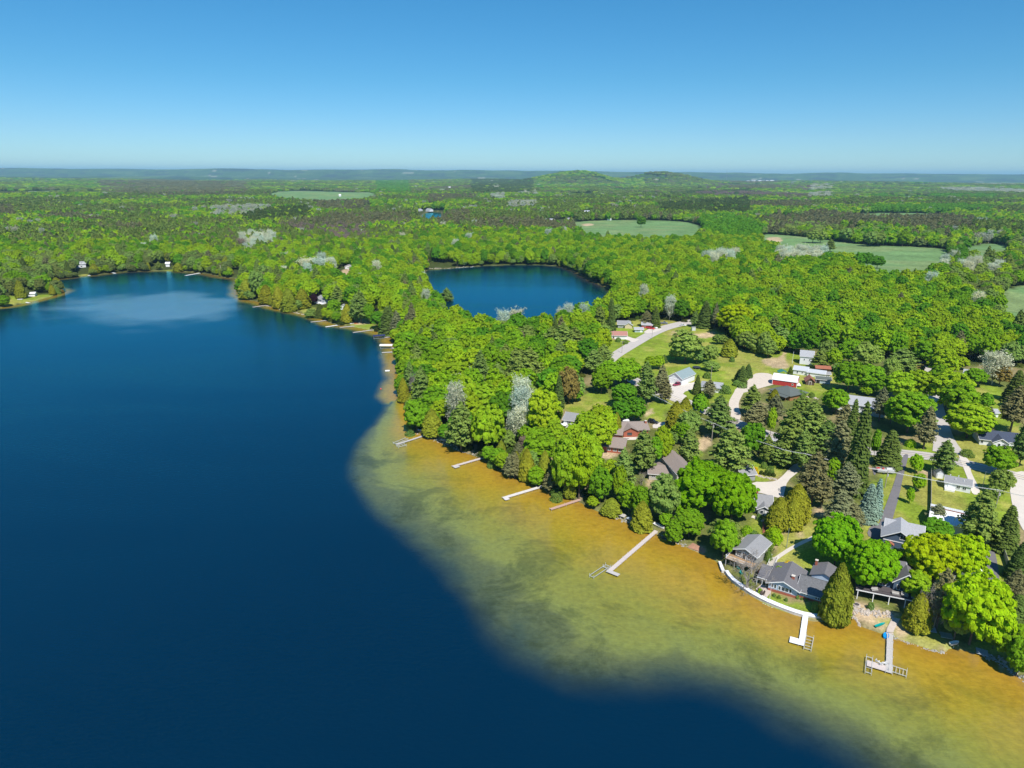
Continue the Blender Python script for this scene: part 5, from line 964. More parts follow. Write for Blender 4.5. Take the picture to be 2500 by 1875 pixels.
gable(t, W / 2 - 4.2, W / 2 - .6, -1.4, 4, 2.6, 1.1, 'y', S_GREY, ROOF_G, .45); window(t, W / 2 - 3.1, -1.4, 1.5, .9, 1.2, 'F'); door(t, W / 2 - 1.6, -1.4, 0, .9, 2, 'F', WHITE)
MB().box((W / 2 - 2.4, -2.3, -.1), (4.4, 1.9, .22)).build('porch_step', CONC, t)
simple('garage', 'small grey roofed garage at the concrete drive, tucked behind the big maple', 'garage', 'F', (660, 935), (800, 925), 7.5, 2.6, 1.7, 'x', S_GREY, ROOF_G, (), 'small garage by the concrete drive', doors=[('R', .5, 2.6, 2.1, WHITE, 4, 'garage_door')])
t, W, ro = simple('house', 'tall beige two storey house with a long brown roof running back from the lake', 'house', 'E', (1676, 770), (1830, 748), 18, 4.8, 1.6, 'y', S_BEIGE, ROOF_B, [('F', .28, 4.0, 1.1, .9, 2), ('F', .68, 4.0, 1.1, .9, 2), ('F', .3, 1.2, 1.9, 1.0, 3), ('L', .2, 4, 1, .9, 1), ('L', .6, 4, 1, .9, 1)], 'tall beige house', minw=6.6)
simple('cottage', 'low cottage with a shallow brown grey roof left of the beige two storey house', 'house', 'E', (1385, 712), (1600, 712), 11, 2.6, 1.1, 'x', S_BEIGE, ROOF_B, [('F', .2, 1.7, 1.2, .8, 2), ('F', .5, 1.7, 1.2, .8, 2)], 'low brown roofed cottage')
t, W, ro = simple('house', 'red brown house with a wide brown grey roof behind the waterfront pines', 'house', 'E', (915, 425), (1125, 450), 10, 2.7, 1.8, 'x', BRICK, ROOF_B, [('F', .3, 1.5, 1.3, 1.2, 2), ('F', .6, 1.5, 1.3, 1.2, 2), ('F', .85, 1.5, 1.3, 1.2, 2)], 'red brown house with the wide roof', over=.8, fascia=False)
simple('garage', 'small brown roofed outbuilding just behind the red brown house', 'garage', 'E', (985, 300), (1110, 310), 6, 2.4, 1.3, 'x', BRICK, ROOF_B, (), 'small brown roofed outbuilding', fascia=False)
t, W, ro = simple('house', 'red brick house with brown roof and front gable beside the parked black car', 'house', 'E', (1120, 268), (1375, 262), 9.5, 2.8, 1.6, 'x', BRICK, ROOF_B, [('F', .8, 1.6, .9, 1.0, 1), ('R', .3, 1.6, .9, 1.0, 1)], 'red brick house', over=.7, fascia=False, chim=(.48, .4, .8))
gable(t, -W / 2 + .1, -W / 2 + 6, -1.3, 5, 2.8, 1.5, 'y', BRICK, ROOF_B, .6, fascia=False); window(t, -W / 2 + 2.6, -1.3, 1.4, 1.8, 1.0, 'F', 2, mat('dark_frame', (.06, .05, .05), .6, .1))
MB().box((-W / 2 + 3, -3.0, .0), (6.5, 3.0, .12)).build('terrace', CONC, t)
c_ = atf('C', 712, 1350); cn = empty('canopy_tent', c_); tag(cn, 'small white canopy tent behind the red brick house', 'tent'); MB().add([(-1.5, -1.5, 2), (1.5, -1.5, 2), (1.5, 1.5, 2), (-1.5, 1.5, 2), (0, 0, 3)], [(0, 1, 4), (1, 2, 4), (2, 3, 4), (3, 0, 4), (3, 2, 1, 0)]).build('canopy', WHITE, cn)
for a_ in (-1.4, 1.4):
    for b_ in (-1.4, 1.4): MB().tube((a_, b_, 0), (a_, b_, 2), .03, .03, 5).build('leg', ALU, cn)
t, W, ro = simple('house', 'grey roofed house with a white deck, nearly hidden in the lime green maples', 'house', 'E', (520, 190), (690, 215), 9, 4.2, 1.8, 'x', S_WHITE, ROOF_G, [('F', .3, 3, 1.2, 1, 2), ('F', .7, 3, 1.2, 1, 2)], 'half hidden house with the white deck')
MB().box((-W / 2 - 1.2, -1.2, 2.2), (6, 2.4, .15)).build('deck_floor', WHITE, t)
t, W, ro = simple('garage', 'white pole barn with a grey green metal roof and two big garage doors', 'garage', 'J', (1340, 1285), (1574, 1338), 14, 3.7, 2.6, 'y', S_WHITE, R_STEEL, (), 'white two door pole barn', over=.45, doors=[('F', .27, 3.0, 2.9, WHITE, 4, 'garage_door'), ('F', .7, 3.0, 2.9, WHITE, 4, 'garage_door'), ('F', .93, .8, 2.0, mat('grey_door', (.3, .32, .35), .6, .05), 0, 'door')])
simple('house', 'low white house with a light grey hipped roof beside the white pole barn', 'house', 'C', (1470, 1028), (1640, 1044), 10, 2.5, 1.7, 'x', S_WHITE, ROOF_L, [('F', .8, 1.4, 1.2, .9, 2), ('R', .4, 1.4, 1, .9, 1)], 'low hipped roof house', hipped=True, minw=10)
t, W, ro = simple('house', 'white bungalow with two faded red roofs at the foot of the north road', 'house', 'J', (190, 492), (360, 495), 8, 2.5, 1.6, 'x', S_WHITE, ROOF_R, [('F', .25, 1.4, .8, 1, 1), ('F', .6, 1.4, .8, 1, 1)], 'red roofed bungalow')
gable(t, W / 2 + .1, W / 2 + 8.5, -1.2, 8, 2.6, 1.8, 'x', S_WHITE, ROOF_R, .45); door(t, W / 2 + 8.5, 3.4, 0, 4.4, 2.1, 'R', WHITE, 4, 'garage_door'); MB().box((0, -2.2, .25), (7, 2.6, .5)).build('deck', DECKW, t)
t, W, ro = simple('house', 'grey roofed house with a cream gable end under the tall spruce', 'house', 'J', (430, 300), (640, 305), 9, 2.6, 1.9, 'x', S_GREY, ROOF_G, [('F', .3, 1.4, 1.6, 1, 3), ('F', .6, 1.4, 1.6, 1, 3)], 'grey house with cream gable')
gable(t, W / 2 - 3.4, W / 2 + 1.8, -1.2, 7, 2.7, 1.5, 'y', S_CREAM, ROOF_L, .5)
simple('shed', 'small pale blue shed with a grey roof on the lawn beside the north road', 'shed', 'J', (735, 378), (885, 378), 4.2, 2.1, 1.0, 'x', S_TEAL, ROOF_L, [('F', .35, 1.2, .8, .7, 1)], 'pale blue roadside shed', doors=[('F', .75, 1.2, 1.8, WHITE, 0, 'door')])
simple('house', 'small red walled house with a grey roof beside the red pickup truck', 'house', 'J', (860, 300), (1045, 308), 8, 2.4, 1.4, 'x', S_RED, ROOF_L, [('F', .3, 1.3, .9, .9, 1)], 'small red walled house')
simple('house', 'tall white farmhouse with a plain grey roof and two small windows', 'house', 'K', (1265, 505), (1500, 528), 8, 4.8, 2.6, 'x', S_WHITE, ROOF_L, [('F', .33, 3.0, .5, 1.0, 1), ('F', .74, 3.0, .5, 1.0, 1)], 'tall white farmhouse', over=.35)
t, W, ro = simple('house', 'long low white house with a pale metal roof in front of the farmhouse', 'house', 'K', (1150, 685), (1400, 718), 6.5, 2.6, 1.5, 'x', S_WHITE, R_SILV, [('F', .3, 1.4, .6, 1, 1), ('F', .65, 1.5, .7, .6, 1)], 'long low white house', over=.35)
gable(t, W / 2 + .05, W / 2 + 9, -.6, 5.4, 2.3, 1.1, 'x', S_WHITE, R_SILV, .35); window(t, W / 2 + 1.2, -.6, 1.3, .6, 1, 'F')
simple('shed', 'long open shed with a rusty red metal roof behind the white house', 'shed', 'K', (1560, 655), (1815, 672), 5, 2.4, .9, 'x', LOG, R_RUST, (), 'rusty roofed long shed', fascia=False)
simple('cabin', 'small weathered log cabin with a rusty roof on the dry lawn', 'cabin', 'K', (1378, 880), (1530, 892), 6.0, 2.1, 1.8, 'y', LOG, R_RUST, (), 'small log cabin', fascia=False, doors=[('F', .5, 1.0, 1.9, LOG, 3, 'door')])
simple('shed', 'pale blue grey shed with a dark roof to the right of the log cabin', 'shed', 'K', (1565, 850), (1820, 872), 5, 2.3, .8, 'x', S_TEAL, ROOF_V, (), 'blue grey shed by the log cabin', doors=[('F', .12, 1.8, 2.0, mat('opening_shade', (.02, .02, .02), .9, .1), 0, 'door')])  # near-black door panel: shade inside the open doorway put into its colour
simple('shed', 'tiny grey roofed shed with white double doors behind the blue grey shed', 'shed', 'K', (1722, 752), (1812, 756), 3, 2.1, .8, 'x', S_WHITE, ROOF_G, (), 'tiny shed with white doors', doors=[('F', .3, .9, 1.7, mat('grey_door', (.3, .32, .35), .6, .05), 0, 'door'), ('F', .7, .9, 1.7, mat('grey_door', (.3, .32, .35), .6, .05), 0, 'door')])
def red_barn():
    t, W = site('barn', 'red barn with a bright white gambrel metal roof beside the gravel yard', 'barn', 'K', (832, 880), (1150, 925), 'red barn'); W = max(W, 12)
    D = 7.0; prof = [(0, -1), (D, -1), (D, 2.8), (D - 1.1, 4.3), (D / 2, 5.1), (1.1, 4.3), (0, 2.8)]
    MB().prismx(prof, -W / 2, W / 2).build('wall', S_RED, t)
    q = [(-.25, 2.65), (1.0, 4.42), (D / 2, 5.25), (D - 1.0, 4.42), (D + .25, 2.65)]; MB().prismx([(a, b + .03) for a, b in q] + [(a, b + .2) for a, b in q[::-1]], -W / 2 - .25, W / 2 + .25).build('roof', R_WHITE, t)
    tr_ = MB()
    for xx in (-W / 2 - .02, W / 2 + .02): tr_.box((xx, -.02, 1.3), (.22, .2, 3.0)); tr_.box((xx, D + .02, 1.3), (.22, .2, 3.0))
    tr_.build('corner_board', TRIM, t); window(t, W / 2 - 2, 0, 1.4, .7, .7, 'F'); door(t, W / 2, D / 2, 0, 2.4, 2.3, 'R', S_RED, 0)
red_barn()
t, W, ro = simple('house', 'brown house with a dark hipped roof and porch in front of the red barn', 'house', 'K', (800, 1075), (1020, 1150), 12, 2.6, 2.5, 'x', S_BROWN, ROOF_V, [('F', .3, 1.6, 2.2, 1.0, 3), ('F', .7, 1.6, 1.8, 1.0, 2)], 'brown house with the dark roof', hipped=True, minw=12, over=.8)
MB().prismx([(-3.2, 2.0), (.0, 2.45), (.0, 2.6), (-3.2, 2.15)], -W / 2 + 2, W / 2).build('porch_roof', ROOF_V, t)
for u in (-W / 2 + 2.1, -W / 2 + 5, W / 2 - .1): MB().box((u, -3.0, .7), (.14, .14, 2.7)).build('porch_post', S_BROWN, t)
t, W = site('gazebo', 'small open pavilion with a green metal roof behind the red barn', 'pavilion', 'K', (905, 735), (1030, 740), 'green roofed pavilion'); MB().prism([(-2.4, 2.2), (0, 3.3), (2.4, 2.2), (2.4, 2.32), (0, 3.42), (-2.4, 2.32)], -.3, 4.3).build('roof', R_GREEN, t)
for a_ in (-2.1, 2.1):
    for b_ in (0, 4): MB().box((a_, b_, 1.0), (.15, .15, 2.5)).build('post', WHITE, t)
t, W, ro = simple('house', 'long white house with a grey roof and pale blue bay under the old maples', 'house', 'D', (850, 800), (1065, 830), 12, 3.6, 2.4, 'x', S_WHITE, ROOF_L, [('F', .2, 2.2, 1.2, 1.3, 2), ('F', .5, 2.2, 1.2, 1.3, 2)], 'long white house under the maples', minw=20)
gable(t, W / 2 - 6.5, W / 2 - .5, -3, 4, 3.4, 1.6, 'x', S_TEAL, ROOF_L, .4); window(t, W / 2 - 3.4, -3, 2.0, 1.8, 1.2, 'F', 3)
t, W, ro = simple('house', 'white ranch house with a light grey roof among trees right of the side road', 'house', 'D', (1740, 548), (1925, 575), 9, 2.5, 1.6, 'x', S_WHITE, ROOF_L, W1, 'white ranch house right of the side road')
gable(t, -1, 3.5, -1.6, 3, 2.5, 1.3, 'y', S_WHITE, ROOF_L, .4)
simple('shed', 'little white shed beyond the dry lawn at the right edge', 'shed', 'D', (1965, 850), (2010, 850), 4, 2.3, 1, 'x', S_WHITE, ROOF_L, (), 'little white shed')
t, W, ro = simple('house', 'white house with a long navy blue roof by the road corner', 'house', 'R', (1555, 150), (2130, 215), 10, 2.6, 2.3, 'x', S_WHITE, ROOF_N, [('F', .06, 1.4, .9, 1.1, 1), ('F', .45, 1.4, 1.4, 1.1, 2), ('F', .7, 1.4, 1.4, 1.1, 2)], 'navy roofed house at the road corner')
gable(t, -W / 2 + 4.2, -W / 2 + 9.4, -2.2, 5, 2.6, 1.6, 'y', S_WHITE, ROOF_N, .5); window(t, -W / 2 + 6.2, -2.2, 1.5, .8, 1.2, 'F'); door(t, -W / 2 + 8, -2.2, 0, .9, 2.0, 'F', mat('dark_door', (.05, .05, .06), .6, .1))
t, W, ro = simple('cottage', 'small white cottage with a grey roof and side porch on the mown lawn', 'house', 'R', (1045, 790), (1422, 865), 6.2, 2.5, 1.3, 'x', S_WHITE, ROOF_G, [('F', .52, 1.4, 1.0, .95, 2), ('F', .76, 1.4, 1.0, .95, 2)], 'small white cottage on the mown lawn', over=.35)
MB().box((-W / 2 + 1.6, -1.0, .3), (3.0, 2.0, .7)).build('porch', WHITE, t); door(t, -W / 2 + 1.5, 0, .5, .9, 1.9, 'F')
for u, v in ((.18, .75), (.5, .8), (.85, .75), (.38, .25), (.7, .25)): MB().tube((-W / 2 + u * W, v * 6.2, 3.0), (-W / 2 + u * W, v * 6.2, 3.0 + .95), .14, .14, 6).build('vent_pipe', WHITE, ro)
simple('shed', 'little pale grey garden shed with white doors beside the pine on the lawn', 'shed', 'R', (925, 640), (1030, 650), 3.6, 2.1, 1.1, 'y', mat('pale_grey_vinyl', (.55, .57, .58), .6, .06, 2), ROOF_V, (), 'little grey garden shed', over=.15, doors=[('F', .5, 1.5, 1.7, WHITE, 0, 'door')], fascia=False)
def slate_house():
    t, W = site('house', 'slate blue house with a light grey gabled roof at the end of the asphalt drive', 'house', 'G', (550, 1390), (770, 1440), 'slate blue house by the asphalt drive'); W = max(W, 8)
    ro = gable(t, -W / 2, W / 2, 0, 8.5, 4.6, 2.4, 'y', S_NAVY, ROOF_L, .7); gable(t, -W / 2 + .4, W / 2 + 2.0, 5.0, 10.5, 4.3, 2.1, 'x', S_NAVY, ROOF_L, .5)
    window(t, .9, 0, 5.0, 1.5, 1.3, 'F', 2); MB().box((0, -.06, 3.35), (W, .1, .22)).build('belt_board', TRIM, t); door(t, -W / 2 + 1.8, 0, 0, 1.0, 2.1, 'F', WHITE)
    MB().prism([(-W / 2 + .6, 2.4), (-W / 2 + 1.8, 3.1), (-W / 2 + 3.0, 2.4), (-W / 2 + 3.0, 2.55), (-W / 2 + 1.8, 3.25), (-W / 2 + .6, 2.55)], -1.3, -.02).build('door_hood', R_RUST, t)
    MB().box((-W / 2 + 1.8, -1.3, -.1), (3.0, 2.4, .3)).build('front_step', CONC, t); window(t, W / 2 - 1.5, 0, 1.7, 1.2, 1.3, 'F', 2)
slate_house()
t, W, ro = simple('garage', 'wide building with a bright white metal roof and brown ridge behind the deep green maple', 'garage', 'G', (1230, 1190), (1440, 1240), 12, 3.2, 1.6, 'x', S_WHITE, R_WHITE, (), 'white metal roofed building', minw=14); MB().box((0, 6, 5.08), (W + .8, .5, .12)).build('ridge_cap', mat('brown_ridge', (.25, .11, .07), .8, .2), ro)
simple('garage', 'building with a white roof under the yellow green tree', 'garage', 'I', (1050, 620), (1240, 590), 9, 3.0, 2.0, 'x', S_WHITE, R_WHITE, (), 'white roofed building by the dark drive')
t, W, ro = simple('house', 'blue and white house with a brick chimney end in the shade of tall pines', 'house', 'F', (875, 665), (1085, 650), 8, 3.0, 2.0, 'x', S_BLUE, ROOF_L, [('F', .3, 1.5, 1.2, 1, 2), ('F', .7, 1.5, 1.2, 1, 2)], 'blue house under the pines'); gable(t, -W / 2 - .2, -W / 2 + 3.4, -1.4, 3, 3, 1.4, 'y', BRICK, ROOF_B, .4, fascia=False)
simple('house', 'white lake house glimpsed between the yellow green trees at the lower right', 'house', 'I', (950, 830), (1130, 850), 9, 4.2, 1.8, 'x', S_WHITE, ROOF_G, [('F', .3, 2.8, 1.2, 1.2, 2), ('F', .7, 2.8, 1.2, 1.2, 2)], 'white lake house at the lower right')
# peninsula and far houses
simple('house', 'flat topped white roofed brick house deep among trees on the peninsula', 'house', 'A', (1085, 385), (1225, 392), 12, 3.4, .5, 'x', BRICK, R_WHITE, [('F', .3, 1.7, 1.6, 1.1, 2), ('F', .7, 1.7, 1.6, 1.1, 2)], 'white roofed brick house on the peninsula')
simple('house', 'small white house at the head of the sandy drive on the peninsula', 'house', 'A', (1175, 228), (1240, 232), 8, 3.2, 1.8, 'y', S_WHITE, ROOF_L, [('F', .5, 1.8, 1.2, 1, 2)], 'small white house on the peninsula')
t, W, ro = simple('house', 'grey roofed lakeside house with a white terrace beside the dark purple tree', 'house', 'A', (893, 545), (975, 572), 10, 3.2, 2.0, 'x', S_WHITE, ROOF_G, [('F', .5, 1.8, 1.6, 1.1, 2)], 'grey roofed house by the purple tree'); MB().box((0, -2.2, .3), (W + 1, 3.6, .6)).build('terrace', WHITE, t)
simple('cottage', 'small grey gabled cottage behind the lakeside cedar on the peninsula', 'house', 'A', (1133, 628), (1190, 622), 7, 2.6, 2.0, 'y', S_WHITE, ROOF_G, [('F', .5, 1.6, 1.2, 1, 2)], 'small gabled cottage on the peninsula')
simple('shed', 'low white roofed boat shed beside the shore lawn of the far left point', 'shed', 'Q', (505, 915), (632, 912), 7, 2.6, .9, 'x', S_WHITE, R_WHITE, (), 'boat shed on the far left point')
simple('house', 'small pale house at the left edge above the far point', 'house', 'Q', (20, 830), (100, 828), 7, 2.6, 1.4, 'x', S_WHITE, ROOF_L, (), 'pale house at the left edge')
t, W, ro = simple('house', 'white two storey house with dormers on the lawn of the far bay', 'house', 'Q', (1345, 405), (1550, 388), 10, 4.0, 2.4, 'x', S_WHITE, ROOF_L, [('F', .25, 1.5, 1.6, 1.2, 2), ('F', .6, 1.5, 1.6, 1.2, 2)], 'white house on the far bay')
for u in (-W / 3.2, 0, W / 3.2): gable(t, u - 1.2, u + 1.2, .8, 5, 5.6, .9, 'y', S_WHITE, ROOF_L, .2, base=3.5, fascia=False)
simple('cottage', 'tiny white cabin between trees on the lawn of the far bay', 'house', 'P', (1975, 1312), (2022, 1312), 6, 2.6, 1.4, 'x', S_WHITE, R_WHITE, (), 'tiny white cabin on the far bay')
simple('house', 'white farmhouse with a grey roof left of the big green field', 'house', 'X', (1315, 402), (1362, 402), 14, 5, 3.5, 'x', S_WHITE, ROOF_L, [('F', .3, 2, 1.6, 1.4, 2), ('F', .7, 2, 1.6, 1.4, 2)], 'white farmhouse left of the field', minw=20)
simple('house', 'brown house with a grey roof at the corner of the big green field', 'house', 'X', (1432, 396), (1470, 396), 14, 5, 3.5, 'x', S_BROWN, ROOF_G, [('F', .5, 2, 2, 1.4, 2)], 'brown house at the field corner', minw=16)
simple('shed', 'small greyish farm shed just below the brown house at the field corner', 'shed', 'X', (1404, 418), (1428, 418), 8, 3.5, 2, 'x', S_GREY, ROOF_L, (), 'small farm shed at the field corner')
simple('barn', 'red barn with white trim beyond the lone tree field', 'barn', 'X', (1545, 350), (1578, 350), 14, 5, 4, 'x', S_RED, R_SILV, (), 'far red barn', minw=18)
simple('barn', 'white roofed barn beside the far red barn', 'barn', 'X', (1520, 348), (1538, 350), 16, 4, 4, 'y', S_WHITE, R_WHITE, (), 'far white barn')
simple('shed', 'small white roofed shelter at the back edge of the big green field', 'shed', 'X', (1678, 388), (1702, 388), 8, 3, 2, 'x', S_WHITE, R_WHITE, (), 'shelter at the back of the field')
simple('warehouse', 'very long low white building in the distance behind the small pond', 'warehouse', 'X', (705, 288), (812, 288), 30, 5, 2, 'x', S_WHITE, R_WHITE, (), 'long white far building', fascia=False)
for i_, (a_, b_) in enumerate((((470, 335), (500, 335)), ((545, 332), (570, 333)), ((588, 332), (612, 333)))): simple('house', ['leftmost of the three tiny houses behind the far pond', 'middle of the three tiny houses behind the far pond', 'rightmost of the three tiny houses behind the far pond'][i_], 'house', 'X', a_, b_, 14, 4, 3, 'x', S_WHITE if i_ else S_BROWN, ROOF_L, (), 'houses behind the far pond', fascia=False)
simple('cottage', 'brown cottage half hidden by trees on the far shore of the second lake', 'house', 'Z', (1590, 425), (1660, 425), 9, 3, 2, 'x', S_BROWN, ROOF_L, [('F', .5, 1.6, 1.6, 1, 2)], 'cottage on the second lake')
for i_, (a_, b_, w_) in enumerate(((5, 190, 26), (236, 198, 24), (150, 212, 30), (505, 205, 22), (1065, 240, 40), (1160, 242, 24), (1320, 235, 30), (2040, 245, 12), (1068, 172, 14))):
    p_ = at(*PX('W', a_, b_)); L_ = w_ / 2.458 * depth(p_.x, p_.y, p_.z) / FPX; t = empty('farm_building', p_, R(-6 + 5 * (i_ % 4))); tag(t, 'tiny white roofed farm building in the distant woods on the left', 'farm building', 'tiny white buildings in the distant woods on the left')
    gable(t, -L_ / 2, L_ / 2, 0, 14, 6, 4, 'x', S_WHITE, R_WHITE, .5, fascia=False)
for i_, (a_, b_, w_) in enumerate(((720, 104, 22), (528, 186, 12), (1560, 1, 1), (735, 195, 14))):
    if i_ == 2: continue
    p_ = faraway('X', a_, b_, (9000, 5200, 1, 5000)[i_]); L_ = w_ / 2.458 * depth(p_.x, p_.y, p_.z) / FPX; t = empty('farm_building', p_, R(8 * i_)); tag(t, 'tiny white roofed farm building in the distant hills near the centre', 'farm building', 'tiny white buildings in the distant hills')
    gable(t, -L_ / 2, L_ / 2, 0, 30, 12, 6, 'x', S_WHITE, R_WHITE, .5, fascia=False)
for i_, (a_, b_, w_) in enumerate(((565, 121, 18), (595, 120, 24), (632, 121, 20), (678, 120, 14), (705, 121, 22))):
    p_ = faraway('Y', a_, b_, 8800); L_ = w_ / 2.458 * depth(p_.x, p_.y, p_.z) / FPX; t = empty('warehouse', p_, 0); tag(t, 'long white industrial building on the far horizon right of the hills', 'warehouse', 'white industrial buildings on the horizon')
    gable(t, -L_ / 2, L_ / 2, 0, 60, 22, 5, 'x', S_WHITE, R_WHITE, .5, fascia=False)
p_ = faraway('Y', 427, 122, 12000); t = empty('radio_mast', p_); tag(t, 'thin lattice radio mast rising above the horizon right of the hills', 'mast'); d_ = depth(p_.x, p_.y, p_.z); h_ = 30 * d_ / FPX * .9
for a_ in range(3): MB().bar((math.cos(a_ * 2.1) * 2.5, math.sin(a_ * 2.1) * 2.5, 0), (math.cos(a_ * 2.1) * 1.2, math.sin(a_ * 2.1) * 1.2, h_), 1.2).build('leg', mat('grey_steel', (.3, .3, .32), .6, .1), t)
m_ = MB()
for i in range(14):
    z0, z1 = h_ * i / 14, h_ * (i + 1) / 14
    for a_ in range(3): m_.bar((math.cos(a_ * 2.1) * 2.2, math.sin(a_ * 2.1) * 2.2, z0), (math.cos(a_ * 2.1 + 2.1) * 2, math.sin(a_ * 2.1 + 2.1) * 2, z1), .5)
m_.build('bracing', mat('grey_steel', (.3, .3, .32), .6, .1), t)
# ------------------------------------------------------------------ roads, drives, paths (draped sheets)
def drape(name, poly, m, dz, step=2.0, kind='structure', parent=None):
    poly = np.asarray(poly); P = []; n = len(poly)
    for i in range(n):
        a, b = poly[i], poly[(i + 1) % n]; k = max(1, int(np.hypot(*(b - a)) / (step * 1.3)))
        for j in range(k): P.append(a + (b - a) * j / k)
    P = np.array(P); x0, y0 = P.min(0); x1, y1 = P.max(0); gx_, gy_ = np.meshgrid(np.arange(x0, x1, step), np.arange(y0, y1, step)); gx_, gy_ = gx_.ravel(), gy_.ravel()
    q = sdf(gx_, gy_, poly) > step * .45; pts = [Vector(p) for p in P] + [Vector((a, b)) for a, b in zip(gx_[q], gy_[q])]
    nb = len(P); vs, es, fs, *_r = delaunay_2d_cdt(pts, [(i, (i + 1) % nb) for i in range(nb)], [list(range(nb))], 1, 1e-4)
    V = np.array([[v.x, v.y] for v in vs]); Z = height(V[:, 0], V[:, 1]) + dz
    me = bpy.data.meshes.new(name); me.from_pydata(np.column_stack([V, Z]).tolist(), [], [list(f) for f in fs]); me.materials.append(m); me.update()
    if sum(p.normal.z for p in me.polygons) < 0: me.flip_normals()
    o = obj(name, me, parent)
    if kind: tag(o, kind=kind)
    return o
def ribbon(name, f, pts, widths, m, dz):
    c = np.array([atf(f, *p)[:2] for p in pts]); w = np.array(widths if hasattr(widths, '__len__') else [widths] * len(c), float)
    cw = chaikin(np.column_stack([c, w]), 3, closed=False); c, w = cw[:, :2], cw[:, 2]; d = np.gradient(c, axis=0); d /= np.linalg.norm(d, axis=1, keepdims=True); nrm = np.stack([-d[:, 1], d[:, 0]], 1)
    return drape(name, np.concatenate([c + nrm * w[:, None] / 2, (c - nrm * w[:, None] / 2)[::-1]]), m, dz, 2.5), c
ASPH_L = mat('bleached_asphalt', (.47, .43, .39), .95, .10, .35); ASPH_D = mat('dark_asphalt', (.165, .155, .16), .95, .14, .5); GRAVEL = mat('pale_gravel', (.58, .50, .41), 1, .12, .6); CONCD = mat('drive_concrete', (.60, .54, .47), .95, .08, .3)
_, MAINC = ribbon('road', 'S', [(1480, 880), (1520, 915), (1599, 955), (1676, 982), (1760, 1018), (1860, 1058), (1960, 1082), (2060, 1097), (2208, 1107), (2300, 1118), (2400, 1143), (2520, 1172), (2900, 1260)], 8.6, ASPH_L, .10)
_, NC = ribbon('road', 'J', [(250, 900), (370, 800), (700, 600), (1040, 400), (1300, 290), (1560, 228), (1760, 190), (1900, 150)], [8, 8, 8.5, 9, 10, 11, 12, 8], ASPH_L, .12)
_, SC_ = ribbon('road', 'D', [(1640, 1130), (1600, 1040), (1560, 900), (1525, 760), (1495, 620), (1470, 500), (1440, 420), (1400, 300)], [12, 8, 7, 7, 6.5, 6, 6, 6], ASPH_L, .14)
YEL = mat('faded_yellow_line', (.42, .34, .12), .9, .3, 2); DARKL = mat('dark_line', (.16, .15, .15), .9, .3, 2)
def line(name, c, off, w, m, dz):
    d = np.gradient(c, axis=0); d /= np.linalg.norm(d, axis=1, keepdims=True); nrm = np.stack([-d[:, 1], d[:, 0]], 1); a = c + nrm * (off + w / 2); b = c + nrm * (off - w / 2); V = np.empty((2 * len(c), 2)); V[0::2] = a; V[1::2] = b
    me = bpy.data.meshes.new(name); me.from_pydata(np.column_stack([V, height(V[:, 0], V[:, 1]) + dz]).tolist(), [], [(2 * i, 2 * i + 1, 2 * i + 3, 2 * i + 2) for i in range(len(c) - 1)]); me.materials.append(m); me.update()
    if me.polygons[0].normal.z < 0: me.flip_normals()
    return tag(obj(name, me), kind='structure')
k_ = chaikin(MAINC[::4], 3, False)
for o_ in (-.12, .12): line('road_marking', k_, o_, .11, YEL, .17)
for o_ in (-2.0, 1.9): line('road_dark_line', k_, o_, .22, DARKL, .165)  # two thin dark lines along the main road
def area(name, f, pts, m, dz, sm=1, step=2.0): return drape(name, chaikin(np.array([atf(f, *p)[:2] for p in pts]), sm), m, dz, step)
area('driveway', 'G', [(800, 285), (770, 400), (730, 560), (690, 760), (640, 930), (600, 1080), (570, 1290), (560, 1400), (700, 1500), (820, 1620), (740, 1640), (600, 1520), (520, 1330), (400, 1260), (310, 1220), (350, 1110), (455, 1105), (500, 960), (560, 800), (620, 640), (670, 480), (715, 360), (745, 280)], ASPH_D, .13)
area('driveway', 'G', [(1690, 1340), (1780, 1350), (1830, 1560), (1850, 1800), (1720, 1800), (1690, 1500)], ASPH_D, .12)
area('driveway', 'F', [(1240, 755), (1180, 770), (1120, 840), (1060, 900), (1010, 935), (900, 945), (790, 940), (700, 1000), (760, 1040), (870, 1055), (1000, 1095), (1085, 1110), (1100, 1040), (1130, 930), (1230, 850), (1300, 790), (1400, 700), (1340, 680)], CONCD, .12)
area('driveway', 'R', [(1235, 250), (1330, 505), (1400, 680), (1440, 850), (1500, 895), (1580, 860), (1530, 740), (1450, 580), (1430, 520), (1440, 400)], CONCD, .12)
area('parking_area', 'G', [(1960, 640), (2060, 620), (2040, 560), (2000, 500), (2133, 470), (2400, 560), (2500, 1400), (2133, 1180), (2080, 1080), (2000, 900)], CONCD, .12)
area('driveway', 'C', [(1060, 940), (1130, 940), (1340, 950), (1420, 930), (1395, 1000), (1260, 1045), (1330, 1085), (1240, 1130), (1050, 1080), (1000, 1030)], CONCD, .15)
area('gravel_yard', 'K', [(60, 1010), (240, 860), (400, 760), (440, 690), (560, 665), (740, 680), (830, 740), (820, 870), (720, 900), (500, 960), (300, 1020), (180, 1040)], GRAVEL, .11)
ribbon('driveway', 'K', [(200, 980), (130, 1100), (80, 1200), (90, 1330), (140, 1420), (60, 1560), (-40, 1700)], 4.5, GRAVEL, .10)
area('driveway', 'J', [(520, 440), (600, 450), (740, 500), (840, 500), (700, 570), (640, 530), (500, 490)], CONCD, .16)
area('driveway', 'J', [(880, 385), (960, 335), (1040, 300), (1180, 305), (1240, 330), (1100, 380), (1000, 400)], CONCD, .16)
area('driveway', 'E', [(1420, 150), (1500, 130), (1590, 135), (1560, 165), (1430, 200)], CONCD, .12)
area('driveway', 'G', [(370, 430), (420, 370), (520, 380), (430, 480), (400, 540)], ASPH_D, .12)
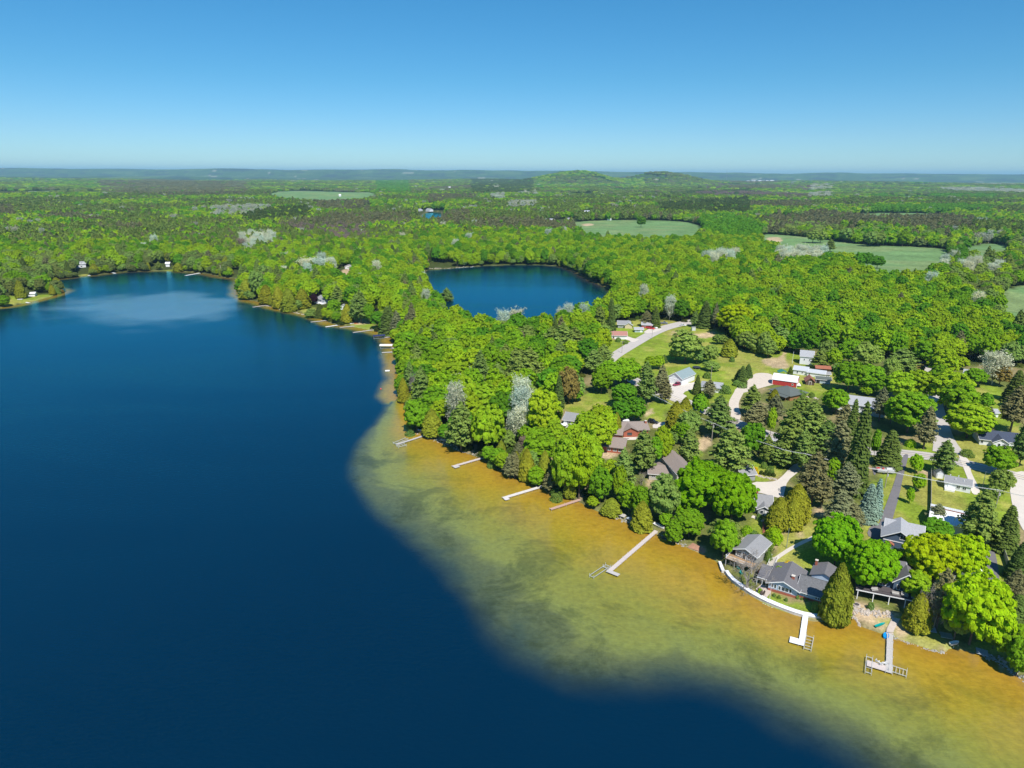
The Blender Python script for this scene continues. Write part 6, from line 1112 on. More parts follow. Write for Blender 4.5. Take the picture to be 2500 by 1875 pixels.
ribbon('footpath', 'H', [(1400, 270), (1330, 310), (1220, 360), (1100, 420), (990, 490), (915, 545)], 1.4, CONCD, .10)
area('patio', 'H', [(755, 835), (690, 890), (700, 950), (800, 1010), (865, 930), (850, 890)], mat('patio_pavers', (.50, .42, .37), .95, .12, 1.2), .12, 0, 1.5)
ribbon('footpath', 'F', [(770, 1290), (830, 1310), (905, 1345)], 1.3, CONCD, .1)
c_ = atf('N', 1850, 120)

# ------------------------------------------------------------------ docks and what stands at them
def dock(label, f, A, B, w, m, z=.55, plat=None, lm=None, section=3.0, posts=True, group=None):
    a = atf(f, *A); b = atf(f, *B); a.z = b.z = 0; t = empty('dock', a, math.atan2(b.y - a.y, b.x - a.x)); tag(t, label, 'dock', group); L = (b - a).length; n = max(1, round(L / section)); s_ = L / n
    base = None
    for i in range(n):
        o = (MB().box((0, 0, z - .05), (s_ - .05, w, .1)).box((0, -w / 2 + .03, z - .15), (s_ - .05, .06, .12)).box((0, w / 2 - .03, z - .15), (s_ - .05, .06, .12)).build('deck_section', m, t) if base is None else obj('deck_section', base, t)); base = o.data
        o.location = (s_ * (i + .5), 0, trng.uniform(-.015, .015))
    pm = MB().tube((0, 0, -1.2), (0, 0, z + .28), .045, .045, 6); pme = None
    if posts:
        for i in range(n + 1):
            for sg in (-1, 1):
                o = pm.build('post', ALU, t) if pme is None else obj('post', pme, t); pme = o.data; o.location = (min(s_ * i, L - .06), sg * (w / 2 + .05), 0)
    for (u0, u1, v0, v1, mm) in (plat or []): MB().box(((u0 + u1) / 2 + L, (v0 + v1) / 2, z - .045), (u1 - u0, v1 - v0, .12)).build('platform', mm or m, t)
    LANDMARK.append((lm or label, a.x, a.y)); return t, L
WD = mat('white_dock_decking', (.84, .84, .83), .6, .03, 2, wave=('X', 4, .06)); PK = mat('pinkish_boards', (.60, .52, .48), .9, .12, 2, wave=('X', 3.4, .18))
dock('bright white dock with an L shaped end platform reaching out from the white seawall', 'H', (1262, 1212), (1212, 1562), 1.35, WD, plat=[(-2.3, .0, -2.75, -.68, None)], lm='bright white dock')
t, L_ = dock('weathered grey dock with a platform holding white chairs at its end', 'I', (453, 1105), (440, 1462), 1.35, GREYW, plat=[(-2.3, -.1, -4.6, -.7, PK)], lm='grey dock with white chairs')
dock('long pinkish grey dock reaching far over the yellow shallows', 'N', (1868, 140), (810, 1085), 1.3, PK, plat=[(-.5, .9, -.7, 3.2, GREYW)], lm='long pinkish dock', posts=True)
dock('short pink brown dock below the boulder steps, left of the low cedars', 'E', (690, 908), (388, 1022), 1.1, mat('reddish_boards', (.52, .34, .27), .9, .12, 2, wave=('X', 3.4, .18)), lm='short pink brown dock')
dock('pale grey dock with a small L end below the olive cedars', 'S', (1329, 1184), (1228, 1219), 1.35, mat('pale_grey_boards', (.62, .58, .54), .9, .1, 2), plat=[(-1.6, .2, .6, 2.0, None), ], lm='pale grey L ended dock')
dock('short grey dock with a widened end, second from the left of the wooded point', 'U', (2025, 838), (1400, 1035), 1.2, PK, plat=[(-2.2, 0, .6, 2.0, GREYW)], lm='short grey dock with the widened end')
dock('narrow grey dock with boat lifts on both sides off the wooded point', 'U', (850, 375), (240, 575), 1.0, GREYW, lm='narrow dock with two boat lifts')
for lb, A, B in (('leftmost narrow dock off the rocky peninsula tip, below the cedars', (400, 590), (270, 608)), ('narrow dock off the peninsula below the small spruce', (1015, 727), (840, 755)), ('white topped dock with a bend, left of the cluttered little beach', (1130, 773), (985, 803)),
                 ('grey dock running beside the cluttered little beach', (1310, 780), (1125, 808)), ('thin dock with a cross platform below the lawn of the peninsula', (1465, 820), (1255, 858)), ('short dock leading to the navy covered boat lift', (1625, 900), (1555, 907)),
                 ('short dock leading to the white covered boat lift', (1672, 1010), (1630, 1010)), ('pale bare dock just below the white covered boat lift', (1640, 1050), (1538, 1056))): dock(lb, 'A', A, B, 1.4, WD if 'white topped' in lb else GREYW, lm=lb.split(',')[0])
dock('little white dock below the white house on the far bay', 'P', (1030, 1413), (1070, 1428), 2.0, WD); dock('little white dock right of the lawn on the far bay', 'P', (1322, 1387), (1376, 1408), 2.0, WD); dock('little white dock below the boat shed on the far left point', 'Q', (438, 1008), (532, 1040), 1.6, WD)
dock('grey pier in front of the cedars at the head of the far bay', 'W', (1200, 707), (1112, 722), 2.2, WD)
def lift(label, f, c, rot, L, W, cover=None, H=2.4, ladder=0, group=None):
    p = atf(f, *c); p.z = 0; t = empty('boat_lift', p, rot); tag(t, label, 'boat lift', group); z = .55
    for sx in (-1, 1):
        for sy in (-1, 1): MB().tube((sx * L / 2, sy * W / 2, -1), (sx * L / 2, sy * W / 2, (H if cover else z + .7)), .06, .06, 6).build('leg', ALU, t)
        MB().bar((sx * L / 2, -W / 2, z), (sx * L / 2, W / 2, z), .12).build('cross_beam', ALU, t)
    for sy in (-1, 1): MB().bar((-L / 2, sy * W / 2, z + .03), (L / 2, sy * W / 2, z + .03), .12).build('side_rail', ALU, t)
    for i in range(ladder): x = -L / 2 + L * (i + 1) / (ladder + 1); MB().bar((x, -W / 2, z - .1), (x, W / 2, z - .1), .09).build('rung', ALU, t)
    if cover:
        MB().prismx([(-W / 2 - .3, H - .35), (-W / 2 - .2, H + .1), (0, H + .45), (W / 2 + .2, H + .1), (W / 2 + .3, H - .35), (W / 2 + .15, H + .0), (0, H + .35), (-W / 2 - .15, H + .0)], -L / 2 - .4, L / 2 + .4).build('canopy', cover, t)
    LANDMARK.append((label, p.x, p.y)); return t
def rot_of(f, a, b): p = atf(f, *a); q = atf(f, *b); return math.atan2(q.y - p.y, q.x - p.x)
NAVY = mat('navy_canvas', (.02, .03, .10), .8, .1); WHC = mat('white_canvas', (.80, .80, .78), .8, .06)
lift('open ladder like boat lift frame beside the white dock', 'T', (545, 430), rot_of('T', (560, 310), (510, 560)), 5.2, 1.7, ladder=3); lift('long narrow boat lift frame standing free left of the grey dock', 'T', (1400, 745), rot_of('T', (1412, 610), (1390, 890)), 6.0, 1.3, ladder=2)
lift('boat lift frame with four rungs attached at the right end of the grey dock', 'T', (1810, 825), rot_of('T', (1740, 800), (1890, 850)), 3.6, 2.3, ladder=4); lift('pair of pale boat lift rails beside the end of the long pinkish dock', 'N', (560, 1110), rot_of('N', (415, 1200), (700, 1010)), 6.4, 1.5)
lift('empty square lift frame above the long dock rails', 'N', (755, 990), rot_of('N', (700, 960), (800, 1000)), 1.8, 1.2); lift('shallow boat lift frame on the far side of the narrow dock', 'U', (325, 505), rot_of('U', (205, 560), (440, 465)), 7.0, 1.8, ladder=2); lift('small watercraft lift on the near side of the narrow dock', 'U', (340, 600), rot_of('U', (270, 620), (420, 585)), 3.6, 1.8, ladder=2)
lift('boat lift under a navy blue canopy off the peninsula', 'A', (1510, 912), rot_of('A', (1460, 912), (1560, 905)), 7.5, 3.2, NAVY); lift('boat lift under a long white canopy off the peninsula', 'A', (1582, 1008), rot_of('A', (1530, 1008), (1635, 1008)), 7.5, 3.2, WHC)
def hull(t, L, W, H, m, z=.0, bow=.55, name='hull'):
    secs = []
    for u, wv, hz_ in ((0, .86, 1), (.25, 1, 1), (.6, 1, 1), (.82, .72, 1.06), (.94, .36, 1.12), (1, .05, 1.16)):
        x = (u - .5) * L; w = W / 2 * wv; secs.append([(x, -w, z + H * hz_), (x, -w * .75, z + H * .25), (x, 0, z + (0 if u < .9 else H * .3)), (x, w * .75, z + H * .25), (x, w, z + H * hz_), (x, w * .8, z + H * hz_ - .02), (x, 0, z + H * (.55 if u < .9 else .95)), (x, -w * .8, z + H * hz_ - .02)])
    return MB().loft(secs).build(name, m, t)
def boat(name, label, cat, f, a, b, L, W, H, m, z=0.0, deckm=None, group=None):
    p = (atf(f, *a) + atf(f, *b)) / 2; g = hz(p.x, p.y); t = empty(name, (p.x, p.y, max(g, 0) + z), rot_of(f, a, b)); tag(t, label, cat, group); hull(t, L, W, H, m)
    if cat == 'boat':
        for x in (-.2, .12): MB().box((x * L, 0, H * .8), (.25, W * .8, .05)).build('seat', deckm or GREYW, t)
    return t
boat('kayak', 'teal kayak lying on the sand beside the stone step path', 'kayak', 'T', (1515, 178), (1612, 138), 3.4, .8, .35, mat('teal_plastic', (.0, .30, .27), .35, .05)); boat('rowing_boat', 'white overturned sailboat hull at the shore end of the long pinkish dock', 'boat', 'N', (1830, 10), (2010, 95), 4.4, 1.5, .6, WHITE)
boat('rowing_boat', 'white dinghy lying on the bank behind the olive cedar at the wooded point', 'boat', 'U', (690, 285), (795, 278), 3.4, 1.4, .5, WHITE); boat('rowing_boat', 'dark green canoe lying on the shore under the trees beside the long dock', 'canoe', 'E', (1530, 1302), (1640, 1345), 4.8, .9, .4, mat('dark_green_plastic', (.03, .06, .06), .4, .05))
boat('rowing_boat', 'small white rowing boat moored off the yellow green willows', 'boat', 'A', (1715, 1280), (1775, 1262), 5, 2, .7, WHITE); boat('rowing_boat', 'second small boat moored tight behind the white one, pale with dark seats', 'boat', 'A', (1725, 1250), (1775, 1236), 5, 2, .8, ALU)
boat('rowing_boat', 'pale aluminium boat lying on the grass at the right edge of the shore', 'boat', 'M', (2010, 880), (2110, 800), 4.2, 1.5, .5, ALU); boat('paddle_boat', 'bright blue paddle boat tied beside the foot of the grey dock', 'paddle boat', 'T', (1640, 345), (1655, 280), 2.2, 1.3, .6, mat('bright_blue_plastic', (.0, .25, .62), .35, .05))
boat('rowing_boat', 'pale overturned boat on the rocks right of the dock with two lifts', 'boat', 'U', (1170, 480), (1280, 485), 3.4, 1.5, .45, ALU)
p = atf('A', 1592, 1232); p.z = 0; t = empty('swim_raft', p, .2); tag(t, 'small white swimming raft floating off the shore', 'raft'); MB().box((0, 0, .35), (2.6, 2.6, .12)).build('deck', WHITE, t)
for a_ in (-.9, .9): MB().tube((-1.2, a_, .15), (1.2, a_, .15), .2, .2, 8).build('float', ALU, t)
p = atf('A', 1527, 1409); p.z = 0; t = empty('buoy', p); tag(t, 'small round red buoy on the blue water', 'buoy'); MB().loft([[(math.cos(k * .785) * r, math.sin(k * .785) * r, z) for k in range(8)] for z, r in ((-.2, .2), (.05, .42), (.35, .42), (.6, .2))]).build('float', mat('red_plastic', (.65, .06, .08), .4, .05), t, True)
MB().tube((0, 0, .6), (0, 0, .85), .05, .05, 6).build('ring_post', ALU, t)
def raft_platform(label, f, A, B, W, z=.5, m=GREYW):
    a = atf(f, *A); b = atf(f, *B); c = (a + b) / 2; t = empty('swim_platform', (c.x, c.y, max(c.z, 0)), math.atan2(b.y - a.y, b.x - a.x)); tag(t, label, 'platform'); L = (b - a).length
    n = max(2, int(L / 1.0)); me = None
    for i in range(n):
        o = MB().box((0, 0, z), (L / n - .05, W, .09)).build('panel', m, t) if me is None else obj('panel', me, t); me = o.data; o.location.x = -L / 2 + L / n * (i + .5)
    for sy in (-1, 1): MB().bar((-L / 2, sy * W * .4, z - .14), (L / 2, sy * W * .4, z - .14), .14).build('beam', ALU, t)
    return t
raft_platform('pale blue grey platform resting at the waterline right of the shore lawn', 'M', (1395, 770), (1600, 830), 2.4, m=mat('blue_grey_boards', (.36, .42, .48), .8, .1, 2)); raft_platform('greenish slatted platform stored under the yellow green trees', 'M', (790, 500), (1000, 540), 2.2, m=mat('greenish_grey_boards', (.20, .26, .22), .85, .2, 2)); raft_platform('grey tarpaulin topped platform beside the cedar at the lower right', 'M', (590, 400), (720, 430), 2.4, m=mat('blue_grey_boards', (.36, .42, .48), .8, .1, 2))
raft_platform('small grey dock section lying on the bank near the cedars', 'E', (1088, 1075), (1150, 1092), 2.0); raft_platform('small pale dock section lying beside the olive cedar at the shore', 'E', (1168, 1105), (1212, 1122), 1.6, m=mat('blue_grey_boards', (.36, .42, .48), .8, .1, 2))
p = atf('M', 1030, 660); t = empty('watercraft_lift', (p.x, p.y, .2), .3); tag(t, 'white watercraft on a small stand at the edge of the little cove', 'watercraft'); hull(t, 2.6, 1.1, .6, WHITE, .5)
for a_ in (-.7, .7):
    for b_ in (-.5, .5): MB().tube((a_, b_, -.4), (a_, b_, .6), .05, .05, 6).build('leg', ALU, t)

# ------------------------------------------------------------------ seawall, steps, stones
def seawall():
    P = np.array([flat(*PX('H', *q)) for q in [(283, 600), (330, 720), (385, 790), (430, 830), (560, 925), (650, 985), (700, 1010), (800, 1062), (900, 1105), (1000, 1145), (1120, 1190), (1235, 1222), (1290, 1240), (1400, 1250), (1500, 1256), (1580, 1262)]])
    C = chaikin(P, 2, False); t = empty('seawall', (C[0][0], C[0][1], 0)); tag(t, 'long curved white seawall with a flat white cap along the waterfront lawns', 'wall'); LANDMARK.append(('white seawall', C[len(C) // 2][0], C[len(C) // 2][1]))
    seg = np.linalg.norm(np.diff(C, axis=0), axis=1); s = np.concatenate([[0], np.cumsum(seg)]); L = s[-1]; n = int(L / 2.4); q = np.linspace(0, L, n + 1); X = np.interp(q, s, C[:, 0]); Y = np.interp(q, s, C[:, 1])
    for i in range(n):
        d = Vector((X[i + 1] - X[i], Y[i + 1] - Y[i], 0)); l = d.length; nn = Vector((-d.y, d.x, 0)) / l
        if nn.y < 0: nn = -nn
        u = (i + .5) / n; w = .75 + .75 * min(1, u * 2.2); c = Vector(((X[i] + X[i + 1]) / 2, (Y[i] + Y[i + 1]) / 2, 0)) + nn * (w / 2); rz = math.atan2(d.y, d.x); o = t.location
        MB().box((c.x - o.x, c.y - o.y, .82 + trng.uniform(-.01, .01)), (l - .025, w, .14), rz).build('cap_panel', mat('white_wall_cap', (.80, .81, .84), .55, .05, 1), t)
        MB().box((c.x - o.x, c.y - o.y, .1), (l - .01, w - .16, 1.3), rz).build('wall_block', mat('white_wall_face', (.58, .56, .52), .8, .2, 1), t)
seawall()
def stones(name, label, f, pts, n, size, m, spread, seed, dz=.05, kind='stuff'):
    rng = np.random.RandomState(seed); C = np.array([atf(f, *q)[:2] for q in pts]); C = chaikin(C, 2, False); mb = MB()
    for i in range(n):
        u = rng.rand() * (len(C) - 1); k = int(u); p = C[k] + (C[k + 1] - C[k]) * (u - k) + rng.normal(size=2) * spread; r = size * rng.uniform(.55, 1.35); z = max(hz(*p), -.15) + dz
        V = [(p[0] + r * math.cos(a) * rng.uniform(.8, 1.15), p[1] + r * math.sin(a) * rng.uniform(.7, 1.1), z + hh * r * rng.uniform(.8, 1.2)) for hh, a in [(0, j * 1.047) for j in range(6)]] + [(p[0] + r * .6 * math.cos(a), p[1] + r * .6 * math.sin(a), z + .6 * r) for a in [j * 1.047 + .3 for j in range(6)]] + [(p[0], p[1], z + .75 * r)]
        mb.add(V, [(j, (j + 1) % 6, 6 + (j + 1) % 6, 6 + j) for j in range(6)] + [(6 + j, 6 + (j + 1) % 6, 12) for j in range(6)])
    o = mb.build(name, m); tag(o, label, 'stones', kind=kind); return o
ST = mat('pale_fieldstone', (.46, .40, .34), .95, .4, 1.3); STG = mat('grey_fieldstone', (.36, .34, .30), .95, .4, 1.3)
stones('boulder_edging', 'pale boulders edging the terraces below the dark blue lake house', 'I', [(90, 850), (140, 890), (220, 900), (300, 900), (390, 930), (480, 930)], 170, .38, ST, .9, 1); stones('cove_stones', 'ring of pale stones around the tiny cove', 'T', [(1025, 105), (1060, 55), (1120, 20), (1190, 30), (1240, 90), (1270, 165)], 90, .3, ST, .15, 2)
stones('shore_stones', 'stones strewn along the waterline', 'M', [(1550, 850), (1700, 880), (1850, 960), (2000, 1080), (2212, 1250)], 130, .28, STG, .6, 3); stones('shore_stones', 'stones strewn along the grassy bank', 'M', [(0, 540), (300, 640), (600, 740), (860, 790)], 110, .2, STG, .25, 4)
stones('seawall_toe_stones', 'stones at the foot of the white seawall', 'H', [(290, 640), (360, 780), (450, 870), (560, 945), (680, 1020), (820, 1085), (960, 1145), (1100, 1195), (1220, 1235)], 180, .25, STG, .18, 5, -.12); stones('shore_stones', 'stones along the wooded shore', 'E', [(1030, 1075), (1100, 1110), (1200, 1160), (1400, 1225), (1560, 1310), (1750, 1370)], 130, .28, STG, .6, 6)
stones('shore_stones', 'stones along the point', 'U', [(640, 330), (860, 390), (1080, 470), (1300, 560), (1600, 710), (1900, 760)], 110, .28, ST, .5, 7); stones('garden_edging', 'row of pale stones in the garden', 'L', [(640, 320), (760, 330), (900, 345), (1010, 350)], 26, .25, ST, .08, 8); stones('garden_bed_stones', 'pale stones of the raised bed beside the concrete drive', 'F', [(820, 875), (880, 890), (950, 905), (1010, 915)], 90, .28, ST, .4, 9)
stones('shore_stones', 'stones along the peninsula shore', 'A', [(400, 585), (560, 630), (700, 660), (830, 690), (950, 712)], 120, .5, ST, .6, 10); stones('shore_stones', 'stones along the second lake', 'X', [(570, 682), (640, 676), (700, 680), (800, 672), (880, 664)], 70, .6, ST, 1.0, 11); stones('garden_stones', 'pale stones beside the dry lawn of the brown house', 'K', [(1330, 1090), (1450, 1105), (1560, 1130)], 50, .4, ST, .5, 12)
p0 = atf('T', 1790, 60); t = empty('stone_steps', p0); tag(t, 'curving flight of pale stone slab steps down to the grey dock', 'steps'); q_ = [atf('T', *c) for c in [(1790, 60), (1770, 100), (1745, 150), (1715, 200), (1700, 250), (1698, 290)]]; cc = chaikin(np.array([list(v) for v in q_]), 2, False); sl_ = np.concatenate([[0], np.cumsum(np.linalg.norm(np.diff(cc[:, :2], axis=0), axis=1))])
for i in range(15):
    u = sl_[-1] * (i + .5) / 15; x, y = np.interp(u, sl_, cc[:, 0]), np.interp(u, sl_, cc[:, 1]); MB().box((x - p0.x, y - p0.y, hz(x, y) + .1 - p0.z), (1.75, sl_[-1] / 15 * .78, .2), -.35 + .35 * i / 15).build('stone_slab', mat('stone_slab', (.56, .48, .41), .9, .15, 1), t)
def stairs(name, label, f, A, B, w, n, m, rail):
    a = atf(f, *A); b = atf(f, *B); a.z = hz(a.x, a.y) + .15; b.z = hz(b.x, b.y) + .1; t = empty(name, a, math.atan2(b.y - a.y, b.x - a.x)); tag(t, label, 'stairs'); L = math.hypot(b.x - a.x, b.y - a.y); dz = b.z - a.z; me = None
    for i in range(n):
        o = MB().box((0, 0, 0), (L / n * .82, w, .08)).build('tread', m, t) if me is None else obj('tread', me, t); me = o.data; o.location = (L * (i + .5) / n, 0, dz * (i + .5) / n)
    for s_ in (-1, 1):
        MB().bar((0, s_ * w / 2, -.08), (L, s_ * w / 2, dz - .08), .1, .25).build('stringer', m, t); r = MB().bar((0, s_ * (w / 2 + .06), .9), (L, s_ * (w / 2 + .06), dz + .9), .08)
        for k in range(5): r.bar((L * k / 4, s_ * (w / 2 + .06), dz * k / 4 - .1), (L * k / 4, s_ * (w / 2 + .06), dz * k / 4 + .9), .08)
        r.build('handrail', rail, t)
    return t
REDW = mat('red_stained_wood', (.34, .12, .08), .8, .15, 2); stairs('garden_stairs', 'straight red brown wooden stairs descending from the slate grey house', 'F', (905, 1345), (905, 1462), 1.4, 14, REDW, REDW); stairs('garden_stairs', 'pale weathered stairs with handrails between the two waterfront cottages', 'L', (1400, 760), (1270, 1040), 1.7, 15, mat('pale_weathered_boards', (.52, .48, .42), .9, .15, 2), TRIM)
area('terrace_deck', 'E', [(1775, 1400), (1830, 1355), (1955, 1420), (1950, 1462)], mat('red_brown_deck', (.42, .22, .14), .9, .15, 1.5, wave=('X', 3, .2)), .25, 0, 1.2)

# ------------------------------------------------------------------ vehicles
TYRE = mat('tyre_rubber', (.03, .03, .03), .9, .1); CGL = mat('car_glass', (.02, .025, .03), .08, .1, spec=.8); RIM = mat('wheel_rim', (.45, .45, .47), .4, .05, metal=.5); LAMP = mat('headlamp_glass', (.75, .75, .72), .2, .05); TLAMP = mat('tail_lamp', (.45, .02, .02), .3, .05)
def car(label, cat, f, a, b, m, kind='suv', name='parked_car', group=None):
    p = (atf(f, *a) + atf(f, *b)) / 2; t = empty(name, (p.x, p.y, hz(p.x, p.y) + .16), rot_of(f, a, b)); tag(t, label, cat, group); L, W, H = {'suv': (4.7, 1.9, 1.7), 'car': (4.6, 1.8, 1.45), 'pickup': (5.7, 2.0, 1.85)}[kind]
    def sec(x, w, z0, z1): return [(x, -w / 2, z0 + .12), (x, -w / 2 + .08, z0), (x, w / 2 - .08, z0), (x, w / 2, z0 + .12), (x, w / 2, z1 - .14), (x, w / 2 - .14, z1), (x, -w / 2 + .14, z1), (x, -w / 2, z1 - .14)]
    bh = {'suv': .98, 'car': .88, 'pickup': 1.05}[kind]
    prof = [(-.5, .86, bh - .14), (-.47, .96, bh - .02), (-.2, 1, bh), (.2, 1, bh), (.30, .99, bh - .03), (.45, .93, bh - .14), (.5, .80, bh - .30)]
    MB().loft([sec(u * L, W * w, .3, z) for u, w, z in prof]).build('body', m, t, False)
    cab = {'suv': [(-.47, .30, .86), (-.43, 1, .84), (.02, 1, .84), (.19, .0, .90)], 'car': [(-.40, .0, .88), (-.24, 1, .78), (.02, 1, .78), (.20, .0, .88)], 'pickup': [(-.08, .0, .9), (-.05, 1, .82), (.13, 1, .82), (.26, .0, .9)]}[kind]
    rows = [(u * L, W * w, bh - .03, bh - .03 + max(.05, (H - bh) * k)) for u, k, w in cab]
    MB().loft([[(x, -w / 2, z0), (x, w / 2, z0), (x, w / 2 * .86, z1), (x, -w / 2 * .86, z1)] for x, w, z0, z1 in rows]).build('window', CGL, t); MB().box(((cab[1][0] + cab[2][0]) / 2 * L, 0, H - .01), ((cab[2][0] - cab[1][0]) * L + .1, W * .72, .07)).build('roof', m, t)
    pl = MB()
    for u in (cab[1][0], (cab[1][0] + cab[2][0]) / 2, cab[2][0]):
        for s_ in (-1, 1): pl.bar((u * L, s_ * W * .42, bh - .03), (u * L, s_ * W * .355, H), .09)
    pl.build('pillar', m, t)
    if kind == 'pickup': MB().box((-.29 * L, 0, bh + .005), (L * .36, W * .8, .03)).build('cargo_bed', mat('bed_liner', (.04, .04, .04), .9, .1), t)
    for u in (-.31, .31):
        for s_ in (-1, 1): w = MB().tube((u * L, s_ * (W / 2 - .24), .2), (u * L, s_ * (W / 2 + .01), .2), .36, .36, 12).build('wheel', TYRE, t); MB().tube((u * L, s_ * (W / 2 + .0), .2), (u * L, s_ * (W / 2 + .03), .2), .2, .2, 8).build('rim', RIM, w)
    for s_ in (-1, 1): MB().box((L * .488, s_ * W * .33, bh - .28), (.1, .36, .14)).build('headlight', LAMP, t); MB().box((-L * .497, s_ * W * .38, bh - .25), (.06, .2, .25)).build('taillight', TLAMP, t)
    LANDMARK.append((label, p.x, p.y)); return t
def paint(n, c): return mat(n, c, .25, .03, 1, spec=.6)
car('black SUV parked behind the red brick house', 'car', 'E', (1385, 128), (1472, 148), paint('black_paint', (.015, .015, .02)), 'suv'); car('red pickup truck parked beside the small red walled house', 'pickup truck', 'J', (960, 312), (1085, 330), paint('red_paint', (.52, .02, .03)), 'pickup', 'pickup_truck')
car('white SUV parked behind the red pickup truck', 'car', 'J', (1065, 292), (1135, 318), paint('white_car_paint', (.8, .8, .8)), 'suv'); car('maroon car parked in front of the white pole barn', 'car', 'J', (1545, 1325), (1430, 1352), paint('maroon_paint', (.26, .01, .05)), 'suv')
car('white car at the top of the north road', 'car', 'J', (1560, 262), (1645, 268), paint('white_car_paint', (.8, .8, .8)), 'car'); car('dark car in the shade on the peninsula drive', 'car', 'A', (1462, 640), (1512, 634), paint('black_paint', (.015, .015, .02)), 'suv')
car('dark pickup in the shade under trees by the north road', 'pickup truck', 'J', (1215, 225), (1300, 228), paint('grey_paint', (.2, .22, .25)), 'pickup', 'pickup_truck')
p = (atf('R', 65, 560) + atf('R', 300, 580)) / 2; t = empty('pontoon_boat', (p.x, p.y, hz(p.x, p.y) + .1), rot_of('R', (80, 560), (300, 575))); tag(t, 'pontoon boat with grey rails and red seats parked on a trailer beside the asphalt drive', 'boat'); LANDMARK.append(('pontoon boat on the trailer', p.x, p.y))
for s_ in (-1, 1): MB().loft([[(x, s_ * .85 + r * math.cos(k * .785), .75 + r * math.sin(k * .785)) for k in range(8)] for x, r in ((-3.2, .15), (-2.9, .33), (2.5, .33), (3.2, .06))]).build('pontoon', ALU, t, True)
MB().box((-.1, 0, 1.14), (6.0, 2.5, .1)).build('deck', mat('boat_deck_grey', (.50, .48, .46), .8, .1), t)
r_ = MB()
for a, b in (((-3.1, -1.22), (2.9, -1.22)), ((-3.1, 1.22), (2.9, 1.22)), ((2.9, -1.22), (2.9, 1.22)), ((-3.1, -1.22), (-3.1, 1.22))):
    a = Vector((*a, 0)); b = Vector((*b, 0))
    for z in (1.3, 1.55, 1.9): r_.bar(a + Vector((0, 0, z)), b + Vector((0, 0, z)), .06)
r_.build('railing', ALU, t)
for x, y, l, w, m_ in ((-2.4, .7, 1.2, .7, 'r'), (-2.4, -.7, 1.2, .7, 'w'), (1.6, .85, 2, .6, 'w'), (1.6, -.85, 2, .6, 'w'), (-.6, .6, .6, .5, 'r')): MB().box((x, y, 1.45), (l, w, .5)).build('seat', mat('red_vinyl', (.55, .05, .06), .5, .05) if m_ == 'r' else mat('white_vinyl', (.72, .72, .72), .5, .05), t)
MB().bar((-2.5, 0, .35), (4.6, 0, .4), .14).bar((-.8, -1.1, .3), (-.8, 1.1, .3), .1).build('trailer_frame', mat('grey_steel', (.3, .3, .32), .6, .1), t)
for s_ in (-1, 1): MB().tube((-.8, s_ * 1.05, .25), (-.8, s_ * 1.3, .25), .33, .33, 12).build('wheel', TYRE, t)
p = atf('K', 1235, 900); t = empty('trailer', (p.x, p.y, p.z), R(80)); tag(t, 'white flat topped utility trailer parked at the end of the red barn', 'trailer'); MB().box((0, 0, .8), (4.2, 2.2, .5)).build('box', WHITE, t); MB().bar((-2, 0, .45), (-3.3, 0, .45), .12).build('drawbar', TYRE, t)
for s_ in (-1, 1): MB().tube((0, s_ * .95, .33), (0, s_ * 1.2, .33), .33, .33, 12).build('wheel', TYRE, t)

# ------------------------------------------------------------------ poles, wires, fences, garden things
POLEM = mat('grey_pole_wood', (.36, .32, .28), .9, .2, 2)
def pole(label, f, base, topy, arm=True, tr=False, rad=.15, m=None, name='utility_pole', cat='utility pole', hmin=None, lean=0):
    p = atf(f, *base); Yt = PX(f, 0, topy)[1]; lo, hi = 1, 30
    for _ in range(20):
        q = (lo + hi) / 2
        if to_px(p.x, p.y, p.z + q)[1] > Yt: lo = q
        else: hi = q
    h = max(lo, hmin or 0); t = empty(name, p, lean); tag(t, label, cat); MB().tube((0, 0, -.3), (0, 0, h), rad, rad * .65, 8).build('pole', m or POLEM, t)
    if arm: MB().bar((-1.2, 0, h - .5), (1.2, 0, h - .5), .12).build('crossarm', m or POLEM, t)
    if tr: MB().tube((.3, -.05, h - 2.2), (.3, -.05, h - 1.3), .24, .24, 8).build('transformer', ALU, t)
    for x in (-1, 0, 1) if arm else (): MB().tube((x, 0, h - .44), (x, 0, h - .25), .05, .05, 6).build('insulator', WHITE, t)
    return Vector((p.x, p.y, p.z + h - .3)), t
a1, _ = pole('tall utility pole with a crossarm and transformer beside the white pine in mid village', 'F', (362, 528), 340, True, True, lean=.4); a2, _ = pole('tall pale utility pole with a transformer beside the asphalt drive', 'G', (524, 665), 470, True, True, lean=.3)
a3, _ = pole('utility pole in front of the sage green tree near the parking area', 'G', (1805, 900), 690, True, True, lean=.2); pole('utility pole on the near side of the north road beside the red pickup', 'J', (1043, 498), 330, True); pole('utility pole at the lower end of the north road', 'J', (503, 755), 535, True); pole('utility pole behind the red roofed bungalow', 'J', (245, 350), 215, False)
pole('thin white pole beside the tall farmhouse', 'K', (1135, 500), 282, False, rad=.1, m=WHITE, name='flagpole', cat='pole'); pole('green grey pole casting a thin shadow on the lawn above the cottages', 'L', (1659, 530), 90, False, rad=.11, m=mat('green_grey_pole', (.22, .26, .24), .8, .1)); pole('slim white flagpole at the corner of the blue cottage', 'H', (847, 1022), 815, False, rad=.05, m=WHITE, name='flagpole', cat='flagpole')
pole('thin grey post at the end of the long wooden fence', 'R', (852, 560), 440, False, rad=.07, name='lamp_post', cat='post'); pole('leaning green grey pole beside the concrete drive', 'R', (1600, 800), 540, False, rad=.1, m=mat('green_grey_pole', (.22, .26, .24), .8, .1)); pole('short utility pole behind the trampoline', 'J', (2105, 1220), 985, False); pole('utility pole at the head of the north road', 'J', (1753, 270), 170, False)
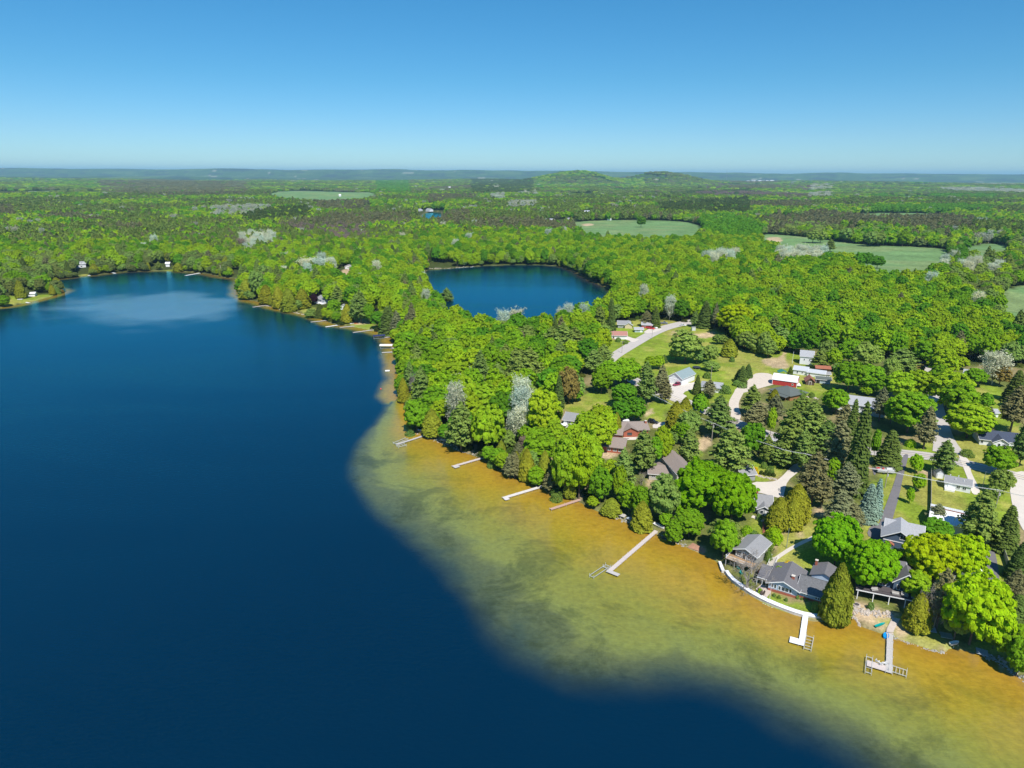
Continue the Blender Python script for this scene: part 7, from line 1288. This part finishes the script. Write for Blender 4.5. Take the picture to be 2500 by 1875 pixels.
pole('pale pole standing on the far side of the bay among the cedars', 'W', (1328, 718), 655, False, rad=.3, m=PALEBARK)
def wires(label, pts, n=3, sag=.5, r=.02):
    mb = MB()
    for k in range(n):
        off = (k - (n - 1) / 2) * .4
        for a, b in zip(pts[:-1], pts[1:]):
            d = (b - a); nn = Vector((-d.y, d.x, 0)).normalized(); prev = None
            for i in range(17):
                u = i / 16; q = a.lerp(b, u) + nn * off * .7 + Vector((0, 0, -sag * 4 * u * (1 - u) + .15))
                if prev is not None: mb.bar(prev, q, r * 2)
                prev = q
    o = mb.build('power_line', mat('pale_wire', (.78, .78, .76), .5, .05)); return tag(o, label, 'power line')
def lifted(f, x, y, h): 
    X, Y = PX(f, x, y); d = ray(X, Y); p = at(X, Y)
    for _ in range(8):
        z = hz(p.x, p.y) + h; tt = (z - CAMH) / d.z; p = Vector((d.x * tt, d.y * tt, z))
    return p
w0 = lifted('C', 975, 1060, 9); wires('bundle of power lines crossing the mid village above the trees', [w0, a1, lifted('F', 960, 570, 9.5), lifted('F', 1300, 655, 10), a2, a3, lifted('R', 2600, 960, 10)])
def fence(label, f, A, B, h, m, n=None, post=True, thick=.06, name='wooden_fence'):
    a = atf(f, *A); b = atf(f, *B); L = math.hypot(b.x - a.x, b.y - a.y); n = n or max(4, int(L / 2.4)); t = empty(name, a); tag(t, label, 'fence'); pm = None
    for i in range(n):
        u0, u1 = i / n, (i + 1) / n; p = a.lerp(b, u0); q = a.lerp(b, u1); p.z = hz(p.x, p.y); q.z = hz(q.x, q.y); p -= a; q -= a
        MB().bar(p + Vector((0, 0, h / 2 + .05)), q + Vector((0, 0, h / 2 + .05)), thick, h).build('panel', m, t); o = MB().box((0, 0, h / 2), (.12, .12, h + .2)).build('post', m, t) if pm is None else obj('post', pm, t); pm = o.data; o.location = p
    return t
FEN = mat('pale_fence_boards', (.50, .46, .40), .9, .15, 2, wave=('Z', 3, .15)); fence('long straight wooden fence dividing the two mown lawns', 'R', (853, 560), (845, 1185), 1.7, FEN); fence('long wooden fence right of the dark drive beneath the spruce', 'I', (1445, 310), (1528, 545), 1.9, FEN); fence('short fence section at the right edge under the brown pine', 'I', (1560, 660), (1600, 770), 1.9, FEN)
p = atf('J', 1848, 1030); t = empty('trampoline', p); tag(t, 'round black trampoline on the lawn behind the white pole barn', 'trampoline'); MB().tube((0, 0, .82), (0, 0, .88), 2.0, 2.0, 24).build('mat', mat('black_mat', (.03, .035, .05), .7, .1), t)
rg_ = MB()
for i in range(24): a, b = i * 6.2832 / 24, (i + 1) * 6.2832 / 24; rg_.bar((2.15 * math.cos(a), 2.15 * math.sin(a), .9), (2.15 * math.cos(b), 2.15 * math.sin(b), .9), .28, .08)
rg_.build('rim_pad', mat('dark_blue_pad', (.05, .07, .12), .6, .1), t)
for i in range(6): a = i * 1.047; MB().tube((2.1 * math.cos(a), 2.1 * math.sin(a), 0), (2.1 * math.cos(a), 2.1 * math.sin(a), .86), .035, .035, 5).build('leg', ALU, t)
def chair(label, p, rot, m, group=None):
    t = empty('adirondack_chair', p, rot); tag(t, label, 'chair', group); MB().box((0, 0, .38), (.6, .6, .06)).build('seat', m, t); b = MB()
    for i in range(5): b.bar((-.24 + .12 * i, .27, .38), (-.26 + .13 * i, .52, 1.0 + (.05 if i in (1, 2, 3) else 0)), .1, .03)
    b.build('backrest', m, t)
    for s_ in (-1, 1): MB().box((s_ * .36, .0, .62), (.12, .7, .04)).build('armrest', m, t); MB().box((s_ * .34, -.28, .3), (.07, .07, .62)).build('leg', m, t); MB().box((s_ * .32, .28, .2), (.06, .06, .42)).build('leg', m, t)
pd = atf('T', 1520, 715); 
for i_, (f_, x_, y_, rz_, lb) in enumerate((('T', 1515, 712, 2.2, 'white chair on the left of the grey dock platform'), ('T', 1570, 745, 3.0, 'white chair in the middle of the grey dock platform'), ('T', 1625, 740, 3.6, 'white chair on the right of the grey dock platform nearest the walkway'))):
    q = atf(f_, x_, y_); q = Vector((q.x, q.y, .57)); chair(lb, q, rz_, WHITE, 'white chairs on the dock')
BRC = mat('dark_brown_plastic', (.09, .06, .05), .6, .1)
for x_, y_, rz_, lb in ((1045, 1535, .5, 'dark chair nearest the seawall corner of the patio'), (1078, 1525, 2.2, 'dark chair at the back of the patio group'), (1105, 1600, .2, 'dark chair at the front of the patio group'), (1130, 1585, -1.2, 'dark chair on the right of the patio group')): q = atf('L', x_, y_); chair(lb, Vector((q.x, q.y, hz(q.x, q.y) + .12)), rz_, BRC, 'dark chairs on the patio')
p = atf('I', 150, 845); t = empty('fire_pit', (p.x, p.y, hz(p.x, p.y))); tag(t, 'round stone fire pit on the boulder terrace beside the cedar', 'fire pit'); MB().tube((0, 0, 0), (0, 0, .5), 1.0, .95, 14).build('stone_ring', ST, t); MB().tube((0, 0, .5), (0, 0, .54), .65, .65, 12).build('ash_bed', mat('ash', (.08, .07, .07), 1, .2), t)
for x_, y_, c, lb in ((1050, 1125, (.75, .09, .03), 'bright orange red chair on the grass behind the bare tree'), (640, 1120, (.0, .30, .36), 'teal chair under the bare tree'), (580, 1010, (.02, .35, .38), 'teal chair in the shade below the deck')): q = atf('L', x_, y_); chair(lb, Vector((q.x, q.y, hz(q.x, q.y))), .4, mat(lb.split()[0] + '_plastic', c, .5, .05))
for x_, y_, lb in ((865, 858, 'leftmost of the four clipped ball shrubs beside the concrete drive'), (908, 868, 'second of the four clipped ball shrubs beside the concrete drive'), (946, 874, 'third of the four clipped ball shrubs beside the concrete drive'), (986, 880, 'rightmost of the four clipped ball shrubs beside the concrete drive')):
    q = atf('F', x_, y_); o = obj('shrub', PROTO['shrub0'][2]); o.location = q; o.scale = (.52, .52, .62); o['tint'] = (.05, .085, .015); tag(o, lb, 'shrub', 'clipped ball shrubs')
# things on the little beach of the peninsula
for i_, (x_, y_, c, lb) in enumerate(((1250, 770, (.75, .75, .75), 'white kayak on the cluttered little beach, leftmost'), (1290, 768, (.7, .2, .1), 'orange kayak on the cluttered little beach'), (1330, 762, (.6, .55, .5), 'pale kayak on the cluttered little beach, rightmost'))): boat('kayak', lb, 'kayak', 'A', (x_ - 18, y_), (x_ + 18, y_ - 8), 4, 1, .45, mat('kayak_colour_%s' % 'abc'[i_], c, .4, .05), group='kayaks on the little beach')
q = atf('Q', 365, 975); t = empty('picnic_table', q, .3); tag(t, 'white table and bench set on the shore lawn of the far point', 'table'); MB().box((0, 0, .75), (4, 1.6, .1)).build('tabletop', WHITE, t)
for s_ in (-1, 1): MB().box((0, s_ * 1.3, .42), (4, .5, .08)).build('bench', WHITE, t); MB().box((s_ * 1.4, 0, .36), (.12, 2.6, .1)).build('support', WHITE, t)
q = atf('J', 1790, 345); t = empty('utility_box', q, .1); tag(t, 'grey utility cabinet standing on the lawn near the sandy track', 'cabinet'); MB().box((0, 0, 1.2), (2.6, 1.6, 2.4)).build('cabinet', mat('pale_grey_vinyl', (.55, .57, .58), .6, .06, 2), t); MB().box((0, 0, 2.45), (2.9, 1.9, .12)).build('lid', ALU, t)

# ------------------------------------------------------------------ names for every hand placed tree
LMA = np.array([(x, y) for _, x, y in LANDMARK]); rows = []
for h_ in HAND:
    sp_, x, y, hh, ww, X, Y = h_; d = np.hypot(LMA[:, 0] - x, LMA[:, 1] - y); j = int(d.argmin()); lmn, lx, ly = LANDMARK[j]; r = math.hypot(x, y); rl = math.hypot(lx, ly)
    side = (lx - x) * y / r - (ly - y) * x / r; depth_ = r - rl
    rel = ('behind' if depth_ > 0 else 'in front of') if abs(depth_) > abs(side) else ('left of' if side > 0 else 'right of')
    fam = SP[sp_][4]; size = 'tall ' if hh > 17 and sp_ not in ('big', 'bigyellow') else ('small ' if hh < 6 and 'shrub' not in sp_ else '')
    far_ = '' if d[j] < 40 else 'some way '
    lmn = ' '.join(lmn.split()[:9]); rows.append([h_, '%s%s %s%s the %s' % (size, fam, far_, rel, lmn)])
by = {}
for r_ in rows: by.setdefault(r_[1], []).append(r_)
ORD = ['leftmost', 'second from the left', 'third from the left', 'fourth from the left', 'fifth from the left', 'sixth from the left']
for k, v in by.items():
    v.sort(key=lambda q: q[0][5])
    if len(v) > 1:
        words_ = {2: 'two', 3: 'three', 4: 'four', 5: 'five', 6: 'six', 7: 'seven'}.get(len(v), 'several')
        for i, q in enumerate(v):
            o_ = 'left of the two' if len(v) == 2 and i == 0 else 'right of the two' if len(v) == 2 else ('rightmost' if i == len(v) - 1 else ORD[min(i, 5)])
            q[1] = k + ', ' + o_; q.append('%ss near the %s' % (SP[q[0][0]][4], k.split(' the ')[-1]))
for q in rows:
    sp_, x, y, hh, ww, X, Y = q[0]; lb = q[1].split()
    if len(lb) > 16: lb = [w for w in lb if w not in ('the', 'a', 'some', 'way', 'with', 'its', 'small', 'pale')]
    if len(lb) > 16: lb = lb[:11] + lb[-5:]
    add_tree(sp_, x, y, hh, ww, ' '.join(lb), q[2] if len(q) > 2 else None, parts=math.hypot(x, y) < 520)
